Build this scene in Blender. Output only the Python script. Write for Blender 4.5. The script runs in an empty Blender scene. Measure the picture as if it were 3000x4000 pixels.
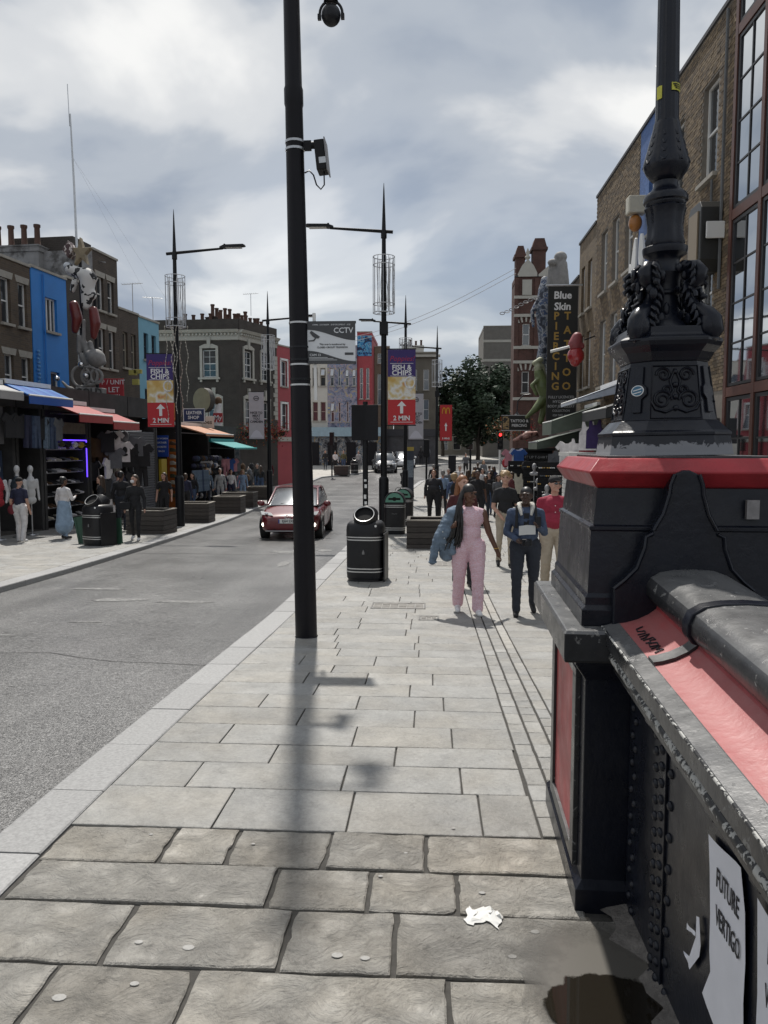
import bpy, bmesh, math, random
import numpy as np
from mathutils import Vector, Matrix, Euler
random.seed(7); R=random.Random(11); rad=math.radians
SC=bpy.context.scene; COL=SC.collection
# ---------------------------------------------------------------- camera
CAMZ=1.75
PITCH=math.atan(250/3000.); YAW=math.atan(180/3000.*math.cos(PITCH))
cd=bpy.data.cameras.new('camera'); cam=bpy.data.objects.new('camera',cd); COL.objects.link(cam)
cam.location=(0,0,CAMZ); cam.rotation_euler=(rad(90)-PITCH,0,YAW)
cd.sensor_fit='HORIZONTAL'; cd.sensor_width=36; cd.lens=36.0; cd.clip_start=.05; cd.clip_end=2000
SC.camera=cam
SC.render.resolution_x=768; SC.render.resolution_y=1024
# ---------------------------------------------------------------- sky
SUN_EL=rad(58); SUN_AZ=rad(10)      # azimuth to the left of +Y
w=bpy.data.worlds.new('World'); SC.world=w; w.use_nodes=True
nt=w.node_tree; N=nt.nodes; L=nt.links; N.clear()
out=N.new('ShaderNodeOutputWorld'); bg=N.new('ShaderNodeBackground'); bg.inputs[1].default_value=.1
sky=N.new('ShaderNodeTexSky'); sky.sky_type='NISHITA'; sky.sun_disc=False
sky.sun_elevation=SUN_EL; sky.sun_rotation=-SUN_AZ; sky.dust_density=2.0; sky.air_density=1.2
tc=N.new('ShaderNodeTexCoord')
sep=N.new('ShaderNodeSeparateXYZ'); L.new(tc.outputs['Generated'],sep.inputs[0])
def wm(op,a,b=None):
    n=N.new('ShaderNodeMath'); n.operation=op
    for i,v in enumerate((a,b)):
        if v is None: continue
        if isinstance(v,(int,float)): n.inputs[i].default_value=v
        else: L.new(v,n.inputs[i])
    return n.outputs[0]
zc=wm('ADD',wm('MAXIMUM',sep.outputs['Z'],0),.22)
cmb=N.new('ShaderNodeCombineXYZ'); L.new(wm('DIVIDE',sep.outputs['X'],zc),cmb.inputs[0]); L.new(wm('DIVIDE',sep.outputs['Y'],zc),cmb.inputs[1])
def wnoise(scale,det,rough,off,dist=0):
    m=N.new('ShaderNodeMapping'); m.inputs['Location'].default_value=off; L.new(cmb.outputs[0],m.inputs[0])
    n=N.new('ShaderNodeTexNoise'); n.inputs['Scale'].default_value=scale; n.inputs['Detail'].default_value=det
    n.inputs['Roughness'].default_value=rough; n.inputs['Distortion'].default_value=dist; L.new(m.outputs[0],n.inputs['Vector']); return n.outputs['Fac']
def wramp(fac,stops):
    r=N.new('ShaderNodeValToRGB'); L.new(fac,r.inputs[0]); e=r.color_ramp.elements
    while len(e)<len(stops): e.new(.5)
    for i,(p,c) in enumerate(stops): e[i].position=p; e[i].color=(*c,1)
    r.color_ramp.interpolation='EASE'; return r.outputs[0]
CLOUD_OFF=(12.2,7.7,0)
n1=wnoise(1.35,6,.47,CLOUD_OFF,.3); n2=wnoise(.55,3,.45,(7.3,2.2,0))
cov=wramp(n2,[(.30,(.7,)*3),(.52,(1,)*3)])
ccol=wramp(n1,[(.38,(3.3,3.85,4.75)),(.475,(4.7,5.15,5.8)),(.54,(7.0,7.2,7.45)),(.63,(9.4,9.4,9.3))])
mx=N.new('ShaderNodeMixRGB'); L.new(cov,mx.inputs[0]); L.new(sky.outputs[0],mx.inputs[1]); L.new(ccol,mx.inputs[2])
L.new(mx.outputs[0],bg.inputs[0]); L.new(bg.outputs[0],out.inputs[0])
# ---------------------------------------------------------------- sun
sd=bpy.data.lights.new('sun','SUN'); sd.energy=4.6; sd.angle=rad(1.2); sd.color=(1,.955,.89)
so=bpy.data.objects.new('sun',sd); COL.objects.link(so); so.location=(0,0,40)
SUNV=Vector((-math.sin(SUN_AZ)*math.cos(SUN_EL),math.cos(SUN_AZ)*math.cos(SUN_EL),math.sin(SUN_EL)))
so.rotation_euler=SUNV.to_track_quat('Z','Y').to_euler()
SC.view_settings.view_transform='Standard'; SC.view_settings.look='None'; SC.view_settings.exposure=0.0; SC.view_settings.gamma=1
SC.cycles.use_denoising=True
SC.cycles.max_bounces=6; SC.cycles.transparent_max_bounces=8; SC.cycles.caustics_reflective=False; SC.cycles.caustics_refractive=False
# ---------------------------------------------------------------- terrain profile
_PY=[-40,-5,0,4,9.6,18,28,40,48,63,77,120,400,1500]; _PZ=[.0,.02,0,-.07,-.36,-.60,-.87,-.95,-.90,-.2,.25,1.2,2,2]
_ys=np.linspace(-40,1500,7701); _zs=np.interp(_ys,_PY,_PZ)
_k=np.exp(-np.linspace(-2,2,21)**2); _k/=_k.sum(); _zs=np.convolve(np.pad(_zs,10,'edge'),_k,'valid')
def gz(y): return float(np.interp(y,_ys,_zs))
PAVE=.0    # pavement surface lies on the profile; the road 0.1 m lower
ROADZ=-.10
# ---------------------------------------------------------------- materials
_M={}
def M(name,col,rough=.6,metal=0,var=.0,scale=6,bump=0,bscale=None,spec=.5,rnd=0,emit=None,estr=1,trans=0,coat=0,dirt=None,dscale=3,damt=.5,stretch=None,alpha=1,sheen=0):
    if name in _M: return _M[name]
    m=bpy.data.materials.new(name); m.use_nodes=True; nt=m.node_tree; n=nt.nodes; l=nt.links
    b=n['Principled BSDF']; b.inputs['Base Color'].default_value=(*col,1); b.inputs['Roughness'].default_value=rough; b.inputs['Metallic'].default_value=metal
    b.inputs['Specular IOR Level'].default_value=spec
    if coat: b.inputs['Coat Weight'].default_value=coat; b.inputs['Coat Roughness'].default_value=.06
    if trans: b.inputs['Transmission Weight'].default_value=trans
    if sheen: b.inputs['Sheen Weight'].default_value=sheen
    if alpha<1: b.inputs['Alpha'].default_value=alpha
    if emit: b.inputs['Emission Color'].default_value=(*emit,1); b.inputs['Emission Strength'].default_value=estr
    if var or bump or dirt or rnd:
        t=n.new('ShaderNodeTexCoord'); v=t.outputs['Object']
        if stretch:
            mp=n.new('ShaderNodeMapping'); mp.inputs['Scale'].default_value=stretch; l.new(v,mp.inputs[0]); v=mp.outputs[0]
        cur=None
        def nz(s,d=5,r=.6):
            q=n.new('ShaderNodeTexNoise'); q.inputs['Scale'].default_value=s; q.inputs['Detail'].default_value=d; q.inputs['Roughness'].default_value=r; l.new(v,q.inputs['Vector']); return q
        if var:
            q=nz(scale); h=n.new('ShaderNodeMapRange'); h.inputs[1].default_value=.25; h.inputs[2].default_value=.75; h.inputs[3].default_value=1-var; h.inputs[4].default_value=1+var; l.new(q.outputs['Fac'],h.inputs[0])
            mm=n.new('ShaderNodeVectorMath'); mm.operation='SCALE'; mm.inputs[0].default_value=col; l.new(h.outputs[0],mm.inputs['Scale']); cur=mm.outputs[0]
        if rnd:
            oi=n.new('ShaderNodeObjectInfo'); h=n.new('ShaderNodeMapRange'); h.inputs[3].default_value=1-rnd; h.inputs[4].default_value=1+rnd; l.new(oi.outputs['Random'],h.inputs[0])
            mm=n.new('ShaderNodeVectorMath'); mm.operation='SCALE'; l.new(h.outputs[0],mm.inputs['Scale'])
            if cur: l.new(cur,mm.inputs[0])
            else: mm.inputs[0].default_value=col
            cur=mm.outputs[0]
        if dirt:
            q=nz(dscale,6,.7); r=n.new('ShaderNodeValToRGB'); r.color_ramp.elements[0].position=.60-damt*.3; r.color_ramp.elements[1].position=.70-damt*.2; l.new(q.outputs['Fac'],r.inputs[0])
            mx=n.new('ShaderNodeMixRGB'); l.new(r.outputs[0],mx.inputs[0]); mx.inputs[2].default_value=(*dirt,1)
            if cur: l.new(cur,mx.inputs[1])
            else: mx.inputs[1].default_value=(*col,1)
            cur=mx.outputs[0]
        if cur: l.new(cur,b.inputs['Base Color'])
        if bump:
            q=nz(bscale or scale*4); bp=n.new('ShaderNodeBump'); bp.inputs['Strength'].default_value=bump; bp.inputs['Distance'].default_value=.02; l.new(q.outputs['Fac'],bp.inputs['Height']); l.new(bp.outputs[0],b.inputs['Normal'])
    _M[name]=m; return m
def brickmat(name,c1,c2,mortar,bw=.215,bh=.075,rough=.85,soot=.35,objspace=True):
    if name in _M: return _M[name]
    m=bpy.data.materials.new(name); m.use_nodes=True; nt=m.node_tree; n=nt.nodes; l=nt.links; b=n['Principled BSDF']; b.inputs['Roughness'].default_value=rough
    t=n.new('ShaderNodeTexCoord'); sp=n.new('ShaderNodeSeparateXYZ'); l.new(t.outputs['Object'],sp.inputs[0])
    ad=n.new('ShaderNodeMath'); l.new(sp.outputs[0],ad.inputs[0]); l.new(sp.outputs[1],ad.inputs[1])
    cb=n.new('ShaderNodeCombineXYZ'); l.new(ad.outputs[0],cb.inputs[0]); l.new(sp.outputs[2],cb.inputs[1])
    br=n.new('ShaderNodeTexBrick'); l.new(cb.outputs[0],br.inputs['Vector']); br.inputs['Scale'].default_value=1
    br.inputs['Brick Width'].default_value=bw+.01; br.inputs['Row Height'].default_value=bh; br.inputs['Mortar Size'].default_value=.006; br.inputs['Bias'].default_value=0
    br.inputs['Color1'].default_value=(*c1,1); br.inputs['Color2'].default_value=(*c2,1); br.inputs['Mortar'].default_value=(*mortar,1)
    q=n.new('ShaderNodeTexNoise'); q.inputs['Scale'].default_value=1.1; q.inputs['Detail'].default_value=6; q.inputs['Roughness'].default_value=.65; l.new(t.outputs['Object'],q.inputs['Vector'])
    h=n.new('ShaderNodeMapRange'); h.inputs[1].default_value=.3; h.inputs[2].default_value=.7; h.inputs[3].default_value=1-soot; h.inputs[4].default_value=1.12; l.new(q.outputs['Fac'],h.inputs[0])
    mm=n.new('ShaderNodeVectorMath'); mm.operation='SCALE'; l.new(br.outputs['Color'],mm.inputs[0]); l.new(h.outputs[0],mm.inputs['Scale']); l.new(mm.outputs[0],b.inputs['Base Color'])
    bp=n.new('ShaderNodeBump'); bp.inputs['Strength'].default_value=.5; bp.inputs['Distance'].default_value=.01; bp.invert=True; l.new(br.outputs['Fac'],bp.inputs['Height']); l.new(bp.outputs[0],b.inputs['Normal'])
    _M[name]=m; return m
def patchmat(name,stops,scale=3,rough=.6,kind='voronoi',seed=0,dist=0,bump=0):
    """multi-coloured paint or print: noise/voronoi through a constant ramp"""
    if name in _M: return _M[name]
    m=bpy.data.materials.new(name); m.use_nodes=True; nt=m.node_tree; n=nt.nodes; l=nt.links; b=n['Principled BSDF']; b.inputs['Roughness'].default_value=rough
    t=n.new('ShaderNodeTexCoord'); mp=n.new('ShaderNodeMapping'); mp.inputs['Location'].default_value=(seed*3.1,seed*1.7,seed); l.new(t.outputs['Object'],mp.inputs[0])
    q=n.new('ShaderNodeTexNoise'); q.inputs['Scale'].default_value=scale; q.inputs['Detail'].default_value=2.5; q.inputs['Distortion'].default_value=dist; l.new(mp.outputs[0],q.inputs['Vector'])
    r=n.new('ShaderNodeValToRGB'); r.color_ramp.interpolation='CONSTANT' if kind=='voronoi' else 'LINEAR'; e=r.color_ramp.elements
    while len(e)<len(stops): e.new(.5)
    for i,(p,c) in enumerate(stops): e[i].position=p; e[i].color=(*c,1)
    l.new(q.outputs['Fac'],r.inputs[0]); l.new(r.outputs[0],b.inputs['Base Color'])
    if bump:
        bp=n.new('ShaderNodeBump'); bp.inputs['Strength'].default_value=bump; l.new(q.outputs['Fac'],bp.inputs['Height']); l.new(bp.outputs[0],b.inputs['Normal'])
    _M[name]=m; return m
BLK=M('black_paint',(.008,.009,.012),.36,var=.25,scale=5,bump=.06,bscale=60,spec=.3)
BLKM=M('black_matt',(.010,.010,.012),.6,var=.2,scale=6,spec=.25)
GLASS=M('dark_glass',(.11,.12,.13),.06,metal=.65)
WHITE=M('white_paint',(.72,.72,.70),.5,var=.08,scale=4)
SILL=M('stone_sill',(.34,.32,.28),.8,var=.2,scale=5)
METAL=M('galvanised',(.45,.46,.47),.38,metal=.9,var=.15,scale=9)
LEAD=M('lead_grey',(.12,.125,.13),.7,var=.2,scale=3)
# ---------------------------------------------------------------- objects
def props(o,label=None,cat=None,group=None,kind=None):
    if label: o['label']=label
    if cat: o['category']=cat
    if group: o['group']=group
    if kind: o['kind']=kind
    return o
def thing(name,loc=(0,0,0),rz=0,label=None,cat=None,group=None,rot=None):
    o=bpy.data.objects.new(name,None); COL.objects.link(o); o.empty_display_size=.1; o.location=loc
    o.rotation_euler=rot if rot else (0,0,rz)
    return props(o,label,cat,group)
def copy_tree(o,loc=None,rz=None,label=None,group=None,parent=None,scale=None):
    c=o.copy(); COL.objects.link(c); c.parent=parent
    if loc is not None: c.location=loc
    if rz is not None: c.rotation_euler=(0,0,rz)
    if scale is not None: c.scale=(scale,)*3 if isinstance(scale,(int,float)) else scale
    if label: c['label']=label
    if group: c['group']=group
    for ch in o.children: copy_tree(ch,parent=c)
    return c
class MB:
    """collects faces of one mesh"""
    def __init__(s): s.v=[]; s.f=[]; s.mi=[]; s.cur=0
    def add(s,vs,fs):
        b=len(s.v); s.v.extend([tuple(p) for p in vs]); s.f.extend([tuple(i+b for i in q) for q in fs]); s.mi.extend([s.cur]*len(fs)); return s
    def box(s,x0,x1,y0,y1,z0,z1,m=None):
        vs=[(x,y,z) for z in (z0,z1) for (x,y) in ((x0,y0),(x1,y0),(x1,y1),(x0,y1))]
        if m is not None: vs=[tuple(m@Vector(p)) for p in vs]
        return s.add(vs,[(3,2,1,0),(4,5,6,7),(0,1,5,4),(1,2,6,5),(2,3,7,6),(3,0,4,7)])
    def cbox(s,c,d,m=None):
        x,y,z=c; a,b,h=d; return s.box(x-a/2,x+a/2,y-b/2,y+b/2,z-h/2,z+h/2,m)
    def quad(s,a,b,c,d): return s.add([a,b,c,d],[(0,1,2,3)])
    def loft(s,rings,caps=True,closed=True):
        n=len(rings[0]); vs=[p for r in rings for p in r]; fs=[]
        for i in range(len(rings)-1):
            for j in range(n if closed else n-1):
                k=(j+1)%n; fs.append((i*n+j,i*n+k,(i+1)*n+k,(i+1)*n+j))
        if caps and closed: fs.append(tuple(range(n-1,-1,-1))); fs.append(tuple((len(rings)-1)*n+j for j in range(n)))
        return s.add(vs,fs)
    def lathe(s,prof,n=24,c=(0,0),sx=1,sy=1,pw=2.0,rot=0):
        rings=[]
        for r,z in prof:
            ring=[]
            for k in range(n):
                a=2*math.pi*k/n+rot; ca,sa=math.cos(a),math.sin(a); q=(abs(ca)**pw+abs(sa)**pw)**(-1/pw)
                ring.append((c[0]+r*sx*ca*q,c[1]+r*sy*sa*q,z))
            rings.append(ring)
        return s.loft(rings)
    def tube(s,pts,r,n=8,caps=True):
        pts=[Vector(p) for p in pts]; rs=r if isinstance(r,(list,tuple)) else [r]*len(pts); rings=[]; up=None
        for i,p in enumerate(pts):
            d=(pts[min(i+1,len(pts)-1)]-pts[max(i-1,0)]).normalized()
            if up is None: up=Vector((0,0,1)) if abs(d.z)<.9 else Vector((1,0,0))
            a=d.cross(up); a=a.normalized() if a.length>1e-6 else d.orthogonal().normalized(); b=a.cross(d).normalized(); up=b
            rings.append([tuple(p+(a*math.cos(2*math.pi*k/n)+b*math.sin(2*math.pi*k/n))*rs[i]) for k in range(n)])
        return s.loft(rings,caps)
    def prism(s,poly,d0,d1,axis='y'):
        """poly in the other two axes, extruded along axis"""
        def P(a,b,d): return {'y':(a,d,b),'x':(d,a,b),'z':(a,b,d)}[axis]
        return s.loft([[P(a,b,d0) for a,b in poly],[P(a,b,d1) for a,b in poly]])
    def ell(s,c,r,n=12,m=8,mat=None):
        rings=[]
        for i in range(m+1):
            t=math.pi*i/m-math.pi/2; rr=max(math.cos(t),.02)
            ring=[(c[0]+r[0]*rr*math.cos(2*math.pi*k/n),c[1]+r[1]*rr*math.sin(2*math.pi*k/n),c[2]+r[2]*math.sin(t)) for k in range(n)]
            if mat is not None: ring=[tuple(mat@Vector(p)) for p in ring]
            rings.append(ring)
        return s.loft(rings)
    def mesh(s,name,smooth=False):
        me=bpy.data.meshes.new(name); me.from_pydata(s.v,[],s.f); me.validate(verbose=False)
        if any(s.mi) and len(me.polygons)==len(s.mi): me.polygons.foreach_set('material_index',s.mi)
        bm=bmesh.new(); bm.from_mesh(me); bmesh.ops.recalc_face_normals(bm,faces=bm.faces); bm.to_mesh(me); bm.free()
        if smooth: smoothen(me,smooth)
        return me
    def build(s,name,mat,parent=None,smooth=False,loc=None,rz=0,bevel=0):
        o=obj(name,s.mesh(name,smooth),mat,parent,loc,rz)
        if bevel: b=o.modifiers.new('bevel','BEVEL'); b.width=bevel; b.segments=2; b.limit_method='ANGLE'; b.angle_limit=rad(40)
        return o
def smoothen(me,ang=40):
    if ang is True: ang=40
    bm=bmesh.new(); bm.from_mesh(me)
    for f in bm.faces: f.smooth=True
    for e in bm.edges:
        if len(e.link_faces)==2 and e.calc_face_angle(0)>rad(ang): e.smooth=False
    bm.to_mesh(me); bm.free()
def obj(name,me,mat,parent=None,loc=None,rz=0):
    o=bpy.data.objects.new(name,me); COL.objects.link(o)
    for m in (mat if isinstance(mat,(list,tuple)) else [mat]):
        if m: me.materials.append(m)
    if parent: o.parent=parent
    if loc is not None: o.location=loc
    if rz: o.rotation_euler=(0,0,rz)
    return o
def inst(name,src,parent,loc,rot=None,scale=None):
    o=bpy.data.objects.new(name,src); COL.objects.link(o); o.parent=parent; o.location=loc
    if rot: o.rotation_euler=rot
    if scale: o.scale=scale
    return o
_TM={}
def text_mesh(s,size,ext=.002,bold=0,shear=0,align='CENTER',sx=1,space=1):
    key=(s,size,ext,bold,shear,align,sx,space)
    if key in _TM: return _TM[key]
    c=bpy.data.curves.new('text','FONT'); c.body=s; c.size=size; c.extrude=ext; c.offset=bold; c.shear=shear; c.align_x=align; c.align_y='CENTER'; c.resolution_u=2; c.space_character=space
    o=bpy.data.objects.new('text',c); COL.objects.link(o)
    me=bpy.data.meshes.new_from_object(o.evaluated_get(bpy.context.evaluated_depsgraph_get())); bpy.data.objects.remove(o); bpy.data.curves.remove(c)
    if sx!=1: me.transform(Matrix.Diagonal((sx,1,1,1)))
    me.materials.clear(); _TM[key]=me; return me
def text(s,size,mat,parent,loc,rot=(rad(90),0,0),name='lettering',**k):
    """text faces local -Y by default"""
    me=text_mesh(s,size,**k).copy(); o=obj(name,me,mat,parent,loc); o.rotation_euler=rot; return o
# ================================================================ GROUND
def sheet(name,xs,ys,zoff,mat,kind='structure',inside=None):
    vs=[(x,y,gz(y)+zoff) for y in ys for x in xs]; n=len(xs); fs=[]
    for j in range(len(ys)-1):
        for i in range(n-1): fs.append((j*n+i,j*n+i+1,(j+1)*n+i+1,(j+1)*n+i))
    me=bpy.data.meshes.new(name); me.from_pydata(vs,[],fs); me.polygons.foreach_set('use_smooth',[True]*len(fs)); o=obj(name,me,mat)
    return props(o,kind=kind)
YS=[-40,-20,-10,-6]+[x*.5-4 for x in range(0,180)]+[90,100,110,120,150,200,300,400,700,1500]
EARTH=M('earth',(.10,.095,.085),.95,var=.2,scale=.5)
gnd=sheet('ground',[-1500,-400,-100,-40,-20,0,20,40,100,400,1500],YS,-.30,EARTH)
def roadmat():
    m=bpy.data.materials.new('asphalt'); m.use_nodes=True; nt=m.node_tree; n=nt.nodes; l=nt.links; b=n['Principled BSDF']; b.inputs['Roughness'].default_value=.62
    t=n.new('ShaderNodeTexCoord')
    def nz(s,d,r,st=None):
        v=t.outputs['Object']
        if st: mp=n.new('ShaderNodeMapping'); mp.inputs['Scale'].default_value=st; l.new(v,mp.inputs[0]); v=mp.outputs[0]
        q=n.new('ShaderNodeTexNoise'); q.inputs['Scale'].default_value=s; q.inputs['Detail'].default_value=d; q.inputs['Roughness'].default_value=r; l.new(v,q.inputs['Vector']); return q.outputs['Fac']
    def mr(f,a,b_,c,d): h=n.new('ShaderNodeMapRange'); h.inputs[1].default_value=a; h.inputs[2].default_value=b_; h.inputs[3].default_value=c; h.inputs[4].default_value=d; l.new(f,h.inputs[0]); return h.outputs[0]
    def mul(a,b_): q=n.new('ShaderNodeMath'); q.operation='MULTIPLY'; l.new(a,q.inputs[0]); l.new(b_,q.inputs[1]); return q.outputs[0]
    agg=mr(nz(75,2,.7),.36,.64,.35,1.8); big=mr(nz(.35,4,.6),.3,.7,.82,1.2); trk=mr(nz(1.6,3,.6,(1,.08,1)),.35,.65,.85,1.15)
    spots=mr(nz(4.5,2,.5),.70,.74,1,1.5)
    agg2=mr(nz(24,3,.7),.36,.64,.68,1.34); k=mul(mul(mul(mul(agg,agg2),big),trk),spots); s=n.new('ShaderNodeVectorMath'); s.operation='SCALE'; s.inputs[0].default_value=(.108,.107,.105); l.new(k,s.inputs['Scale']); l.new(s.outputs[0],b.inputs['Base Color'])
    l.new(mr(nz(.6,4,.6),.3,.7,.27,.42),b.inputs['Roughness'])
    bp=n.new('ShaderNodeBump'); bp.inputs['Strength'].default_value=.6; bp.inputs['Distance'].default_value=.01; l.new(nz(85,2,.6),bp.inputs['Height']); l.new(bp.outputs[0],b.inputs['Normal'])
    return m
road=sheet('road',[-60,-30,-15,-7,-4.5,-2,0,10,30,60],[y for y in YS if -7<y<160],ROADZ,roadmat())
# tar seams and worn paint on the road
sm=MB()
def seam(b,pts,w,z):
    for (x0,y0),(x1,y1) in zip(pts,pts[1:]):
        dx,dy=x1-x0,y1-y0; q=math.hypot(dx,dy); nx,ny=-dy/q*w/2,dx/q*w/2
        b.quad((x0-nx,y0-ny,gz(y0)+z),(x1-nx,y1-ny,gz(y1)+z),(x1+nx,y1+ny,gz(y1)+z),(x0+nx,y0+ny,gz(y0)+z))
seam(sm,[(-4.9,7.6),(-4.4,7.5),(-3.9,7.55),(-3.5,7.35),(-3.1,7.2),(-2.7,7.18),(-2.1,7.1)],.012,ROADZ+.004)
seam(sm,[(-6.7,17.2),(-5.5,17.3),(-4.3,17.15),(-3.2,17.2),(-2.1,17.1)],.03,ROADZ+.004)
sm.build('tar_seam',M('tar',(.02,.02,.02),.5),road)
pm=MB()
for x,y,a,b_ in [(-4.6,11.0,.5,.16),(-5.3,12.0,.5,.12),(-3.6,10.9,.45,.14),(-3.3,17.8,.5,.3),(-2.5,18.2,.25,.25),(-4.3,9.3,.3,.05),(-5.0,8.4,.35,.04),(-3.0,15.5,.12,.5)]:
    ring=[(x+a*math.cos(t*.5236)*R.uniform(.6,1.1),y+b_*math.sin(t*.5236)*R.uniform(.6,1.1)) for t in range(12)]
    pm.add([(p,q,gz(q)+ROADZ+.005) for p,q in ring],[tuple(range(12))])
pm.build('worn_paint',M('worn_paint',(.22,.22,.21),.7,var=.3,scale=20,dirt=(.1,.1,.1),dscale=14,damt=.7),road)
# crossing lines and box at the junction
cm=MB()
for y,x0,x1 in [(38.5,-7.4,-2.1),(40.6,-7.4,-2.1),(44.0,-7.8,-1.9),(51,-8,-1.2)]: seam(cm,[(x0,y),((x0+x1)/2,y),(x1,y+.1)],.16,ROADZ+.005)
cm.build('crossing_line',M('road_line',(.36,.36,.35),.6,var=.25,scale=12,dirt=(.14,.14,.14),dscale=9,damt=.5),road)
# ---------------------------------------------------------------- pavements (sheet under the slabs)
JOINT=M('joint_sand',(.055,.052,.047),.95,var=.3,scale=30,bump=.2)
def poly_pave(name,kerb,inner,zoff,mat):
    """kerb: list (x,y) with rising y; inner: x of the other side"""
    ys=sorted(set([y for _,y in kerb]+[y for y in YS if kerb[0][1]<y<kerb[-1][1]])); kx=np.interp(ys,[p[1] for p in kerb],[p[0] for p in kerb]); b=MB()
    for i in range(len(ys)-1):
        a0,a1=kx[i],kx[i+1]; y0,y1=ys[i],ys[i+1]
        i0=inner(y0+.001); 
        for t in range(4):
            f=lambda a,q:a+(i0-a)*q
            b.quad((f(a0,t/4),y0,gz(y0)+zoff),(f(a1,t/4),y1,gz(y1)+zoff),(f(a1,(t+1)/4),y1,gz(y1)+zoff),(f(a0,(t+1)/4),y0,gz(y0)+zoff))
    o=b.build(name,mat); return props(o,kind='structure')
KR=[(-1.73,-5),(-1.73,36),(-1.6,42),(-1.2,48),(-.4,54.9),(1.8,59),(6.3,66),(14.3,76),(30,90),(60,120)]
KL=[(-7.02,-5),(-7.02,14),(-7.2,18.6),(-7.85,30.6),(-8.6,45),(-8.7,55),(-8.5,58),(-7.1,60.3),(-4.2,65.1),(.2,74.3),(7.7,86.3),(20,98.3),(40,120)]
pav=poly_pave('pavement',KR,lambda y:.95 if y<3.85 else 60,-.014,JOINT)
pavl=poly_pave('pavement',KL,lambda y:-60,-.006,M('far_paving',(.36,.345,.315),.75,var=.22,scale=2.5,bump=.1))
# kerb stones
GRAN=M('granite_kerb',(.27,.27,.268),.6,var=.28,scale=55,bump=.12,bscale=90,rnd=.09)
def kerbstone(name,p,q,wd,side,parent,dz=0):
    (x0,y0),(x1,y1)=p,q; dx,dy=x1-x0,y1-y0; l=math.hypot(dx,dy); ux,uy=dx/l,dy/l; nx,ny=(uy*side,-ux*side); g=.004; b=MB()
    def P(t,s,z): x=x0+ux*t+nx*s; y=y0+uy*t+ny*s; return (x,y,gz(y)+z+dz)
    prof=[(0,-.22),(0,-.018),(.006,-.006),(.018,0),(wd-.008,0),(wd,-.006),(wd,-.22)]
    b.loft([[P(t,s,z) for s,z in prof] for t in (g,l-g)]); return b.build(name,GRAN,parent)
kj=[-.2,.5,1.22,1.9,2.55,3.2,3.87,4.58,5.34,6.05,6.76]+[6.76+.74*i for i in range(1,41)]
for a,b_ in zip(kj,kj[1:]): kerbstone('kerb_stone',(-2.03,a),(-2.03,b_),.296,1,pav,R.uniform(-.003,.003))
def along(pts,step):
    out=[]; 
    for (x0,y0),(x1,y1) in zip(pts,pts[1:]):
        l=math.hypot(x1-x0,y1-y0); n=max(1,round(l/step)); out+= [(x0+(x1-x0)*i/n,y0+(y1-y0)*i/n) for i in range(n)]
    return out+[pts[-1]]
kl=[(x+.3,y) for x,y in KL]; pts=along([(kl[0][0],8)]+kl[1:6],.92)
for a,b_ in zip(pts,pts[1:]): kerbstone('kerb_stone',a,b_,.3,-1,pavl,R.uniform(-.003,.003))
fk=MB()
for par,pts,sd in ((pav,along([(x-.3,y) for x,y in KR[1:9]],1),1),(pavl,along(kl[5:12],1),-1)):
    b=MB()
    for (x0,y0),(x1,y1) in zip(pts,pts[1:]):
        l=math.hypot(x1-x0,y1-y0); nx,ny=((y1-y0)/l*sd*.3,-(x1-x0)/l*sd*.3)
        b.loft([[(x,y,gz(y)-.22),(x,y,gz(y)),(x+nx,y+ny,gz(y)+.001),(x+nx,y+ny,gz(y)-.22)] for x,y in ((x0,y0),(x1,y1))],caps=False)
    o=b.build('kerb_run',GRAN,par); o['kind']='stuff'
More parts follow.
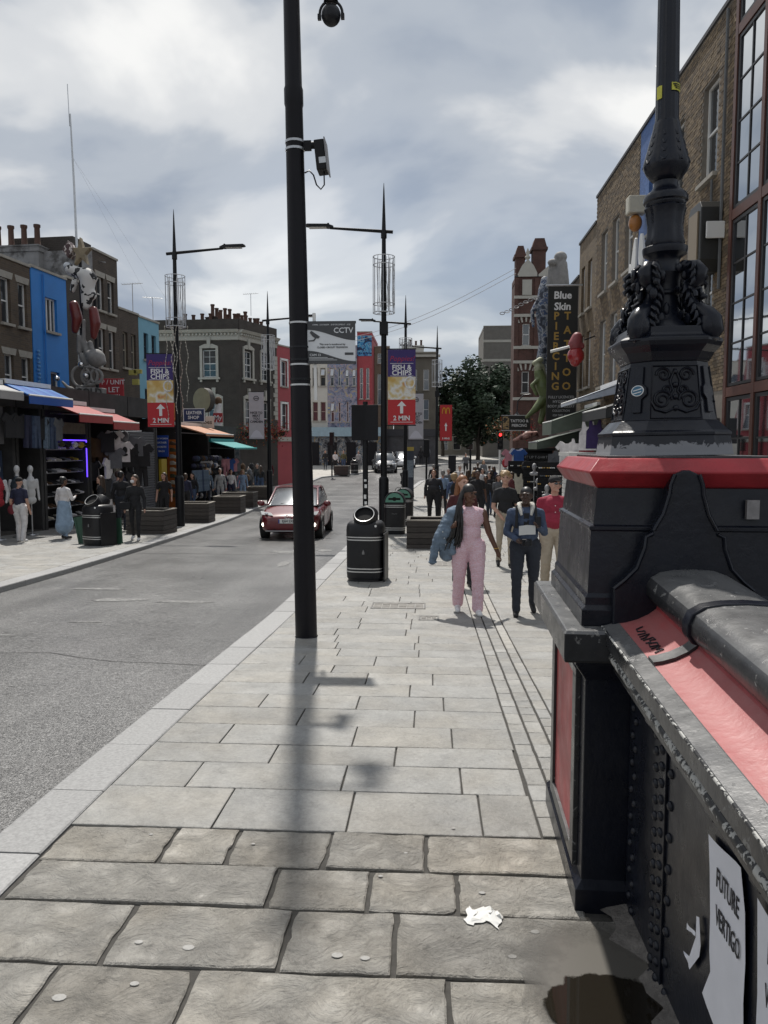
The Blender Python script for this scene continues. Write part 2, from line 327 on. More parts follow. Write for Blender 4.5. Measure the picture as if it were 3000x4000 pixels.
# ---------------------------------------------------------------- paving slabs
def stonemat(name,c,rough,bump,old):
    m=bpy.data.materials.new(name); m.use_nodes=True; nt=m.node_tree; n=nt.nodes; l=nt.links; b=n['Principled BSDF']
    t=n.new('ShaderNodeTexCoord'); oi=n.new('ShaderNodeObjectInfo')
    of=n.new('ShaderNodeVectorMath'); of.operation='MULTIPLY_ADD'; cbx=n.new('ShaderNodeCombineXYZ')
    for i in range(3): l.new(oi.outputs['Random'],cbx.inputs[i])
    l.new(cbx.outputs[0],of.inputs[0]); of.inputs[1].default_value=(37,91,13); l.new(t.outputs['Object'],of.inputs[2]); V=of.outputs[0]
    def nz(s,d,r,dist=0,st=None):
        v=V
        if st: mp=n.new('ShaderNodeMapping'); mp.inputs['Scale'].default_value=st; l.new(v,mp.inputs[0]); v=mp.outputs[0]
        q=n.new('ShaderNodeTexNoise'); q.inputs['Scale'].default_value=s; q.inputs['Detail'].default_value=d; q.inputs['Roughness'].default_value=r; q.inputs['Distortion'].default_value=dist; l.new(v,q.inputs['Vector']); return q.outputs['Fac']
    def mr(f,a,b_,c_,d): h=n.new('ShaderNodeMapRange'); h.inputs[1].default_value=a; h.inputs[2].default_value=b_; h.inputs[3].default_value=c_; h.inputs[4].default_value=d; l.new(f,h.inputs[0]); return h.outputs[0]
    def mul(a,b_): q=n.new('ShaderNodeMath'); q.operation='MULTIPLY'; l.new(a,q.inputs[0]); l.new(b_,q.inputs[1]); return q.outputs[0]
    k=mul(mul(mr(nz(3.2,6,.65),.3,.7,.80,1.18),mr(nz(45,3,.7),.3,.7,.86,1.14)),mr(oi.outputs['Random'],0,1,.88,1.10))
    mx=n.new('ShaderNodeMixRGB'); mx.inputs[1].default_value=(*c,1); mx.inputs[2].default_value=(c[0]*1.02,c[1]*.98,c[2]*.92,1); l.new(mr(nz(1.3,3,.6),.4,.65,0,1),mx.inputs[0])
    pit=mr(nz(16 if not old else 11,6,.75,.5),.34,.42,.72 if old else .78,1); k=mul(k,pit)
    s=n.new('ShaderNodeVectorMath'); s.operation='SCALE'; l.new(mx.outputs[0],s.inputs[0]); l.new(k,s.inputs['Scale']); l.new(s.outputs[0],b.inputs['Base Color'])
    l.new(mr(nz(4,4,.6),.3,.7,rough-.1,rough+.12),b.inputs['Roughness']); b.inputs['Specular IOR Level'].default_value=.5
    ad=n.new('ShaderNodeMath'); l.new(mr(nz(7 if old else 12,8,.7,.9 if old else .3),.3,.7,0,1),ad.inputs[0]); l.new(mr(nz(60,3,.6),0,1,0,.25),ad.inputs[1])
    bp=n.new('ShaderNodeBump'); bp.inputs['Strength'].default_value=bump; bp.inputs['Distance'].default_value=.022 if old else .012; l.new(ad.outputs[0],bp.inputs['Height']); l.new(bp.outputs[0],b.inputs['Normal'])
    return m
OLD=stonemat('old_york_stone',(.30,.288,.262),.5,1.0,True); NEW=stonemat('sawn_york_stone',(.272,.270,.258),.46,.7,False)
def slab_verts(x0,x1,y0,y1,old,b,z=0):
    cx,cy=(x0+x1)/2,(y0+y1)/2; rng=R; tz=rng.uniform(-.004,.004) if old else rng.uniform(-.0015,.0015); tx=rng.uniform(-.006,.006)*(1 if old else .2)
    out=[]; n=7 if old else 2; j=.0045 if old else .0015
    cor=[(x0,y0),(x1,y0),(x1,y1),(x0,y1)]
    for i in range(4):
        (ax,ay),(bx,by)=cor[i],cor[(i+1)%4]
        for k in range(n):
            t=k/n; x,y=ax+(bx-ax)*t,ay+(by-ay)*t; jj=j*(1.5 if (k==0 and old) else 1)
            x+=-math.copysign(abs(rng.gauss(0,jj)),x-cx); y+=-math.copysign(abs(rng.gauss(0,jj)),y-cy); out.append((x,y))
    def Z(x,y,d): return gz(y)+z+tz+tx*(x-cx)/max(x1-x0,.1)+d
    e=.007 if old else .004; N_=len(out)
    def inset(q): return [(x-(x-cx)/max(abs(x-cx),1e-3)*min(q,abs(x-cx)),y-(y-cy)/max(abs(y-cy),1e-3)*min(q,abs(y-cy))) for x,y in out]
    r0=[(x,y,Z(x,y,-.03)) for x,y in out]; r1=[(x,y,Z(x,y,-e*.7)) for x,y in out]; r2=[(x,y,Z(x,y,0)) for x,y in inset(e)]
    bb=len(b.v); b.v+=r0+r1+r2
    for rr in range(2):
        for k in range(N_): b.f.append((bb+rr*N_+k,bb+rr*N_+(k+1)%N_,bb+(rr+1)*N_+(k+1)%N_,bb+(rr+1)*N_+k)); b.mi.append(0)
    b.f.append(tuple(bb+2*N_+k for k in range(N_))); b.mi.append(0)
def slab(x0,x1,y0,y1,old,parent,name='paving_slab'):
    b=MB(); g=.0065 if old else .0035; slab_verts(x0+g,x1-g,y0+g*.8,y1-g*.8,old,b); me=bpy.data.meshes.new(name); me.from_pydata(b.v,[],b.f); 
    cx,cy=(x0+x1)/2,(y0+y1)/2; me.transform(Matrix.Translation((-cx,-cy,0))); return obj(name,me,OLD if old else NEW,parent,(cx,cy,0))
rows=[1.35,1.72,2.09,2.476,2.849,3.155,3.485,3.95,4.317,4.639,5.03,5.429,5.785,6.14,6.524,6.80]
J={1.72:[-1.73,-.95,-.2,.45,.77],2.09:[-1.73,-1.28,-.79,.07,.77],2.476:[-1.73,-1.15,-.52,-.12,.77],2.849:[-1.71,-.64,-.24,.12,.62],3.155:[-1.73,-1.19,-.89,-.45,-.01,.62],3.485:[-1.73,-1.04,-.39,.26,.53],3.95:[-1.73,-1.32,-.47,.18,.52],4.317:[-1.73,-.94,-.2,.52],4.639:[-1.73,-1.32,-.48,.15,.53],5.03:[-1.73,-.9,-.1,.53],5.429:[-1.73,-1.25,-.53,.11,.53],5.785:[-1.73,-.9,-.15,.53]}
y=6.80
while y<66: y+=R.choice([.33,.38,.42,.36,.45]); rows.append(y)
rest=MB(); cnt=0
def splitx(x0,x1):
    xs=[x0]; 
    while xs[-1]<x1-1.05: xs.append(xs[-1]+R.uniform(.5,.92))
    return xs+[x1]
for y0,y1 in zip(rows,rows[1:]):
    js=J.get(y0) or splitx(-1.73,.53 if y0>3.4 else .77); old=y1<3.6
    if y0>36: js=splitx(min(.5,float(np.interp(y1,[p[1] for p in KR],[p[0] for p in KR]))+.02),.53) if y1<56 else [.5,.53]
    segs=list(zip(js,js[1:]))
    if y0>3.9:
        e=.87 if y1<57 else float(np.interp(y1,[p[1] for p in KR],[p[0] for p in KR])); js2=splitx(e,6.25 if y0<39.5 else 9.0); segs+=list(zip(js2,js2[1:]))
    for a,b_ in segs:
        near=(y0<13 and a<3.4) 
        if near and cnt<240: slab(a,b_,y0,y1,old,pav); cnt+=1
        else: g=.0035; slab_verts(a+g,b_-g,y0+g,y1-g,False,rest)
me=bpy.data.meshes.new('paving_rest'); me.from_pydata(rest.v,[],rest.f); o=obj('paving_rest',me,NEW,pav); o['kind']='stuff'
# drainage strip of small setts
st=MB(); n=0; SETT=stonemat('sett_stone',(.33,.32,.295),.6,.3,False)
for (a,b_) in ((.535,.645),(.652,.765),(.772,.865)):
    y=3.50
    while y<34:
        dy=R.uniform(.16,.24)
        if y<9.5 and n<80: slab(a,b_,y,y+dy,False,pav,'sett'); n+=1
        else: slab_verts(a+.003,b_-.003,y+.003,y+dy-.003,False,st)
        y+=dy
me=bpy.data.meshes.new('sett_rest'); me.from_pydata(st.v,[],st.f); o=obj('sett_rest',me,SETT,pav); o['kind']='stuff'
# left pavement slabs
ls=MB(); cnt=0; y=8.0; rows=[y]
while y<46: y+=R.choice([.45,.5,.55,.6]); rows.append(y)
for y0,y1 in zip(rows,rows[1:]):
    k=float(np.interp((y0+y1)/2,[p[1] for p in KL],[p[0] for p in KL]))-.02; js=splitx(-12.4,k)
    for a,b_ in zip(js,js[1:]):
        if 12<y0<24 and a>-10.5 and cnt<60: slab(a,b_,y0,y1,False,pavl); cnt+=1
        else: slab_verts(a+.004,b_-.004,y0+.004,y1-.004,False,ls)
me=bpy.data.meshes.new('paving_rest'); me.from_pydata(ls.v,[],ls.f); o=obj('paving_rest',me,NEW,pavl); o['kind']='stuff'
# inspection covers with block infill
def cover(x0,x1,y0,y1,label):
    t=thing('inspection_cover',((x0+x1)/2,(y0+y1)/2,gz((y0+y1)/2)),0,label,'manhole cover','block-filled inspection covers in the pavement'); a,b_=(x1-x0)/2,(y1-y0)/2; sl=(gz(y1)-gz(y0))/(y1-y0)
    f=MB(); Z=lambda y:sl*y
    for X0,X1,Y0,Y1 in ((-a,a,-b_,-b_+.02),(-a,a,b_-.02,b_),(-a,-a+.02,-b_,b_),(a-.02,a,-b_,b_)):
        f.loft([[(X0,y,Z(y)-.02),(X1,y,Z(y)-.02),(X1,y,Z(y)+.006),(X0,y,Z(y)+.006)] for y in (Y0,Y1)])
    f.build('frame',M('cover_metal',(.16,.155,.15),.5,metal=.6,var=.2),t); k=MB(); nx=max(3,int((x1-x0)/.11))
    for i in range(nx):
        for j in range(3):
            X0=-a+.03+i*(2*a-.06)/nx; Y0=-b_+.03+j*(2*b_-.06)/3; hz=R.uniform(.002,.006)
            k.loft([[(X0+.006,y,Z(y)-.02),(X0+(2*a-.06)/nx-.006,y,Z(y)-.02),(X0+(2*a-.06)/nx-.006,y,Z(y)+hz),(X0+.006,y,Z(y)+hz)] for y in (Y0+.006,Y0+(2*b_-.06)/3-.006)])
    o=k.build('block_infill',M('cover_blocks',(.2,.19,.175),.8,var=.35,scale=9),t); o['kind']='stuff'
cover(-.78,-.05,10.0,10.45,'wide block-filled inspection cover set in the paving before the black bin')
cover(-.13,.12,9.2,9.5,'small block-filled inspection cover beside the wide one')
cover(.0,.72,14.6,15.3,'plain inspection cover by the timber planter')
# puddle, tissue and gum at the foot of the parapet
def wetmat(name,c,rough,a,b_,soft,nscale,namp):
    m=bpy.data.materials.new(name); m.use_nodes=True; nt=m.node_tree; n=nt.nodes; l=nt.links; b=n['Principled BSDF']; b.inputs['Base Color'].default_value=(*c,1); b.inputs['Roughness'].default_value=rough; b.inputs['Specular IOR Level'].default_value=.6
    t=n.new('ShaderNodeTexCoord'); mp=n.new('ShaderNodeMapping'); mp.inputs['Scale'].default_value=(1/a,1/b_,0); l.new(t.outputs['Object'],mp.inputs[0]); ln=n.new('ShaderNodeVectorMath'); ln.operation='LENGTH'; l.new(mp.outputs[0],ln.inputs[0])
    q=n.new('ShaderNodeTexNoise'); q.inputs['Scale'].default_value=nscale; q.inputs['Detail'].default_value=7; q.inputs['Roughness'].default_value=.65; l.new(t.outputs['Object'],q.inputs['Vector'])
    ad=n.new('ShaderNodeMath'); ad.operation='MULTIPLY_ADD'; l.new(q.outputs['Fac'],ad.inputs[0]); ad.inputs[1].default_value=namp; l.new(ln.outputs['Value'],ad.inputs[2])
    h=n.new('ShaderNodeMapRange'); h.inputs[1].default_value=.75+namp*.5-soft; h.inputs[2].default_value=.75+namp*.5+soft; h.inputs[3].default_value=1; h.inputs[4].default_value=0; l.new(ad.outputs[0],h.inputs[0]); l.new(h.outputs[0],b.inputs['Alpha']); return m
def blob(name,mat,cx,cy,a,b_,z,n=28,jit=.18,ph=0,label=None,cat=None,cut=None,kind=None):
    q=MB(); ring=[]
    for k in range(n):
        t=2*math.pi*k/n; r=1+jit*math.sin(3*t+ph)+jit*.6*math.sin(5*t+1.3*ph)+R.uniform(-.05,.05); r*=1.0; x=cx+a*r*math.cos(t); y_=cy+b_*r*math.sin(t)
        if cut: x=min(x,cut)
        ring.append((x-cx,y_-cy,gz(y_)-gz(cy)+z))
    q.add([(0,0,z)]+ring,[(0,1+k,1+(k+1)%n) for k in range(n)]); o=q.build(name,mat,loc=(cx,cy,gz(cy))); return props(o,label,cat,kind=kind)
blob('damp_stain',wetmat('damp_stone',(.11,.103,.09),.3,.34,.34,.28,8,.9),.60,2.52,.36,.36,.0045,label='dark damp stain on the slabs round the puddle',cat='stain',ph=1,cut=.765)
blob('puddle',wetmat('puddle_water',(.016,.0135,.010),.012,.27,.21,.025,8,.6),.585,2.36,.29,.23,.0085,label='shallow brown puddle at the foot of the bridge parapet',cat='puddle',ph=2.2,cut=.763)
tm=MB(); n=9; g_=[[None]*n for _ in range(n)]
for i in range(n):
    for j in range(n): g_[i][j]=(-.085+.17*i/(n-1)+R.uniform(-.012,.012),-.06+.12*j/(n-1)+R.uniform(-.012,.012)-.02*math.sin(i),.005+abs(R.gauss(0,.010))*(1 if 0<i<n-1 and 0<j<n-1 else .2))
tm.add([p for r_ in g_ for p in r_],[(i*n+j,i*n+j+1,(i+1)*n+j+1,(i+1)*n+j) for i in range(n-1) for j in range(n-1)])
props(tm.build('tissue',M('tissue',(.66,.66,.64),.85),smooth=75,loc=(.215,2.83,gz(2.83)+.004),rz=-.25),'crumpled white paper tissue lying on the slab by the puddle','tissue').scale=(.78,.78,.7)
gm=MB()
for (x,y_,r_) in [(-1.05,2.60,.02),(-.86,2.58,.028),(-.32,2.57,.026),(-.22,2.56,.022),(-.8,3.34,.012),(-1.3,3.4,.013),(-.2,3.1,.013),(.22,3.0,.018),(-.1,3.3,.012),(-1.2,2.3,.03),(-.98,2.38,.02),(.3,2.6,.02),(-.6,3.8,.012),(.12,3.55,.013),(.4,2.75,.022)]:
    r_*=.62; gm.lathe([(r_,.0),(r_*.9,.0006),(r_*.4,.0008)],10,(x,y_),1.3,.9)
    for i in range(-30,0): gm.v[i]=(gm.v[i][0],gm.v[i][1],gm.v[i][2]+gz(y_)+.003)
props(gm.build('chewing_gum',M('old_gum',(.30,.295,.28),.7,var=.2,scale=60)),'pale flattened gum spots on the near slabs','gum',kind='stuff')
# ================================================================ BRIDGE PIER
def flakemat(name,c,under,scale,thr,rough=.36,spec=.5,zfade=None,top=None):
    """gloss paint with chips that show the layer below, and faint dust"""
    m=bpy.data.materials.new(name); m.use_nodes=True; nt=m.node_tree; n=nt.nodes; l=nt.links; b=n['Principled BSDF']; b.inputs['Specular IOR Level'].default_value=spec
    t=n.new('ShaderNodeTexCoord')
    def nz(s,d,r,dist=0): q=n.new('ShaderNodeTexNoise'); q.inputs['Scale'].default_value=s; q.inputs['Detail'].default_value=d; q.inputs['Roughness'].default_value=r; q.inputs['Distortion'].default_value=dist; l.new(t.outputs['Object'],q.inputs['Vector']); return q.outputs['Fac']
    def mr(f,a,b_,c_,d): h=n.new('ShaderNodeMapRange'); h.inputs[1].default_value=a; h.inputs[2].default_value=b_; h.inputs[3].default_value=c_; h.inputs[4].default_value=d; l.new(f,h.inputs[0]); return h.outputs[0]
    cn=nz(scale,6,.68,.5)
    if zfade:
        sp=n.new('ShaderNodeSeparateXYZ'); l.new(t.outputs['Object'],sp.inputs[0]); ad=n.new('ShaderNodeMath'); ad.operation='ADD'; l.new(cn,ad.inputs[0]); l.new(mr(sp.outputs[2],zfade[0],zfade[1],.22,-.22),ad.inputs[1]); cn=ad.outputs[0]
    chip=mr(cn,thr,thr+.02,0,1)
    v=n.new('ShaderNodeVectorMath'); v.operation='SCALE'; v.inputs[0].default_value=c; l.new(mr(nz(4,6,.65),.3,.7,.75,1.45),v.inputs['Scale'])
    mx=n.new('ShaderNodeMixRGB'); l.new(chip,mx.inputs[0]); l.new(v.outputs[0],mx.inputs[1]); mx.inputs[2].default_value=(*under,1); colr=mx.outputs[0]
    if top:   # upward faces paler: wear and dust, with sun sheen put into the colour
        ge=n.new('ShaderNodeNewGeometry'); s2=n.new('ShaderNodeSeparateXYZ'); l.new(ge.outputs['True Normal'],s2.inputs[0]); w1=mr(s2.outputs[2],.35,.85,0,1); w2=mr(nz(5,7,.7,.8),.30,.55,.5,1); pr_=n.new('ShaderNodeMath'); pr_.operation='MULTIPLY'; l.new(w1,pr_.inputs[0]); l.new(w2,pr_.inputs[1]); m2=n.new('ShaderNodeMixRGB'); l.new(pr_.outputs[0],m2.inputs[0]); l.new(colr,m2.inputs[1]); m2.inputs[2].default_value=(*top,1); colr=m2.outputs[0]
    l.new(colr,b.inputs['Base Color'])
    rr=n.new('ShaderNodeMath'); rr.operation='MULTIPLY_ADD'; l.new(chip,rr.inputs[0]); rr.inputs[1].default_value=.3; l.new(mr(nz(7,5,.6),.3,.7,rough-.06,rough+.14),rr.inputs[2]); l.new(rr.outputs[0],b.inputs['Roughness'])
    bp=n.new('ShaderNodeBump'); bp.inputs['Strength'].default_value=.35; bp.inputs['Distance'].default_value=.005; sb=n.new('ShaderNodeMath'); sb.operation='SUBTRACT'; l.new(nz(26,4,.6),sb.inputs[0]); l.new(chip,sb.inputs[1]); l.new(sb.outputs[0],bp.inputs['Height']); l.new(bp.outputs[0],b.inputs['Normal'])
    return m
PB=flakemat('old_black_gloss',(.006,.0075,.013),(.17,.175,.18),14,.735,.27,.32)
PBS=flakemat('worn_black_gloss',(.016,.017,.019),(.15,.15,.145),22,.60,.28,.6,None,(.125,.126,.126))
PBASE=flakemat('peeling_base_paint',(.012,.014,.02),(.22,.225,.24),16,.50,.5,.4,(.02,.075))
PR=flakemat('old_red_gloss',(.25,.018,.024),(.32,.22,.21),16,.74,.38,.4)
PRS=flakemat('faded_glare_red_gloss',(.30,.045,.048),(.40,.28,.27),18,.68,.42,.5,None,(.36,.12,.118))  # pink on upward faces holds sun glare in the colour, besides fading
pier=thing('bridge_pier',(1.025,3.38,gz(3.38)),rad(-1.8),'black iron bridge pier with a bright red cap carrying the ornate lamp','pier'); PZ=-gz(3.38)
def frus(b,levels):
    b.loft([[(-hx,-hy,z+PZ),(hx,-hy,z+PZ),(hx,hy,z+PZ),(-hx,hy,z+PZ)] for hx,hy,z in levels]); return b
frus(MB(),[(.435,.485,-.14),(.435,.485,.03),(.41,.46,.06),(.41,.46,.86),(.455,.505,.93),(.455,.505,.949)]).build('shaft',PB,pier,bevel=.004)
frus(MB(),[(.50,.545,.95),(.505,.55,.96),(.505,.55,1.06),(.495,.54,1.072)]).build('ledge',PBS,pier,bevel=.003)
frus(MB(),[(.43,.465,1.073),(.43,.465,1.135),(.415,.45,1.15),(.415,.45,1.18),(.405,.44,1.195),(.396,.43,1.435),(.402,.437,1.438),(.402,.437,1.452),(.386,.422,1.458),(.372,.41,1.598)]).build('body',PB,pier,bevel=.002)
frus(MB(),[(.372,.41,1.5985),(.382,.422,1.605),(.412,.468,1.655),(.412,.468,1.662),(.372,.42,1.708),(.364,.413,1.711)]).build('cap',PR,pier,bevel=.002)
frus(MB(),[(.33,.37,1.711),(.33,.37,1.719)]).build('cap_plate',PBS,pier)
# recessed red panel with a raised frame on the face to the pavement
fr=MB(); x=-.4105
for y0,y1,z0,z1 in ((-.36,.36,.84,.875),(-.36,.36,.06,.12),(-.36,-.28,.12,.84),(.28,.36,.12,.84)): fr.box(x-.02,x+.002,y0,y1,z0+PZ,z1+PZ)
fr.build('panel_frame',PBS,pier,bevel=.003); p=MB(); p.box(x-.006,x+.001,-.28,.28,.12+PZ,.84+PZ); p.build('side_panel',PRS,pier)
# flared end plate where the parapet meets the pier
half=[(.912,1.653),(.898,1.615),(.894,1.577),(.874,1.506),(.841,1.445),(.839,1.432),(.815,1.42),(.811,1.379),(.784,1.302),(.742,1.257),(.702,1.223),(.70,1.075)]
poly=[(x-1.02,z+PZ) for x,z in half]+[(2*.955-x-1.02,z+PZ) for x,z in half[::-1]]
mid=[(.944-1.02,1.662+PZ),(.966-1.02,1.662+PZ)]; poly=mid[::-1][:0]+poly
e=MB(); e.prism([(.944-1.02,1.668+PZ)]+poly+[(.966-1.02,1.668+PZ)],-.492,-.40,'y'); e.build('end_plate',PB,pier,bevel=.006)
rim=MB(); rim.tube([(x-1.02,-.495,z+PZ) for x,z in half[:5]],.008,6); rim.tube([(x-1.02,-.495,z+PZ) for x,z in half[5:11]],.008,6)
rim.tube([(2*.955-x-1.02,-.495,z+PZ) for x,z in half[:5]],.008,6); rim.tube([(2*.955-x-1.02,-.495,z+PZ) for x,z in half[5:11]],.008,6); rim.build('rim',PB,pier,smooth=60)
# chalky tags on the side facing the pavement
def scrawl(name,pts,r,mat,parent): b=MB(); b.tube(pts,r,5); return b.build(name,mat,parent,smooth=60)
CH=M('chalk_paint',(.5,.5,.49),.8)
for cy,h in ((.02,.2),(-.16,.15)):
    pts=[]; 
    for k in range(30):
        t=k/29; z=1.20+h*(1-abs(2*t-1)); pts.append((-.402+.0002*k+.01*(z-1.2)/.24,cy+.02*math.sin(t*6.28)+.004*math.sin(t*50),z+PZ))
    scrawl('paint_scrawl',pts,.0022,CH,pier)
b=MB(); b.box(1.19-1.02,1.235-1.02,-.445,-.425,1.485+PZ,1.556+PZ); b.build('switch_box',M('dirty_plate',(.2,.19,.19),.6,var=.3,scale=30),pier)
# ================================================================ ORNATE LAMP COLUMN
K=.00205; LX,LY=1.0,3.40
lamp=thing('ornate_lamp_column',(LX,LY,1.719),0,'ornate black cast iron lamp column standing on the red-capped bridge pier','lamp column',rot=(0,rad(-.75),0))
def ZL(y): return 1.88+(900-y)*K-1.719
def oct_ring(h,z,ch): c=h*ch; return [(-c,-h,z),(c,-h,z),(h,-c,z),(h,c,z),(c,h,z),(-c,h,z),(-h,c,z),(-h,-c,z)]
def octb(b,lv,ch=.56): b.loft([oct_ring(h*K*.875,ZL(y),ch) for h,y in lv]); return b
octb(MB(),[(141,978),(139,970),(134,938)]).build('base_plinth',PBASE,lamp,bevel=.003)
octb(MB(),[(136,938),(136,932),(130,928),(118,916),(110,908)]).build('base_moulding',PB,lamp,bevel=.002)
octb(MB(),[(107,908),(103,890),(88,790)]).build('pedestal',PB,lamp,bevel=.002)
octb(MB(),[(90,790),(93,784),(100,772),(112,760),(116,752),(116,746),(104,740),(100,735),(96,722)]).build('pedestal_cornice',PB,lamp,bevel=.003)
def lat(b,lv,n=24): b.lathe([(h*K,ZL(y)) for h,y in lv],n); return b
lat(MB(),[(70,724),(62,712),(50,702),(40,690),(33,674),(31,660),(31,652),(35,648),(35,644),(31,640),(32,622),(36,612),(38,606),(33,600),(30,592),(29,580),(33,572),(43,566),(45,558),(45,553),(38,549)]).build('waist',PB,lamp,smooth=35)
drum=MB(); rings=[]
for h,y in [(37,549),(39,541),(36,530),(35,510),(37,490),(39,480),(41,474),(38,470)]:
    rings.append([(h*K*(1+.05*math.cos(8*a))*math.cos(a),h*K*(1+.05*math.cos(8*a))*math.sin(a),ZL(y)) for a in [2*math.pi*k/48 for k in range(48)]])
drum.loft(rings); drum.build('drum',PB,lamp,smooth=50)
lat(MB(),[(38,470),(40,466),(40,463),(44,460),(44,452),(41,446),(34,441),(27,434),(24,426),(24,420)],32).build('collar',PB,lamp,smooth=35)
bell=MB(); rings=[]
for h,y in [(24,420),(32,412),(40,402),(45,392),(45.5,385),(42,372),(36,350),(31,330),(27,315),(25.5,306),(24,302)]:
    rings.append([(h*K*(1+(.035*abs(math.cos(4*a))-.02) )*math.cos(a),h*K*(1+(.035*abs(math.cos(4*a))-.02))*math.sin(a),ZL(y)) for a in [2*math.pi*k/64 for k in range(64)]])
bell.loft(rings); bl=bell.build('leaf_bell',PB,lamp,smooth=50)
lf=MB()
for k in range(8):
    a=math.pi/4*k+.39
    for s in (-1,1):
        for q in range(4):
            t=q/4; y0=388-70*t; h=44-18*t
            p=[]
            for u in (0,.5,1): aa=a+s*(.03+.20*u*(1-t*.5)); hh=(h-9*u*.5)*1.03; p.append((hh*K*math.cos(aa),hh*K*math.sin(aa),ZL(y0-14*u)))
            lf.tube(p,[.004,.0045,.002],5)
lf.build('leaf_ribs',PB,lamp,smooth=60)
shaft=MB(); rings=[]
for h,y in [(24,302),(22.8,296),(20.5,0),(18,-500),(16,-1100)]:
    rings.append([(h*K*(1+.018*math.cos(16*a))*math.cos(a),h*K*(1+.018*math.cos(16*a))*math.sin(a),ZL(y)) for a in [2*math.pi*k/64 for k in range(64)]])
shaft.loft(rings); shaft.build('shaft',PB,lamp,smooth=60)
# corner brackets: scrolled dolphins with acanthus
def bracket(ang):
    b=MB(); ca,sa=math.cos(ang),math.sin(ang)
    def P(r,y,t=0): r*=.78; return (r*K*ca-t*K*sa,r*K*sa+t*K*ca,ZL(y))
    b.tube([P(100,750),P(132,748),P(140,732),P(134,712),P(118,698),P(98,690),P(80,680),P(70,664),P(66,648),P(74,634),P(92,626),P(98,612),P(86,600),P(66,596),P(48,604)],[.016,.024,.034,.038,.036,.034,.03,.028,.026,.028,.032,.032,.027,.021,.015],10)
    b.ell(P(122,722),(.048,.048,.06),14,10); b.ell(P(84,614),(.036,.036,.036),12,8); b.ell(P(56,594),(.024,.024,.022),10,6); b.ell(P(118,748),(.056,.056,.012),12,5)
    for k in range(34):
        y=R.uniform(600,735); r=R.uniform(40,100 if y<660 else 118); t=R.uniform(-24,24); b.ell(P(r,y,t),(R.uniform(.008,.022),R.uniform(.008,.022),R.uniform(.012,.03)),7,5)
    for s in (-1,1):
        for q in range(9):
            y0=604+14*q; r0=(96 if y0<640 else 72+ (y0-640)*.55); b.tube([P(r0*.72,y0,s*6),P(r0*.95,y0-6,s*18),P(r0*1.02,y0+2,s*27),P(r0*.96,y0+10,s*30)],[.010,.013,.009,.003],6)
        for q in range(6):
            a0=q*.5; b.tube([P(72+24*math.cos(a0+u*.5)*(1-q*.08),662-22*math.sin(a0+u*.5)*(1-q*.08),s*14) for u in (0,.5,1)],[.010,.011,.009],6)
    return b.build('corner_bracket',PB,lamp,smooth=55)
for k in range(4): bracket(math.pi/4+math.pi/2*k)
# scroll relief on the pedestal faces
def relief(face):
    b=MB(); rot=Matrix.Rotation(face*math.pi/2,4,'Z')
    def P(x,y,d=0): h=(107-(908-y)*.155)*K*.875; return tuple(rot@Vector((x*K,-h-.001-d,ZL(y))))
    for x0,x1 in ((-56,56),): b.tube([P(-44,800),P(44,800),P(50,904),P(-50,904),P(-44,800)],.0035,5)
    def spiral(cx,cy,r0,turn,s): b.tube([P(cx+s*r0*(1-.8*t)*math.cos(2*math.pi*turn*t),cy-r0*(1-.8*t)*math.sin(2*math.pi*turn*t)) for t in [i/24 for i in range(25)]],[.006-.003*i/24 for i in range(25)],6)
    for s in (-1,1):
        spiral(s*22,818,15,1.6,s); spiral(s*26,868,20,1.8,-s); spiral(s*15,848,9,1.2,s)
        b.tube([P(0,884),P(s*20,892),P(s*40,886),P(s*50,868)],[.004,.006,.006,.003],6); b.tube([P(0,806),P(s*10,830),P(s*4,850),P(s*14,866)],[.005,.006,.005,.004],6)
    for x,y,r in ((0,812,.010),(0,838,.012),(0,862,.011),(0,884,.012)): b.ell(P(x,y),(r,r,r),8,6)
    return b.build('scroll_relief',PB,lamp,smooth=60)
for k in range(4): relief(k)
for k in range(4):
    b=MB(); rot=Matrix.Rotation(math.pi/4+k*math.pi/2,4,'Z'); pl=[(-8,800),(8,800),(9,835),(18,842),(20,856),(9,866),(10,892),(-10,892),(-9,866),(-20,856),(-18,842),(-9,835)]
    def Q(x,y,d): h=(107-(908-y)*.155)*K*.875*(1+.56)/math.sqrt(2); return tuple(rot@Vector((x*K,-h-d,ZL(y))))
    b.loft([[Q(x,y,-.004) for x,y in pl],[Q(x,y,.008) for x,y in pl]]); b.build('cartouche',PB,lamp,bevel=.002)
b=MB(); pl=[(14*math.cos(t*.2618),848-11*math.sin(t*.2618)) for t in range(24)]; rot=Matrix.Rotation(-math.pi/4,4,'Z')
k=3
def Q2(x,y,d): h=(107-(908-y)*.155)*K*.875*1.56/math.sqrt(2); return tuple(Matrix.Rotation(-math.pi/4,4,'Z')@Vector((x*K,-h-d,ZL(y))))
for nm,sc,d,mt in (('sticker',1,.010,M('sticker_white',(.6,.62,.62),.4)),('sticker_face',.84,.0108,M('sticker_blue',(.03,.12,.2),.4))):
    b=MB(); b.loft([[Q2(x*sc,848+(y-848)*sc,d-.002) for x,y in pl],[Q2(x*sc,848+(y-848)*sc,d) for x,y in pl]]); b.build(nm,mt,lamp)
b=MB(); b.loft([[Q2(x,y,.0095) for x,y in ((-9,847),(9,843),(9,845),(-9,849))],[Q2(x,y,.0118) for x,y in ((-9,847),(9,843),(9,845),(-9,849))]]); b.loft([[Q2(x,y,.0095) for x,y in ((-9,853),(9,849),(9,851),(-9,855))],[Q2(x,y,.0118) for x,y in ((-9,853),(9,849),(9,851),(-9,855))]]); b.build('sticker_bars',_M['sticker_white'],lamp)
YEL=M('yellow_label',(.50,.48,.06),.6,var=.2,scale=40)
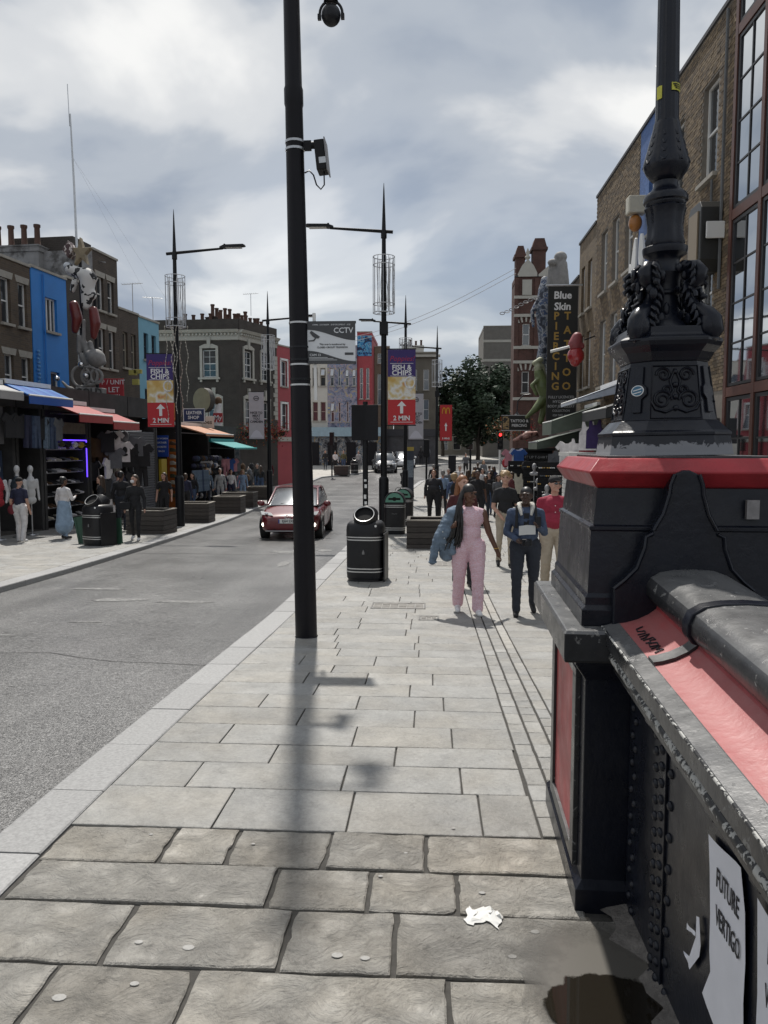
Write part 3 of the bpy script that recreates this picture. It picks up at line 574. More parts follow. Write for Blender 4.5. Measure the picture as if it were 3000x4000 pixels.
def wrap(name,a0,a1,y0,y1,mat,r=22.9,d=.002):
    b=MB(); n=8; ring=lambda y,e:[((r*K+e)*1.02*math.sin(a0+(a1-a0)*i/n),-(r*K+e)*1.02*math.cos(a0+(a1-a0)*i/n),ZL(y+R.uniform(-.6,.6))) for i in range(n+1)]
    a,c=ring(y0,d),ring(y1,d); b.add(a+c,[(i,i+1,n+2+i,n+1+i) for i in range(n)]); return b.build(name,mat,lamp)
wrap('yellow_sticker',.05,1.15,233,248,YEL); wrap('yellow_sticker',-1.25,-.72,236,261,YEL)
tb=MB()
for q in range(3): wrap('sticker_print',.15+.1*q,.95,236+3.6*q,237.8+3.6*q,BLKM,d=.004)
# ================================================================ BRIDGE PARAPET
par=thing('bridge_parapet',(.77,2.4,gz(2.4)),0,'riveted black iron bridge parapet with a sloping faded red top and rounded coping','parapet'); PX,PY_,PZ2=.77,2.4,-gz(2.4)
YN=[2.915,2.6,2.2,1.8,1.4,1.0,.5,0,-1.5]
def ext(name,prof,mat,y0=None,y1=None,ys=None,grow=0,smooth=False,closed=True,bevel=0):
    ys=ys or YN; b=MB(); b.loft([[(x-PX,y-PY_,z+.07*(y-2.9)+PZ2) for x,z in prof] for y in ys],caps=True,closed=closed); return b.build(name,mat,par,smooth=smooth,bevel=bevel)
plate=MB(); plate.loft([[(0,y-PY_,-.18+PZ2),(.04,y-PY_,-.18+PZ2),(.04,y-PY_,.99+.07*(y-2.9)+PZ2),(0,y-PY_,.99+.07*(y-2.9)+PZ2)] for y in YN]); plate.build('web_plate',PB,par)
ext('core',[(.81,-.1),(1.12,-.1),(1.12,1.14),(.81,1.08)],PB)
LED=[(.772,.905),(.70,.905),(.699,.943),(.715,.95),(.685,.957),(.672,.972),(.672,.99),(.684,1.004),(.664,1.012),(.654,1.022),(.654,1.07),(.66,1.078),(.712,1.092),(.772,1.092)]
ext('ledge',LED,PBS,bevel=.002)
WORN=flakemat('rubbed_edge_paint',(.02,.021,.023),(.42,.42,.40),34,.50,.4,.5)
bd=MB(); bd.tube([(.681-PX,y-PY_,.981+.07*(y-2.9)+PZ2) for y in YN],.0175,10); bd.build('bead_moulding',WORN,par,smooth=60)
bd=MB(); bd.tube([(.656-PX,y-PY_,1.073+.07*(y-2.9)+PZ2) for y in YN],.0045,6); bd.build('rubbed_edge',WORN,par,smooth=60)
RED=[(.7125,1.0915),(.74,1.096),(.78,1.108),(.82,1.128),(.848,1.150),(.86,1.18),(.86,1.10),(.7125,1.05)]
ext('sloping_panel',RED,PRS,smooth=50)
ROLL=[(.852,1.175),(.828,1.182),(.812,1.205),(.811,1.238),(.825,1.268),(.86,1.289),(.91,1.298),(.98,1.301),(1.05,1.297),(1.10,1.28),(1.13,1.245),(1.135,1.2),(1.12,1.15)]
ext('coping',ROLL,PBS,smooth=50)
def grow(prof,g): cx=sum(p[0] for p in prof)/len(prof); cz=sum(p[1] for p in prof)/len(prof); return [(x+g*math.copysign(1,x-cx)*min(1,abs(x-cx)*8),z+g*math.copysign(1,z-cz)*min(1,abs(z-cz)*8)) for x,z in prof]
ext('coping_joint',grow(ROLL,.012),PB,ys=[2.45,2.40],smooth=50,bevel=.004)
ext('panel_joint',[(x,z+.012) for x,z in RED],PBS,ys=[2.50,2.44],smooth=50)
# straps and rivets
for y0,y1 in ((2.44,2.56),(2.93,3.0)):
    s=MB(); s.box(-.009,.001,y0-PY_,y1-PY_,-.1+PZ2,.9+PZ2); s.build('strap_plate',PB,par,bevel=.002)
rv=MB(); rv.lathe([(.0165,0),(.016,.004),(.012,.009),(.006,.012)],10); rvm=rv.mesh('rivet',60); rvm.materials.append(PB)
def rivet(y,z,dx=0): inst('rivet',rvm,par,(-.0005-dx,y-PY_,z+PZ2),(0,rad(-90),0))
for i in range(16):
    z=.80-i*.056; rivet(2.535,z,.0085); rivet(2.475,z-.028,.0085)
for i in range(8): rivet(2.405,.72-i*.105)
for i in range(8): rivet(2.86,.78-.105*i); rivet(2.82,.74-.105*i)
for i in range(7): rivet(2.965,.76-.11*i,.0085)
# notches under the lip
for i in range(5): y=2.5-.28*i; nb=MB(); nb.box(-.055,-.002,y-.03-PY_,y+.03-PY_,.875+.07*(y-2.9)+PZ2,.905+.07*(y-2.9)+PZ2); nb.build('lip_block',PB,par,bevel=.003)
# mortar fillet and dirt along the foot
mf=MB(); q=[(-.06-.04*math.sin(i*1.9)-.03*math.sin(i*.7)*(1 if i<14 else .3),3.0-.07*i) for i in range(24)]
mf.add([(x,y-PY_,gz(y)+.004+PZ2) for x,y in q]+[(0.0,y-PY_,gz(y)+.035+PZ2) for x,y in q],[(i,i+1,25+i,24+i) for i in range(23)]); mf.build('mortar_fillet',M('rough_mortar',(.12,.11,.10),.9,var=.4,scale=25,bump=.6,bscale=60),par,smooth=80)
# ---- posters and paper on the parapet: (y along, z up) on x=.765
PAPER=M('poster_paper',(.66,.67,.72),.75,var=.06,scale=8); INK=M('poster_ink',(.015,.015,.02),.7)
def wavy(name,outline_l,outline_r,n,label,cat,mat=PAPER,x=.763):
    """left and right edges as (y,z) top to bottom"""
    (ty,tz)=outline_l[0]; o=thing(name,(x,ty,tz),0,label,cat); b=MB(); m=6; g=[]
    for i,(l_,r_) in enumerate(zip(outline_l,outline_r)):
        for j in range(m+1):
            t=j/m; g.append((-.002-.004*abs(math.sin(i*1.3+t*4)),l_[0]+(r_[0]-l_[0])*t-ty,l_[1]+(r_[1]-l_[1])*t-tz))
    k=len(outline_l); b.add(g,[(i*(m+1)+j,i*(m+1)+j+1,(i+1)*(m+1)+j+1,(i+1)*(m+1)+j) for i in range(k-1) for j in range(m)]); b.build('paper',mat,o,smooth=80); return o,ty,tz
po,ty,tz=wavy('poster',[(2.058,.704),(2.03,.62),(2.02,.5),(2.015,.40),(2.0,.35),(2.06,.245)],[(1.835,.735),(1.80,.64),(1.792,.52),(1.788,.42),(1.786,.33),(1.80,.20)],6,'torn white poster lettered FUTURE VERTIGO pasted on the parapet','poster')
RT=(rad(90),0,rad(-90))
text('FUTURE',.074,INK,po,(-.0075,1.905-ty,.627-tz),RT,sx=.56,bold=.0004,ext=.0006); text('VERTIGO',.074,INK,po,(-.0075,1.895-ty,.527-tz),RT,sx=.52,bold=.0004,ext=.0006)
wavy('poster',[(1.745,.713),(1.725,.6),(1.72,.5),(1.718,.3),(1.72,.15)],[(1.50,.70),(1.49,.6),(1.485,.5),(1.48,.3),(1.48,.15)],5,'second white poster on the parapet beside the FUTURE VERTIGO one','poster')
p2=[o for o in bpy.data.objects if o.name.startswith('poster') and o.parent is None][-1]
text('FUTURE',.074,INK,p2,(-.0075,-.14,-.085),RT,sx=.5,bold=.0004,ext=.0006); text('VERTIGO',.074,INK,p2,(-.0075,-.14,-.185),RT,sx=.46,bold=.0004,ext=.0006)
wavy('torn_paper',[(2.125,.43),(2.115,.37),(2.17,.27),(2.215,.262)],[(2.095,.44),(2.077,.37),(2.09,.33),(2.155,.245)],4,'small scrap of torn white paper stuck to the parapet','paper')
wavy('torn_paper',[(2.20,.36),(2.19,.345)],[(2.12,.38),(2.12,.37)],2,'thin strip of torn paper stuck beside the rivets','paper')
def onred(x,y): return (x-PX,y-PY_,float(np.interp(x,[.7125,.74,.78,.82,.848],[1.0915,1.096,1.108,1.128,1.15]))+.07*(y-2.9)+PZ2+.0035)
for k_,st_ in enumerate([[(.775,2.80),(.75,2.79),(.748,2.765),(.77,2.755),(.765,2.73),(.74,2.735)],[(.74,2.71),(.775,2.715),(.755,2.69),(.738,2.685)],[(.742,2.67),(.776,2.675),(.778,2.65),(.76,2.655),(.758,2.635),(.742,2.64)],[(.775,2.62),(.75,2.63),(.746,2.60),(.772,2.595),(.775,2.62)],[(.744,2.58),(.775,2.585),(.757,2.565),(.776,2.55),(.745,2.54)]]): scrawl('ink_stroke',[onred(*p_) for p_ in st_],.0028,INK,par)
# ================================================================ CCTV POLE
cp=thing('camera_pole',(-1.325,8.1,gz(8.1)),0,'tall tapering black street pole carrying cameras and the CCTV sign','pole',rot=(0,rad(-.85),0)); Z0=-gz(8.1)
b=MB(); b.lathe([(.118,-.02),(.116,.6),(.108,2.2),(.098,4.2),(.090,5.50),(.098,5.53),(.098,5.68),(.088,5.71),(.082,6.6),(.07,9.0)],12,rot=.26); b.build('shaft',M('pole_black',(.006,.0055,.008),.45,var=.2,scale=6,bump=.05,bscale=40,spec=.22),cp,smooth=40)
b=MB(); b.lathe([(.125,-.02),(.125,.004),(.119,.012)],12,rot=.26); b.build('base_flange',BLK,cp)
STRAP=M('steel_band',(.5,.5,.5),.35,metal=.8,var=.1)
for z,dk in ((3.05,0),(2.80,0),(2.67,0),(2.62,0),(2.47,0),(2.41,0)):
    b=MB(); r=.110-.0045*(z-1.5); b.lathe([(r+.001,z+Z0-.009),(r+.004,z+Z0-.009),(r+.004,z+Z0+.009),(r+.001,z+Z0+.009)],24); b.build('band_clamp',STRAP if R.random()<.8 else BLK,cp,smooth=40)
b=MB(); b.cbox((.16,.0,2.70+Z0),(.03,.03,.9)); b.build('sign_rail',WHITE,cp)
for z_ in (4.80,4.875):
    b=MB(); b.lathe([(.095,z_+Z0-.012),(.0995,z_+Z0-.012),(.0995,z_+Z0+.012),(.095,z_+Z0+.012)],20); b.build('camera_bracket',METAL,cp)
b=MB(); b.box(.09,.17,-.02,.02,4.79+Z0,4.885+Z0); b.build('bracket_plate',BLKM,cp)
b=MB(); b.tube([(.17,0,4.84+Z0),(.27,0,4.84+Z0)],.035,10); b.build('bracket_arm',BLKM,cp,smooth=40)
bx=thing('camera_box',(-1.11,8.1,4.57),0,'black boxy traffic camera on a side bracket of the tall pole','camera',rot=(0,rad(-6),0))
b=MB(); b.box(-.055,.05,-.10,.10,0,.30); b.build('housing',BLKM,bx,bevel=.012); b=MB(); b.box(.05,.062,-.115,.115,-.02,.31); b.build('front_plate',M('grey_plate',(.2,.2,.21),.5),bx,bevel=.003)
b=MB(); b.box(-.02,.05,-.104,-.098,.06,.12); b.build('label_plate',METAL,bx)
b=MB(); b.tube([(-.19,0,.02),(-.14,-.01,.035),(-.10,-.02,-.02),(-.08,-.02,-.12),(-.04,-.02,-.17),(.0,-.02,-.13),(.01,-.01,0)],.008,6); b.build('cable',BLK,bx,smooth=60)
dm=thing('dome_camera',(-1.02,8.1,6.0),0,'black round dome camera hanging in a yoke at the pole top','camera')
b=MB(); b.ell((0,0,.105),(.098,.098,.105),20,12); b.build('ball',BLK,dm,smooth=80); b=MB(); b.tube([(.115*math.cos(t),0,.12+.125*math.sin(t)) for t in [math.pi*i/12 for i in range(13)]],.014,8); b.cbox((-.118,0,.09),(.035,.04,.05)); b.cbox((.118,0,.09),(.035,.04,.05)); b.build('yoke',BLK,dm,smooth=50)
b=MB(); b.lathe([(.075,.235),(.06,.27),(.055,.6)],16); b.tube([(0,0,.58),(-.2,0,.6),(-.42,0,.58)],.03,8); b.build('hanger',BLK,dm,smooth=40)
b=MB(); b.tube([(-.085,-.02,6.5+Z0),(-.15,-.02,6.44+Z0),(-.17,-.02,6.55+Z0),(-.14,0,6.75+Z0)],.008,6); b.build('cable',BLK,cp,smooth=60); b=MB(); b.tube([(.085,0,6.45+Z0),(.15,0,6.47+Z0),(.18,.0,6.44+Z0)],.012,6); b.build('cable',BLK,cp,smooth=60)
# sign
sg=thing('cctv_sign',(-1.03,8.06,2.63),0,'grey and white CCTV warning sign with a camera picture strapped to the pole','sign')
SW=M('sign_white',(.62,.64,.66),.45,var=.05,scale=3); SD=M('sign_dark',(.05,.052,.056),.5)
b=MB(); b.box(-.25,.25,0,.012,0,.43); b.build('board',SW,sg); 
for z_ in (-.005,.41): b=MB(); b.box(-.255,.255,.012,.03,z_,z_+.025); b.build('board_rail',BLK,sg)
def curve(a,c,n=16): return [(a[0]+(c[0]-a[0])*t,a[1]+(c[1]-a[1])*(t*t*(3-2*t))) for t in [i/n for i in range(n+1)]]
b=MB(); b.prism([(.25,.43),(-.25,.43)]+curve((-.25,.345),(.25,.235)),-.003,.001,'y'); b.build('dark_swoosh',SD,sg); b=MB(); b.prism([(.25,0),(-.25,0)]+curve((-.25,.13),(.25,.02)),-.003,.001,'y'); b.build('dark_swoosh',SD,sg)
text('CCTV',.078,SW,sg,(.125,-.0035,.335),ext=.001,bold=.001); text('CRIME - DISORDER - ENFORCEMENT - ASB',.021,SW,sg,(0,-.0035,.395),ext=.001)
text('This area is monitored by',.026,SD,sg,(.01,-.002,.195),ext=.001,bold=.0004); text('CLOSED CIRCUIT TELEVISION',.024,SD,sg,(.01,-.002,.163),ext=.001,bold=.0006)
text('CAM 13',.034,SW,sg,(-.17,-.0035,.085),ext=.001,bold=.0004)
b=MB()
for z,x1 in ((.058,-.04),(.045,.02),(.032,.06)): b.box(-.235,x1,-.0045,-.002,z,z+.004)
b.build('small_print',SW,sg)
b=MB(); b.prism([(-.225,.315),(-.21,.335),(-.12,.275),(-.135,.255),(-.17,.26),(-.195,.275)],-.006,.0,'y'); b.prism([(-.24,.225),(-.24,.235),(-.19,.24),(-.17,.262),(-.16,.255),(-.18,.228)],-.0055,.0,'y'); b.build('camera_picture',SD,sg)
b=MB(); b.box(.14,.23,-.0025,.001,.085,.11); b.build('sponsor_mark',SD,sg)
b.v=[]
# ================================================================ STREET FURNITURE
SILV=M('silver_band',(.55,.55,.54),.35,metal=.5,var=.1); BINB=M('bin_black',(.011,.011,.013),.42,var=.3,scale=4,bump=.06,bscale=30,spec=.35)
HOLE=M('void_black',(.003,.003,.003),.9)
def make_bin():
    t=thing('litter_bin'); b=MB(); b.lathe([(.29,0),(.29,.05),(.305,.06),(.31,.12),(.31,.75),(.318,.755),(.318,.775),(.30,.78)],32,pw=3.6); b.build('body',BINB,t,smooth=35)
    b=MB(); b.lathe([(.318,.775),(.318,.84),(.313,.90),(.298,.95),(.26,.985),(.17,1.0),(.09,1.005)],32,pw=3.0); b.build('hood',BINB,t,smooth=50)
    for z in (.165,.215,.69,.735): q=MB(); q.lathe([(.309,z),(.3145,z),(.3145,z+.018),(.309,z+.018)],32,pw=3.6); q.build('silver_band',SILV,t,smooth=35)
    for s in (0,1):
        m=Matrix.Rotation(s*math.pi,4,'Z')@Matrix.Translation((0,-.165,1.085))@Matrix.Rotation(rad(42),4,'X'); q=MB(); n=24; ring=lambda r,z:[tuple(m@Vector((r*math.cos(2*math.pi*k/n),r*math.sin(2*math.pi*k/n),z))) for k in range(n)]
        q.loft([ring(.19,-.14),ring(.18,.035),ring(.172,.05),ring(.157,.045),ring(.15,-.04)],caps=False); r_=q.build('aperture_ring',BINB,t,smooth=50)
        q=MB(); q.add(ring(.153,.005),[tuple(range(n))]); q.build('aperture',HOLE,r_)
        q=MB(); q.loft([ring(.168,.050),ring(.156,.0475)],caps=False); q.build('bright_rim',SILV,r_)
    e=MB(); oc=lambda r,y:[(r*math.cos(math.pi/8+math.pi/4*k),y,.50+r*math.sin(math.pi/8+math.pi/4*k)) for k in range(8)]
    e.loft([oc(.075,-.305),oc(.075,-.3135),oc(.062,-.3135),oc(.06,-.311)]); e.build('badge',BINB,t); e=MB(); e.prism([(-.02,.465),(.02,.465),(.02,.50),(0,.545),(-.02,.50)],-.3145,-.309,'y'); e.build('badge_mark',M('badge_grey',(.16,.16,.16),.5),t)
    e=MB(); e.box(.322,.345,-.25,.25,.0,.80); e.build('side_door',BINB,t,bevel=.008); e=MB(); e.lathe([(.02,0),(.02,.004)],12); o=e.build('sticker_dot',WHITE,t,loc=(.2,-.285,.93)); o.rotation_euler=(rad(80),0,rad(30))
    return t
bin1=make_bin(); bin1.location=(-1.06,12.71,gz(12.71)); bin1.rotation_euler.z=rad(-4); props(bin1,'black domed litter bin with silver bands standing by the tall camera pole','litter bin','domed black litter bins')
copy_tree(bin1,(-8.05,18.15,gz(18.15)),rad(-22),'black domed litter bin between green boards on the far pavement','domed black litter bins')
copy_tree(bin1,(-6.1,61.9,gz(61.9)),rad(5),'black litter bin on the corner before the mural house','domed black litter bins')
GREEN=M('recycling_green',(.10,.26,.19),.45,var=.1)
def make_recycler():
    t=thing('recycling_bin'); b=MB(); b.lathe([(.29,0),(.30,.06),(.30,.90)],28,pw=5); b.build('body',BINB,t,smooth=35)
    hp=[(.31*math.cos(math.pi*i/16),.90+.33*math.sin(math.pi*i/16)) for i in range(17)]; b=MB(); b.prism(hp,-.30,.30,'y'); b.build('hood',BINB,t,bevel=.012)
    gp=[(.255*math.cos(math.pi*i/16),.925+.265*math.sin(math.pi*i/16)) for i in range(17)]; b=MB(); b.prism(gp,-.312,-.29,'y'); b.build('green_panel',GREEN,t)
    b=MB(); b.prism([(-.17,.99),(-.17,1.05),(-.05,1.05),(-.03,1.075),(.03,1.075),(.05,1.05),(.17,1.05),(.17,.99),(.05,.99),(.03,.965),(-.03,.965),(-.05,.99)],-.3135,-.30,'y'); b.build('slot',HOLE,t)
    for z in (.13,.185,.78,.83): q=MB(); q.lathe([(.299,z),(.3045,z),(.3045,z+.018),(.299,z+.018)],28,pw=5); q.build('silver_band',SILV,t,smooth=35)
    text('Recycle',.05,M('badge_grey',(.16,.16,.16),.5),t,(0,-.303,.60),ext=.001); return t
rb=make_recycler(); rb.location=(-1.0,21.95,gz(21.95)); props(rb,'black recycling bin with a pale green arched top before the lamp post','recycling bin','green topped recycling bins')
copy_tree(rb,(-.86,25.6,gz(25.6)),rad(-6),'second green-topped recycling bin, standing behind the first','green topped recycling bins')
# planters of stacked timber
WOOD=M('weathered_timber',(.060,.052,.046),.8,var=.35,scale=5,bump=.25,bscale=30,stretch=(1,1,8),rnd=.25); WTOP=M('planter_rim',(.22,.20,.17),.7,var=.2,scale=8)
_pl={}
def plank(parent,x0,x1,y0,y1,z0,z1,mat=WOOD,name='plank'):
    d=(round(x1-x0,3),round(y1-y0,3),round(z1-z0,3),mat.name)
    if d not in _pl:
        b=MB(); b.cbox((0,0,0),d[:3]); me=b.mesh('plank'); bm=bmesh.new(); bm.from_mesh(me); bmesh.ops.bevel(bm,geom=bm.edges[:],offset=.006,segments=1,affect='EDGES'); bm.to_mesh(me); bm.free(); me.materials.append(mat); _pl[d]=me
    return inst(name,_pl[d],parent,((x0+x1)/2,(y0+y1)/2,(z0+z1)/2))
def make_planter(w,d,h=.68):
    t=thing('timber_planter'); n=5; q=h/n
    for i in range(n):
        z0=i*q+.004; z1=(i+1)*q-.006
        plank(t,-w/2,w/2,-d/2,-d/2+.05,z0,z1); plank(t,-w/2,w/2,d/2-.05,d/2,z0,z1); plank(t,-w/2,-w/2+.05,-d/2+.052,d/2-.052,z0,z1); plank(t,w/2-.05,w/2,-d/2+.052,d/2-.052,z0,z1)
    for a in ((-w/2-.01,w/2+.01,-d/2-.01,-d/2+.08),(-w/2-.01,w/2+.01,d/2-.08,d/2+.01),(-w/2-.01,-w/2+.08,-d/2+.082,d/2-.082),(w/2-.08,w/2+.01,-d/2+.082,d/2-.082)): plank(t,a[0],a[1],a[2],a[3],h,h+.03,WTOP,'rim')
    b=MB(); b.box(-w/2+.051,w/2-.051,-d/2+.051,d/2-.051,.05,h-.06); b.build('soil',M('soil',(.04,.032,.025),.95,var=.3,scale=20,bump=.5),t); return t
GP='timber planters along the pavements'
pl=make_planter(1.12,1.0); pl.location=(.02,18.3,gz(18.3)-.02); props(pl,'dark timber planter behind the woman in the pink jumpsuit','planter',GP)
for x,y,lb in [(-8.05,21.75,'timber planter behind the woman in the face mask'),(-8.15,26.3,'timber planter behind the foot of the left lamp post'),(-8.2,31.0,'timber planter between the hat stalls and the kerb'),(-8.55,34.2,'longer timber planter before the women in pale clothes'),(-9.0,40.0,'timber planter by the man in the dark sweater'),(-6.9,60.2,'timber planter on the street corner before the mural house')]:
    copy_tree(pl,(x,y,gz(y)-.02),rad(R.uniform(-6,6)),lb,GP,scale=(1.25,1,1) if 'longer' in lb else None)
# lamp posts
POST=M('post_black',(.007,.0075,.009),.42,var=.2,scale=5,spec=.25)
def make_post(side,cage=True):
    """arm points to side (+1 right, -1 left)"""
    t=thing('lamp_post'); b=MB(); b.lathe([(.145,0),(.145,1.55),(.13,1.6),(.095,1.64),(.088,4),(.07,7),(.058,8.5)],14); b.build('column',POST,t,smooth=40)
    b=MB(); b.lathe([(.085,8.45),(.085,8.62),(.06,8.7),(.045,9.1),(.018,9.8),(.006,9.98)],10); b.build('spike',POST,t,smooth=40)
    b=MB(); b.tube([(-side*.26,0,8.62),(0,0,8.64),(side*1.55,0,8.76)],[.05,.05,.035],8); b.build('arm',POST,t,smooth=40)
    b=MB(); b.loft([[(side*x,y_,8.76+(x-1.5)*.075+z) for y_,z in ((-w_,0),(w_,0),(w_*.8,h_),(-w_*.8,h_))] for x,w_,h_ in ((1.45,.06,.06),(1.6,.13,.09),(2.2,.12,.06),(2.26,.08,.03))]); hd=b.build('lantern',POST,t,smooth=30)
    b=MB(); b.box(side*1.65 if side>0 else -2.15,2.15 if side>0 else -1.65,-.1,.1,8.765,8.773); b.build('lens',M('lamp_lens',(.55,.55,.52),.2),hd)
    b=MB(); b.lathe([(.03,8.85),(.03,8.90)],8,(side*1.6,0)); b.build('sensor',POST,hd)
    if cage:
        w_=MB()
        for z in (6.35,7.93,6.6,7.7): w_.tube([(.31*math.cos(2*math.pi*k/20),.31*math.sin(2*math.pi*k/20),z) for k in range(21)],.012,5)
        for k in range(12): a=2*math.pi*k/12; w_.tube([(.31*math.cos(a),.31*math.sin(a),6.35),(.31*math.cos(a),.31*math.sin(a),7.93)],.009,5)
        for k in range(4): a=math.pi/4+math.pi/2*k; w_.tube([(.06*math.cos(a),.06*math.sin(a),6.37),(.31*math.cos(a),.31*math.sin(a),6.37)],.01,5)
        cg=w_.build('light_cage',M('cage_wire',(.42,.43,.45),.4,metal=.6),t); cg['kind']='stuff'
        w_=MB()
        for k in range(22):
            a=R.uniform(0,6.28); r=R.uniform(.12,.29); z0=R.uniform(6.4,6.6); pts=[(r*math.cos(a)+R.uniform(-.02,.02),r*math.sin(a)+R.uniform(-.02,.02),z0+.33*i) for i in range(5)]; w_.tube(pts,.007,4)
        cg=w_.build('fairy_lights',M('fairy_wire',(.60,.61,.62),.4),t); cg['kind']='stuff'
    return t
def banner(parent,x0,x1,z0,z1,style,y=-.02):
    """cloth banner between two rods; parts hang from one banner part"""
    b=MB(); nx,nz=4,10; g=[(x0+(x1-x0)*i/nx,y+.012*math.sin(3*j/nz*2+i*.8),z0+(z1-z0)*j/nz) for j in range(nz+1) for i in range(nx+1)]
    W,H=x1-x0,z1-z0; cx=(x0+x1)/2; yf=y-.022
    base={'fish':M('banner_red',(.46,.022,.028),.6),'grey':M('banner_grey',(.42,.41,.44),.7,var=.06),'m':M('banner_red2',(.42,.018,.024),.6)}[style]
    t=thing('street_banner'); b.box(x0,x1,y-.012,y+.0,z0,z1); b.build('cloth',base,t)
    for z in (z0-.02,z1+.02): q=MB(); q.tube([(x0-.02,y,z),(x1+.02,y,z)],.018,6); q.build('rod',POST,t)
    def rect(nm,a0,a1,c0,c1,mat,d=0): q=MB(); q.box(a0,a1,yf+.004-d,yf+.012,c0,c1); return q.build(nm,mat,t)
    wh=M('print_white',(.72,.72,.72),.6)
    if style=='fish':
        rect('purple_panel',x0,x1,z1-.36*H,z1,M('banner_purple',(.035,.018,.13),.6)); rect('food_photo',x0,x1,z0+.335*H,z1-.36*H,patchmat('food_photo',[(0,(.3,.14,.04)),(.36,(.55,.36,.10)),(.46,(.62,.5,.25)),(.53,(.72,.72,.70)),(.62,(.6,.45,.2)),(.7,(.5,.1,.03))],2.6,.6,kind='linear',seed=4))
        q=MB(); q.tube([(x0+W*.80+.14*math.cos(a),yf-.002,z0+.56*H+.16*math.sin(a)) for a in [2*math.pi*k/16 for k in range(17)]],.025,4); q.build('plate_rim',wh,t)
        text('Poppies!',.21*W/.8,M('script_red',(.35,.02,.06),.6),t,(cx,yf+.002,z1-.12*H),ext=.002,shear=.3); rect('white_line',x0+.08*W,x1-.08*W,z1-.185*H,z1-.18*H,wh,.001); rect('white_line',x0+.08*W,x1-.08*W,z1-.352*H,z1-.347*H,wh,.001)
        text('FISH &',.20*W/.8,wh,t,(cx,yf+.002,z1-.238*H),ext=.002,bold=.005,sx=1.0); text('CHIPS',.20*W/.8,wh,t,(cx,yf+.002,z1-.310*H),ext=.002,bold=.005,sx=1.08)
        q=MB(); az=z0+.15*H; q.prism([(cx-.055*W,az),(cx+.055*W,az),(cx+.055*W,az+.10*H),(cx+.17*W,az+.10*H),(cx,az+.165*H),(cx-.17*W,az+.10*H),(cx-.055*W,az+.10*H)],yf+.002,yf+.012,'y'); q.build('arrow',wh,t)
        text('2 MIN',.19*W/.8,wh,t,(cx,yf+.002,z0+.085*H),ext=.002,bold=.005); rect('white_line',x0+.1*W,x1-.1*W,z0+.03*H,z0+.036*H,wh,.001)
    elif style=='grey':
        dk=M('print_dark',(.03,.03,.04),.6)
        q=MB(); q.tube([(cx+.12*math.cos(a),yf+.002,z1-.13*H+.10*math.sin(a)) for a in [2*math.pi*k/16 for k in range(17)]],.014,4); q.box(cx-.09,cx+.09,yf+.0,yf+.01,z1-.14*H,z1-.125*H); q.build('round_logo',dk,t)
        for i,s in enumerate(('NICE TO','MEAT','YOU','CAMDEN')): text(s,.15,dk,t,(cx,yf+.002,z0+.56*H-.14*i),ext=.002,bold=.004)
        q=MB(); q.prism([(x0+.05*W+ .9*W*i/12,z0+.03*H+(.16*H*math.sin(math.pi*i/12))) for i in range(13)],yf+.004,yf+.012,'y'); q.build('pale_dome',M('print_pale',(.55,.54,.60),.6),t)
    else:
        yl=M('arch_yellow',(.60,.32,.02),.5); q=MB()
        for s in (-1,1): q.tube([(cx+s*(.02+.10*(1-math.cos(a))),yf,z1-.24*H+.26*H*.62*math.sin(a)) for a in [math.pi*k/12 for k in range(13)]],[.03]*13,5)
        q.build('arches',yl,t)
        q=MB(); az=z0+.27*H; q.prism([(cx-.05*W,az),(cx+.05*W,az),(cx+.05*W,az+.14*H),(cx+.12*W,az+.14*H),(cx,az+.24*H),(cx-.12*W,az+.14*H),(cx-.05*W,az+.14*H)],yf+.002,yf+.012,'y'); q.build('arrow',wh,t); text('3 MINS',.15,wh,t,(cx,yf+.002,z0+.06*H),ext=.002,bold=.004)
    return t
GL='tall spiked street lamp posts'
def bracket_bars(post,x0,z0,z1):
    for z in (z0-.02,z1+.02): q=MB(); q.tube([(0,0,z),(x0,0,z)],.016,6); q.build('banner_bracket',POST,post)
pL=make_post(1); pL.location=(-8.07,24.35,gz(24.35)); props(pL,'spiked black lamp post with a FISH & CHIPS banner beside the red-awning shops','lamp post',GL); bracket_bars(pL,-.12,3.2,5.5)
bn=banner(None,-.98,-.12,3.2,5.5,'fish'); bn.location=pL.location; props(bn,'purple and red FISH & CHIPS banner on the lamp post by the red awnings','banner','fish and chips banners')
pR=make_post(-1); pR.location=(-1.35,22.5,gz(22.5)); props(pR,'spiked black lamp post with a FISH & CHIPS banner beside the recycling bins','lamp post',GL); bracket_bars(pR,.12,3.15,5.3)
b=MB(); b.box(-.12,.12,-.12,.12,5.72,6.1); b.build('control_box',POST,pR,bevel=.02)
bn=banner(None,.12,.92,3.15,5.3,'fish'); bn.location=pR.location; props(bn,'purple and red FISH & CHIPS banner on the lamp post by the recycling bins','banner','fish and chips banners')
for x,y,sd,st,bx,lb,lb2 in [(-7.62,36.2,1,'grey',-.95,'spiked lamp post carrying the grey NICE TO MEAT YOU banner before the red house','grey banner reading NICE TO MEAT YOU CAMDEN'),(-1.2,37.5,-1,'grey',.15,'spiked lamp post behind the one with the fish banner','grey burger banner half hidden behind the fish banner'),(.4,47,-1,'m',.18,'spiked lamp post carrying the red banner with yellow arches','red banner with yellow arches and a white arrow'),(-8.6,50.5,1,None,0,'plain spiked lamp post on the far corner by the red house','')]:
    p_=copy_tree(pL if sd>0 else pR,(x,y,gz(y)),0,lb,GL)
    if st:
        W=.72 if st!='m' else .74; H=2.2 if st!='m' else 2.15; bn=banner(None,bx,bx+W,3.1,3.1+H,st); bn.location=(x,y,gz(y)); props(bn,lb2,'banner')
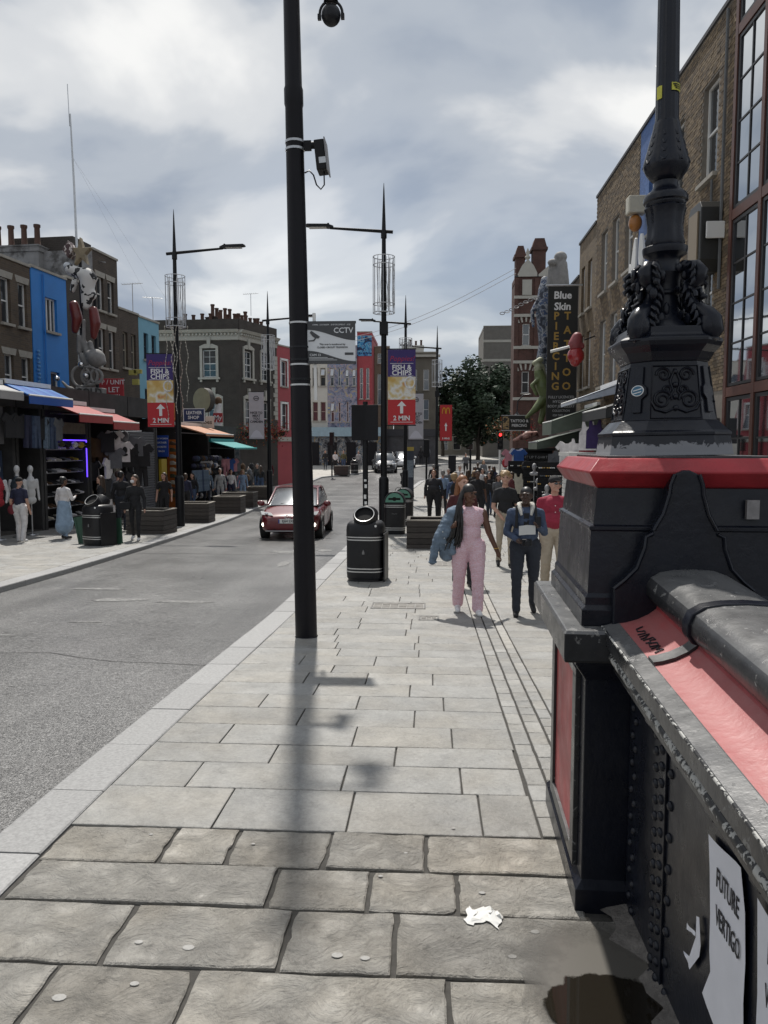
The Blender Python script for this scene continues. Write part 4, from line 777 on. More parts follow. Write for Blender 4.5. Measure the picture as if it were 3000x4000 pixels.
# dangling light strings below the left cage
w_=MB()
for k in range(7):
    a=R.uniform(0,6.28); r=R.uniform(.15,.34); z1=6.4; z0=R.uniform(3.3,5.2); x,y=r*math.cos(a),r*math.sin(a)
    w_.tube([(x+.04*math.sin(i*1.7+k),y,z1+(z0-z1)*i/10) for i in range(11)],.006,4)
    for i in range(int((z1-z0)/.12)): z=z1-.12*i-.05; w_.ell((x+.04*math.sin((z1-z)/(z1-z0)*17+k),y,z),(.017,.017,.022),5,4)
o=w_.build('hanging_lights',M('bulb_pale',(.55,.52,.45),.3),pL); o['kind']='stuff'
# back of a paired signal on a thin sticker-covered pole
sg2=thing('signal_pole',(-1.345,16.0,gz(16)),0,'thin black signal pole with two blank backing boards and stickers','signal pole')
b=MB(); b.lathe([(.058,0),(.057,2.4),(.052,3.25)],12); b.build('pole',POST,sg2,smooth=40)
for s in (-1,1):
    b=MB(); m=Matrix.Rotation(rad(-14*s),4,'Z'); x0,x1=(.012,.30) if s>0 else (-.30,-.012); b.box(x0,x1,-.075,-.06,2.45,3.18,m); b.build('backing_board',BLKM,sg2,bevel=.006)
    b=MB(); b.box(x0+.07,x1-.05,-.06,.09,2.5,3.12,m); b.build('signal_head',BLKM,sg2,bevel=.01)
for z,dx in ((.55,.01),(.8,-.01),(1.0,.0),(1.15,.01),(1.28,-.005),(1.5,.01),(1.62,0)):
    b=MB(); b.cbox((dx,-.0585,z),(.05,.004,R.uniform(.04,.09))); b.build('sticker',WHITE if R.random()<.7 else METAL,sg2)
def signal(loc,label,lit=None,h=2.9,rz=0):
    t=thing('traffic_signal',loc,rz,label,'traffic light','traffic signals at the junction'); b=MB(); b.lathe([(.06,0),(.057,h)],10); b.build('pole',POST,t,smooth=40)
    b=MB(); b.box(-.16,.16,-.12,.10,h-.95,h+.05); b.build('signal_head',BLKM,t,bevel=.02)
    for i in range(3):
        b=MB(); n=14; b.loft([[(.085*math.cos(2*math.pi*k/n),-.121-d,h-.12-.29*i+.085*math.sin(2*math.pi*k/n)) for k in range(n)] for d in (0,.008)])
        b.build('lamp',M('signal_red_lit',(.5,.01,.01),.3,emit=(1,.03,.03),estr=4) if (lit and i==0) else M('signal_dark',(.02,.02,.02),.3),t)
    return t
signal((-7.5,58.6,gz(58.6)),'traffic signal on the corner before the mural house',h=3.3,rz=rad(160)); signal((-8.6,53,gz(53)),'traffic signal by the red house corner',h=3.2,rz=rad(190)); signal((4.05,45,gz(45)),'traffic signal showing red above the stall of tee shirts',lit=1,h=3.55)
signal((-.2,43.5,gz(43.5)),'traffic signal by the wayfinding totem',h=3.1,rz=rad(180))
tt=thing('wayfinding_totem',(-1.05,40.6,gz(40.6)),0,'slim dark street map totem with a yellow top band','map totem'); b=MB(); b.box(-.20,.20,-.05,.05,0,2.75); b.build('panel',M('totem_blue',(.02,.028,.045),.4),tt,bevel=.01)
b=MB(); b.box(-.20,.20,-.056,.056,2.55,2.752); b.build('top_band',M('totem_yellow',(.36,.27,.05),.5),tt); b=MB(); b.box(-.17,.17,-.056,-.049,1.15,2.05); b.build('map_sheet',patchmat('map_print',[(0,(.10,.13,.17)),(.45,(.2,.23,.25)),(.55,(.12,.16,.2))],14,.5,seed=2),tt)
cb=thing('street_cabinet',(1.75,61.2,gz(61.2)),0,'plain dark street cabinet on the far right corner','cabinet'); b=MB(); b.box(-.3,.3,-.25,.25,.08,1.45); b.build('case',BLKM,cb,bevel=.01); b=MB(); b.box(-.32,.32,-.27,.27,0,.08); b.build('foot',BLKM,cb); b=MB(); b.box(-.27,.27,-.262,-.25,.14,1.38); b.build('door',BLK,cb)
# green boards beside the far bin
for x,y,rz,tl,lb in ((-8.45,18.45,rad(8),rad(-12),'green timber board leaning beside the black litter bin'),(-7.63,18.35,rad(-20),rad(-12),'narrow dark green board leaning on the kerb side of the litter bin')):
    t=thing('green_board',(x,y,gz(y)),0,lb,'board'); t.rotation_euler=(rad(-10),tl,rz); b=MB(); b.box(-.36,.36,-.02,.02,0,.98); b.build('sheet',M('board_green',(.025,.075,.045),.6,var=.2),t); b=MB(); b.box(-.36,-.30,-.04,-.02,0,.98); b.build('batten',M('board_green',(0,0,0)),t)
    t.scale=(.3,1,.66) if 'narrow' in lb else (.62,1,.72)
# ================================================================ CARS
RUB=M('tyre',(.012,.012,.012),.8); RIM=M('alloy',(.4,.41,.42),.35,metal=.9); CG=M('car_glass',(.16,.17,.18),.24,metal=.6,spec=.8)
def make_car(name,paint,Lc=4.45,W=.86,H=1.47,hood=.98,ws=1.05,wt=1.85,rt=3.4,rb=4.25,clear=.19,plate='EJ64 SXM',fog=True,grille='slim'):
    """front at -Y, y measured from the front bumper"""
    t=thing(name); S=[(0.0,.52,.34,.56,.60),(.06,.66,.26,.60,.68),(.25,.78,clear,.64,.75),(.6,.845,clear,.68,.84),(ws*.98,.86,clear,.74,hood),(1.9,.865,clear,.78,.96),(3.0,.865,clear,.80,.98),(3.8,.85,clear+.02,.82,1.0),(Lc-.25,.80,clear+.08,.82,1.0),(Lc-.04,.70,.34,.78,.92),(Lc,.55,.42,.72,.82)]
    b=MB(); rings=[]
    for y,hw,zb,zm,zt in S:
        hw*=W/.86; half=[(0,zb),(hw*.80,zb),(hw*.97,zb+.08),(hw,(zb+zm)/2),(hw*.99,zm),(hw*.93,zm+(zt-zm)*.55),(hw*.72,zt-.01),(0,zt+.015)]
        rings.append([(x,y,z) for x,z in half]+[(-x,y,z) for x,z in half[-2:0:-1]])
    b.loft(rings); o=b.build('body',paint,t,smooth=80); sm=o.modifiers.new('sub','SUBSURF'); sm.levels=sm.render_levels=2
    g=MB(); G_=[(ws-.12,.70,.93,.70,.95),(wt,.70,.95,.60,H-.03),((wt+rt)/2,.70,.96,.60,H),(rt,.69,.97,.58,H-.05),(rb,.62,.98,.52,1.05)]
    def gring(hb,zb,ht,zt): hb*=W/.80; ht*=W/.86; return [(0,zb),(hb,zb),(hb*.97,zb+(zt-zb)*.3),(ht*1.06,zt-.08 if zt-.08>zb else zb+.005),(ht*.93,zt-.012),(0,zt+.012)]
    rings=[[(x,y,z) for x,z in gring(hb,zb,ht,zt)]+[(-x,y,z) for x,z in gring(hb,zb,ht,zt)[-2:0:-1]] for y,hb,zb,ht,zt in G_]
    g.loft(rings); gl=g.build('greenhouse_glass',CG,t,smooth=50)
    r=MB(); rr=[[(x,y,z) for x,z in [(0,zt-.01),(ht*W/.86*1.0,zt-.045),(ht*W/.86*.95,zt-.004),(0,zt+.022)]]+[(-x,y,z) for x,z in [(ht*W/.86*.95,zt-.004),(ht*W/.86*1.0,zt-.045)]] for y,hb,zb,ht,zt in [(wt-.04,0,0,.60,H-.035),(wt+.3,0,0,.605,H-.008),((wt+rt)/2,0,0,.605,H+.004),(rt,0,0,.585,H-.046),(rt+.12,0,0,.57,H-.10)]]
    r.loft(rr); r.build('roof',paint,t,smooth=60)
    for s in (-1,1):
        p=MB(); p.tube([(s*W*.83,ws-.1,.95),(s*.62*W/.86,wt-.02,H-.045),(s*.62*W/.86,(wt+rt)/2,H-.02),(s*.60*W/.86,rt,H-.07),(s*.64*W/.86,rb-.05,1.05)],.028,6); p.tube([(s*W*.82,(wt+rt)/2+.1,.96),(s*.625*W/.86,(wt+rt)/2,H-.03)],.025,6); p.build('pillar',paint if s else paint,t,smooth=60)
        m=MB(); m.ell((s*(W+.10),1.22,.98),(.11,.07,.085),12,8); m.box(min(s*(W-.05),s*(W+.05)),max(s*(W-.05),s*(W+.05)),1.2,1.26,.94,.97); m.build('mirror',paint,t,smooth=60)
        h=MB(); h.loft([[(s*x*W/.86,y,z) for x,y,z in q] for q in ([(.42,.10,.70),(.76,.32,.72),(.80,.42,.80),(.50,.24,.76)],[(.42,.055,.69),(.77,.245,.71),(.82,.36,.80),(.50,.17,.765)])]); hl=h.build('headlight',M('headlight_glass',(.62,.63,.62),.12,spec=.9),t,bevel=.006)
        h=MB(); h.ell((s*.62*W/.86,.16,.735),(.05,.05,.04),10,6); h.build('reflector',M('chrome',(.75,.75,.75),.1,metal=1),hl)
        if fog: f=MB(); f.lathe([(.052,0),(.05,.012)],14); fo=f.build('fog_lamp',M('fog_lit',(.8,.8,.75),.3,emit=(1,.93,.78),estr=7),t,loc=(s*.70*W/.86,.165,.44)); fo.rotation_euler=(rad(90),0,s*rad(22))
        dl=MB(); dl.tube([(s*(W+.004),1.35,.36),(s*(W+.006),1.37,.92)],.004,4); dl.tube([(s*(W+.008),2.45,.33),(s*(W+.006),2.5,.94)],.004,4); dl.build('door_gap',BLK,t)
        dh=MB(); dh.cbox((s*(W+.008),2.15,.80),(.02,.18,.03)); dh.build('door_handle',paint,t)
        for yy in (.82,Lc-.85):
            w_=thing('wheel',(s*(W-.09),yy,.315)); w_.parent=t; w_.rotation_euler=(0,rad(90),0)
            q=MB(); q.lathe([(.20,-.10),(.30,-.105),(.315,-.08),(.317,.08),(.30,.105),(.20,.10)],28); q.build('tyre',RUB,w_,smooth=40); q=MB(); q.lathe([(.205,-.09),(.205,.09)],24)
            for k in range(5): a=2*math.pi*k/5; q.cbox((.10*math.cos(a),.10*math.sin(a),s*.095),(.17,.06,.012),Matrix.Rotation(0,4,'Z'))
            q.build('rim',RIM,w_,smooth=40)
            a_=MB(); a_.tube([(s*(W+.0),yy+.335*math.cos(u),.315+.335*math.sin(u)) for u in [math.pi*k/14 for k in range(15)]],.022,6); a_.build('wheel_arch',BLKM,t,smooth=60)
    k=MB(); k.box(-.42*W/.86,.42*W/.86,.03,.12,.30,.47); k.build('lower_grille',M('grille_black',(.006,.006,.006),.5),t,bevel=.02)
    for z in (.345,.40): k=MB(); k.box(-.41*W/.86,.41*W/.86,.018,.03,z,z+.01); k.build('grille_bar',BLK,t)
    k=MB(); k.box(-.62*W/.86,.62*W/.86,-.012,.09,.255,.285); k.build('splitter',M('chrome_dull',(.35,.35,.35),.3,metal=.6),t,bevel=.008)
    if grille=='big': k=MB(); k.box(-.5,.5,-.01,.08,.52,.72); k.build('upper_grille',M('grille_black',(0,0,0)),t,bevel=.02)
    p=MB(); p.box(-.26,.26,-.024,-.006,.485,.60); pl_=p.build('number_plate',M('plate_white',(.68,.68,.64),.5),t); p=MB(); p.box(-.26,-.225,-.0255,-.01,.487,.598); p.build('blue_band',M('plate_blue',(.02,.05,.25),.5),pl_)
    text(plate,.10,BLK,pl_,(.02,-.0245,.543),ext=.001,sx=.9,bold=.002)
    e=MB(); e.tube([(.085*math.cos(a),-.012+.03*abs(math.sin(a)),.655+.055*math.sin(a)) for a in [2*math.pi*k/18 for k in range(19)]],.009,6); e.tube([(.035*math.cos(a),-.012,.655+.05*math.sin(a)) for a in [2*math.pi*k/14 for k in range(15)]],.007,6); e.build('badge',M('chrome',(0,0,0)),t,smooth=60)
    w2=MB()
    for s in (-1,1): w2.tube([(s*.1-.25,ws-.06,.985),(s*.1+.2,ws+.04,1.02)],.008,5)
    w2.build('wiper',BLK,t); return t
REDP=M('car_red',(.13,.004,.008),.32,coat=.6,var=.04,spec=.6); DKP=M('car_dark',(.018,.022,.03),.3,coat=1); WHP=M('car_white',(.62,.63,.64),.3,coat=1)
c1=make_car('hatchback_car',REDP); c1.location=(-3.88,20.75,gz(21.5)+ROADZ); c1.rotation_euler=(math.atan((gz(24.5)-gz(21))/3.5),0,rad(2)); props(c1,'glossy red hatchback driving towards the tall camera pole with fog lamps lit','car')
c2=make_car('parked_suv',DKP,4.6,.92,1.72,1.12,1.1,1.75,3.7,4.45,.24,'LR19 KPX',False,'big'); c2.location=(-3.55,62.7,gz(63)+ROADZ); c2.rotation_euler=(0,0,rad(8)); c2.scale=(1,1,1.02); props(c2,'dark sport utility car waiting across the junction','car')
c3=make_car('white_car',WHP,4.4,.88,1.5,fog=False); c3.location=(-2.1,69.5,gz(70)+ROADZ); c3.rotation_euler=(0,0,rad(10)); props(c3,'white car queued behind the dark sport utility car','car')
# ---- bicycle
def make_bike():
    t=thing('bicycle')
    for y in (-.53,.53):
        w_=thing('wheel',(0,y,.34)); w_.parent=t; q=MB(); q.tube([(0,.33*math.cos(a),.33*math.sin(a)) for a in [2*math.pi*k/28 for k in range(29)]],.016,6); q.build('tyre',RUB,w_,smooth=60); q=MB()
        for k in range(14): a=2*math.pi*k/14; q.tube([(.0,0,0),(0,.31*math.cos(a),.31*math.sin(a))],.002,3)
        sp=q.build('spokes',METAL,w_); sp['kind']='stuff'
    f=MB(); bb=(0,.05,.30)
    for a,c in ((bb,(0,.22,.86)),(bb,(0,-.36,.78)),((0,.19,.76),(0,-.37,.84)),(bb,(0,.53,.34)),((0,.20,.78),(0,.53,.34)),((0,-.35,.90),(0,-.53,.34))): f.tube([a,c],.017,6)
    f.build('frame',M('bike_frame',(.03,.03,.035),.4),t,smooth=50); h=MB(); h.tube([(-.29,-.30,.98),(-.1,-.36,1.0),(.1,-.36,1.0),(.29,-.30,.98)],.013,6); h.tube([(0,-.36,1.0),(0,-.35,.86)],.014,6); h.build('handlebar',BLK,t,smooth=50)
    s=MB(); s.ell((0,.24,.90),(.075,.13,.035),10,6); s.build('saddle',BLK,t,smooth=60); p=MB(); p.tube([(-.11,.05,.30),(.11,.05,.30)],.01,5); p.cbox((-.12,.02,.16),(.09,.07,.02)); p.cbox((.12,.08,.44),(.09,.07,.02)); p.build('cranks',METAL,t); return t
bk=make_bike(); bk.location=(-1.38,41.2,gz(41.2)+ROADZ); bk.rotation_euler=(0,0,rad(38)); props(bk,'dark bicycle under the cyclist waiting beside the map totem','bicycle')
# ================================================================ BUILDINGS
_WM={}
def window(parent,x0,x1,z0,z1,style='sash',fm=None,sill=True,head=None,depth=.11,tilt=False):
    fm=fm or WHITE; w=round(x1-x0,2); h=round(z1-z0,2); key=(w,h,style,fm.name)
    if key not in _WM:
        f=.055 if style!='thin' else .03; b=MB(); b.box(0,w,0,.06,0,f); b.box(0,w,0,.06,h-f,h); b.box(0,f,0,.06,f,h-f); b.box(w-f,w,0,.06,f,h-f)
        if style in('sash','bars'): b.box(f,w-f,.005,.055,h*.5-.025,h*.5+.025)
        if style=='bars':
            b.box(w/2-.012,w/2+.012,.01,.05,f,h-f); b.box(f,w-f,.012,.048,h*.25-.01,h*.25+.01); b.box(f,w-f,.012,.048,h*.75-.01,h*.75+.01)
        if style=='thirds':
            for q in (1,2): b.box(w*q/3-.03,w*q/3+.03,.002,.058,f,h-f)
        m=b.mesh('window'); m.materials.append(fm); p=MB(); p.quad((f*.5,.04,f*.5),(w-f*.5,.04,f*.5),(w-f*.5,.04,h-f*.5),(f*.5,.04,h-f*.5)); pm=p.mesh('pane'); pm.materials.append(GLASS)
        s=MB(); s.box(-.08,w+.08,-.20,.10,-.09,0); sm=s.mesh('sill'); sm.materials.append(SILL); hm=MB(); hm.prism([(-.09,h-.01),(w+.09,h-.01),(w+.16,h+.22),(-.16,h+.22)],-.02-depth,.0-depth+.02,'y'); hh=hm.mesh('lintel'); _WM[key]=(m,pm,sm,hh)
    m,pm,sm,hh=_WM[key]; o=inst('window',m,parent,(x0,depth,z0)); inst('pane',pm,o,(0,0,0))
    if sill: inst('sill',sm,o,(0,-depth+.09,0))
    if head:
        me=hh.copy(); me.materials.append(head); inst('lintel',me,o,(0,0,0))
    if tilt:
        q=MB(); q.box(.05,w-.05,-.012,.0,-h*.42,0); c=q.build('open_sash',fm,o,loc=(0,-.02,h*.93)); c.rotation_euler=(rad(-28),0,0); q=MB(); q.quad((.1,-.014,-h*.38),(w-.1,-.014,-h*.38),(w-.1,-.014,-.05),(.1,-.014,-.05)); q.build('open_pane',M('sky_glass',(.5,.53,.56),.05,spec=1),o,loc=(0,-.02,h*.93)).rotation_euler=(rad(-28),0,0)
    return o
def facade(parent,W,z0,z1,ops,mat,D=8,rev=.13,name='wall',roof=True,side_mat=None):
    b=MB(); xs=sorted({0,W,*[o[0] for o in ops],*[o[1] for o in ops]}); zs=sorted({z0,z1,*[o[2] for o in ops],*[o[3] for o in ops]})
    for i in range(len(xs)-1):
        for j in range(len(zs)-1):
            cx,cz=(xs[i]+xs[i+1])/2,(zs[j]+zs[j+1])/2
            if any(o[0]<cx<o[1] and o[2]<cz<o[3] for o in ops): continue
            b.quad((xs[i],0,zs[j]),(xs[i+1],0,zs[j]),(xs[i+1],0,zs[j+1]),(xs[i],0,zs[j+1]))
    for a,c,e,f in [o[:4] for o in ops]:
        b.quad((a,0,e),(c,0,e),(c,rev+.06,e),(a,rev+.06,e)); b.quad((a,0,f),(c,0,f),(c,rev+.06,f),(a,rev+.06,f)); b.quad((a,0,e),(a,0,f),(a,rev+.06,f),(a,rev+.06,e)); b.quad((c,0,e),(c,0,f),(c,rev+.06,f),(c,rev+.06,e))
    if side_mat: b.cur=1
    b.quad((0,0,z0),(0,0,z1),(0,D,z1),(0,D,z0)); b.quad((W,0,z0),(W,0,z1),(W,D,z1),(W,D,z0)); b.quad((0,D,z0),(W,D,z0),(W,D,z1),(0,D,z1)); b.cur=0
    me=bpy.data.meshes.new(name); me.from_pydata(b.v,[],b.f)
    if side_mat: me.polygons.foreach_set('material_index',b.mi)
    o=obj(name,me,[mat,side_mat] if side_mat else mat,parent)
    if roof:
        r=MB(); r.box(.0,W,.25,D,z1-.45,z1-.35); r.build('roof',LEAD,parent); r=MB(); r.box(-.02,W+.02,-.05,.30,z1,z1+.09); r.build('coping',SILL if roof is True else roof,parent)
    return o
def bldg(name,loc,rz,label,cat='building',group=None): return thing(name,loc,rz,label,cat,group)
POTM=M('terracotta_pot',(.085,.045,.032),.8,var=.25,scale=4,rnd=.25)
_p=MB(); _p.lathe([(.14,0),(.15,.06),(.12,.1),(.11,.6),(.14,.64),(.14,.72),(.10,.72),(.09,.5)],12); POT=_p.mesh('pot',40); POT.materials.append(POTM)
def chimney(parent,x0,x1,y0,y1,z0,z1,n,mat,ph=1.0):
    b=MB(); b.box(x0,x1,y0,y1,z0,z1); b.box(x0-.05,x1+.05,y0-.05,y1+.05,z1-.22,z1-.1); b.box(x0-.03,x1+.03,y0-.03,y1+.03,z1,z1+.06); c=b.build('chimney',mat,parent)
    for i in range(n): inst('pot',POT,c,(x0+(x1-x0)*(i+.5)/n,(y0+y1)/2+R.uniform(-.05,.05),z1+.05),None,(1,1,ph*R.uniform(.8,1.15)))
    return c
def aerial(loc,h=1.6,label='thin television aerial on the rooftops',rz=0):
    t=thing('aerial',loc,rz,label,'aerial'); b=MB(); b.tube([(0,0,0),(0,0,h)],.02,5); b.build('mast',METAL,t); b=MB(); b.tube([(-.5,0,h-.05),(.5,0,h)],.013,4); b.build('boom',METAL,t); b=MB()
    for i in range(7): x=-.45+.13*i; b.tube([(x,-.18,h-.04+.05*(x+.5)/1),(x,.18,h-.04+.05*(x+.5))],.008,4)
    o=b.build('elements',METAL,t); o['kind']='stuff'; return t
BR_D=brickmat('brick_dark',(.085,.062,.045),(.06,.046,.036),(.10,.09,.078)); BR_B=brickmat('brick_brown',(.12,.085,.055),(.085,.064,.046),(.12,.105,.09)); BR_Y=brickmat('brick_stock',(.20,.145,.085),(.14,.10,.06),(.20,.175,.14),soot=.45)
BR_K=brickmat('brick_sooty',(.06,.05,.042),(.05,.042,.036),(.075,.068,.06)); BR_R=brickmat('brick_red',(.11,.048,.037),(.085,.04,.031),(.10,.075,.065))
BLUEW=M('blue_render',(.018,.19,.56),.6,var=.10,scale=1.2,bump=.05,bscale=25); LBLUE=M('pale_blue_paint',(.16,.36,.47),.65,var=.08,scale=2); GREYR=M('old_render',(.24,.235,.23),.85,var=.3,scale=1.5,dirt=(.09,.085,.08),dscale=1.6,damt=.45)
CREAM=M('cream_render',(.52,.51,.46),.7,var=.08,scale=2); STUCCO=M('stucco_trim',(.40,.385,.34),.7,var=.1,scale=3); REDW=M('red_render',(.33,.05,.06),.65,var=.10,scale=1.5)
# ---- left terrace, upper storeys set back behind the shops
def Lx(Y): return -16.98+.09*Y
LR=math.atan2(1,.09); UL=math.sqrt(1+.09**2)
def lb(name,Y0,Y1,z1,label,ops,mat,D=8,style='sash',fm=None,zb=None,head=None,**k):
    t=bldg(name,(Lx(Y0),Y0,0),LR,label,'house','terraced houses over the shops'); W=(Y1-Y0)*UL-.004; facade(t,W,-1,z1,ops,mat,D,**k)
    for o in ops: window(t,o[0],o[1],o[2],o[3],(o[4] if len(o)>4 else style),fm,head=head)
    return t
t=lb('brick_house',15.5,27.6,8.25,'brown brick house with white sash windows left of the blue house',[(11.4,11.92,6.05,7.6),(10.45,10.97,6.05,7.6),(9.2,9.72,6.05,7.6),(11.45,11.97,3.6,5.0),(10.5,11.02,3.6,5.0),(9.2,9.72,3.6,5.0)],BR_B,head=SILL)
chimney(t,8.2,9.4,1.0,1.8,8.2,9.9,0,BR_K)
t=lb('blue_house',27.65,29.95,8.3,'bright blue rendered house with a white three-light window',[(.85,1.62,6.15,7.4,'thirds'),(1.05,1.65,3.5,4.65,'sash')],BLUEW)
b=MB(); b.tube([(.72,-.05,8.2),(.72,-.05,3.4)],.03,6); b.build('downpipe',BLUEW,t,smooth=60); b=MB()
for i in range(10): b.ell((.22+.03*math.sin(i*2.2),-.06,5.3-.14*i),(.07,.05,.055),6,5)
o=b.build('carved_letters',M('pale_blue_relief',(.08,.25,.5),.5),t); o['kind']='stuff'
t=lb('narrow_house',29.96,32.0,8.4,'narrow dark house behind the tall collage of shop sculptures',[(.7,1.4,5.2,6.7)],BR_K)
t=lb('tall_house',32.01,34.1,10.0,'tall dark brick house with a flat top and pale flank',[(.3,.85,7.6,9.0),(1.2,1.72,7.6,9.0),(.3,.85,5.2,6.85),(1.2,1.72,5.2,6.85)],BR_D,side_mat=GREYR,head=SILL,fm=WHITE,D=9)
window(t,.31,.84,8.3,8.95,'thin',WHITE,False).rotation_euler=(rad(-25),0,0)
b=MB(); b.box(.6,2.1,1.2,4,10.0,10.75); b.build('roof_box',BR_K,t)
c=chimney(t,-.35,.35,2.2,5.2,8.6,10.15,0,GREYR)
for i in range(5): inst('pot',POT,c,(0,2.45+.6*i,10.2),None,(1,1,1.25))
t=lb('low_house',34.11,36.0,7.95,'low brown brick house with pale window linings beside the tall one',[(.35,.8,5.4,7.0),(1.15,1.6,5.4,7.0)],BR_D,head=None,fm=M('cream_frame',(.36,.33,.27),.7))
t=lb('pale_blue_house',36.01,38.2,7.9,'pale blue painted house at the end of the terrace',[(.5,1.0,6.0,7.25,'sash'),(1.35,1.85,6.0,7.25,'sash'),(.5,1.0,3.0,4.6,'sash'),(1.35,1.85,3.0,4.6)],LBLUE,fm=M('dark_frame',(.03,.04,.06),.5),D=6)
# mast with guy wires
mt=thing('radio_mast',(-15.0,32.6,8.3),0,'tall thin guyed radio mast on the terrace roofs','mast'); b=MB(); b.tube([(0,0,0),(-.05,0,4.5),(-.12,0,7.4)],[.055,.045,.03],6); b.tube([(-.16,0,6.9),(-.2,0,8.6)],.016,5); b.build('pole',METAL,mt)
b=MB(); b.tube([(-1.6,0,1.55),(1.2,0,1.3)],.02,5); b.build('cross_boom',METAL,mt); b=MB()
for i in range(6): b.tube([(-.45,0,1.0+.2*i),(.25,0,1.0+.2*i)],.010,4)
o=b.build('elements',METAL,mt); o['kind']='stuff'
for dx,dy in ((3.2,2.0),(2.0,3.4)):
    b=MB(); b.tube([(-.05,0,5.6),(dx,dy,.0)],.003,4); b.build('guy_wire',M('wire_grey',(.3,.3,.31),.5),mt)
aerial((-13.9,35.8,7.9),1.5,'television aerial on the low brown house'); aerial((-13.6,37.6,7.9),1.2,'television aerial on the pale blue house',rad(40)); aerial((-11.5,49.5,10.2),1.4,'television aerial by the long row of chimney pots')
# ---- corner building with stucco cornice
cz0,cz1=-1,9.0
def stucco_window(t,x0,x1,z0,z1,plain=False):
    w=window(t,x0,x1,z0,z1,'bars',WHITE,False); s=MB(); a=.16
    s.box(x0-a,x0,-.06,.05,z0-.02,z1+.1); s.box(x1,x1+a,-.06,.05,z0-.02,z1+.1); s.prism([(x0-a,z1+.1),(x1+a,z1+.1),(x1+a,z1+.22),((x0+x1)/2+.25,z1+.36),((x0+x1)/2-.25,z1+.36),(x0-a,z1+.22)],-.08,.05,'y'); s.prism([((x0+x1)/2-.09,z1+.1),((x0+x1)/2+.09,z1+.1),((x0+x1)/2+.12,z1+.75),((x0+x1)/2-.12,z1+.75)],-.11,.04,'y'); s.box(x0-a-.1,x1+a+.1,-.14,.06,z0-.14,z0-.02); s.box(x0-a,x0-.02,-.10,.05,z0-.3,z0-.14); s.box(x1+.02,x1+a,-.10,.05,z0-.3,z0-.14); s.build('surround',STUCCO,w).location=(-x0,-.11,-z0)
def cornice(t,W,z,ends=(0,0)):
    b=MB(); b.prism([(-.02,z-.62),(-.06,z-.60),(-.06,z-.22),(-.22,z-.16),(-.30,z-.05),(-.34,z),(.1,z),(.1,z-.62)],-ends[0],W+ends[1],'x'); b.v=[(x,y,zz) for x,y,zz in b.v]; b.build('cornice',STUCCO,t)
    n=int(W/.22)
    for i in range(n): plank(t,.05+i*W/n,.05+i*W/n+.1,-.20,-.06,z-.33,z-.22,STUCCO,'dentil')
c=bldg('corner_house',(-18.0,47.3,0),math.atan2(-.3,6.3),'dark brick corner house with cream cornice and stucco window surrounds','house'); W1=6.307
facade(c,W1,cz0,cz1,[(4.0,4.85,6.1,7.75),(4.3,5.1,2.4,4.7)],BR_K,D=7,roof=False); stucco_window(c,4.0,4.85,6.1,7.75); stucco_window(c,4.3,5.1,2.4,4.7); cornice(c,W1,8.95); b=MB(); b.box(0,W1,-.03,.3,9.0,9.6); b.box(0,W1,.3,6.9,8.8,9.0); b.build('parapet',BR_K,c)
chimney(c,1.6,6.2,2.5,3.2,9.0,9.75,8,BR_K,.9)
c2=bldg('brick_house',(-11.7,47.0,0),rad(70),'street front of the dark corner house with two stucco windows','house'); W2=4.4
facade(c2,W2,cz0,cz1,[(.55,1.45,6.1,7.75),(2.5,3.4,6.1,7.75),(.55,1.4,2.6,4.7),(2.5,3.35,2.6,4.7)],BR_K,D=5,roof=False)
for a in ((.55,1.45,6.1,7.75),(2.5,3.4,6.1,7.75),(.55,1.4,2.6,4.7),(2.5,3.35,2.6,4.7)): stucco_window(c2,*a)
cornice(c2,W2,8.95); b=MB(); b.box(0,W2,-.03,.3,9.0,9.6); b.build('parapet',BR_K,c2)
chimney(c2,2.0,8.5,3.2,3.9,9.0,10.2,13,BR_K,1.05)
qm=MB()
for i in range(14):
    w_=.5 if i%2 else .34; plank(c2,W2-w_,W2+.0,-.06,.0,3.6+i*.30,3.88+i*.30,STUCCO,'quoin')
rd=bldg('red_house',(-11.7+.342*4.41,47+.94*4.41,0),rad(70),'deep red rendered house with white window frames','house'); facade(rd,3.6,-1,8.55,[(.5,1.3,5.9,7.6),(2.4,3.2,5.9,7.6),(.5,1.3,3.0,4.9),(2.4,3.2,3.0,4.9)],REDW,D=6)
for a in ((.5,1.3,5.9,7.6),(2.4,3.2,5.9,7.6),(.5,1.3,3.0,4.9),(2.4,3.2,3.0,4.9)):
    w_=window(rd,*a,'sash',WHITE); s=MB(); 
    for q in ((-.12,0,-.05,1.82),(.8,.92,-.05,1.82),(-.12,.92,1.72,1.86)): s.box(q[0],q[1],-.05,.03,q[2],q[3])
    s.build('surround',WHITE,w_).location=(0,-.11,0)
b=MB(); b.box(-.02,3.62,-.08,6,2.2,2.5); b.build('shop_cornice',STUCCO,rd)
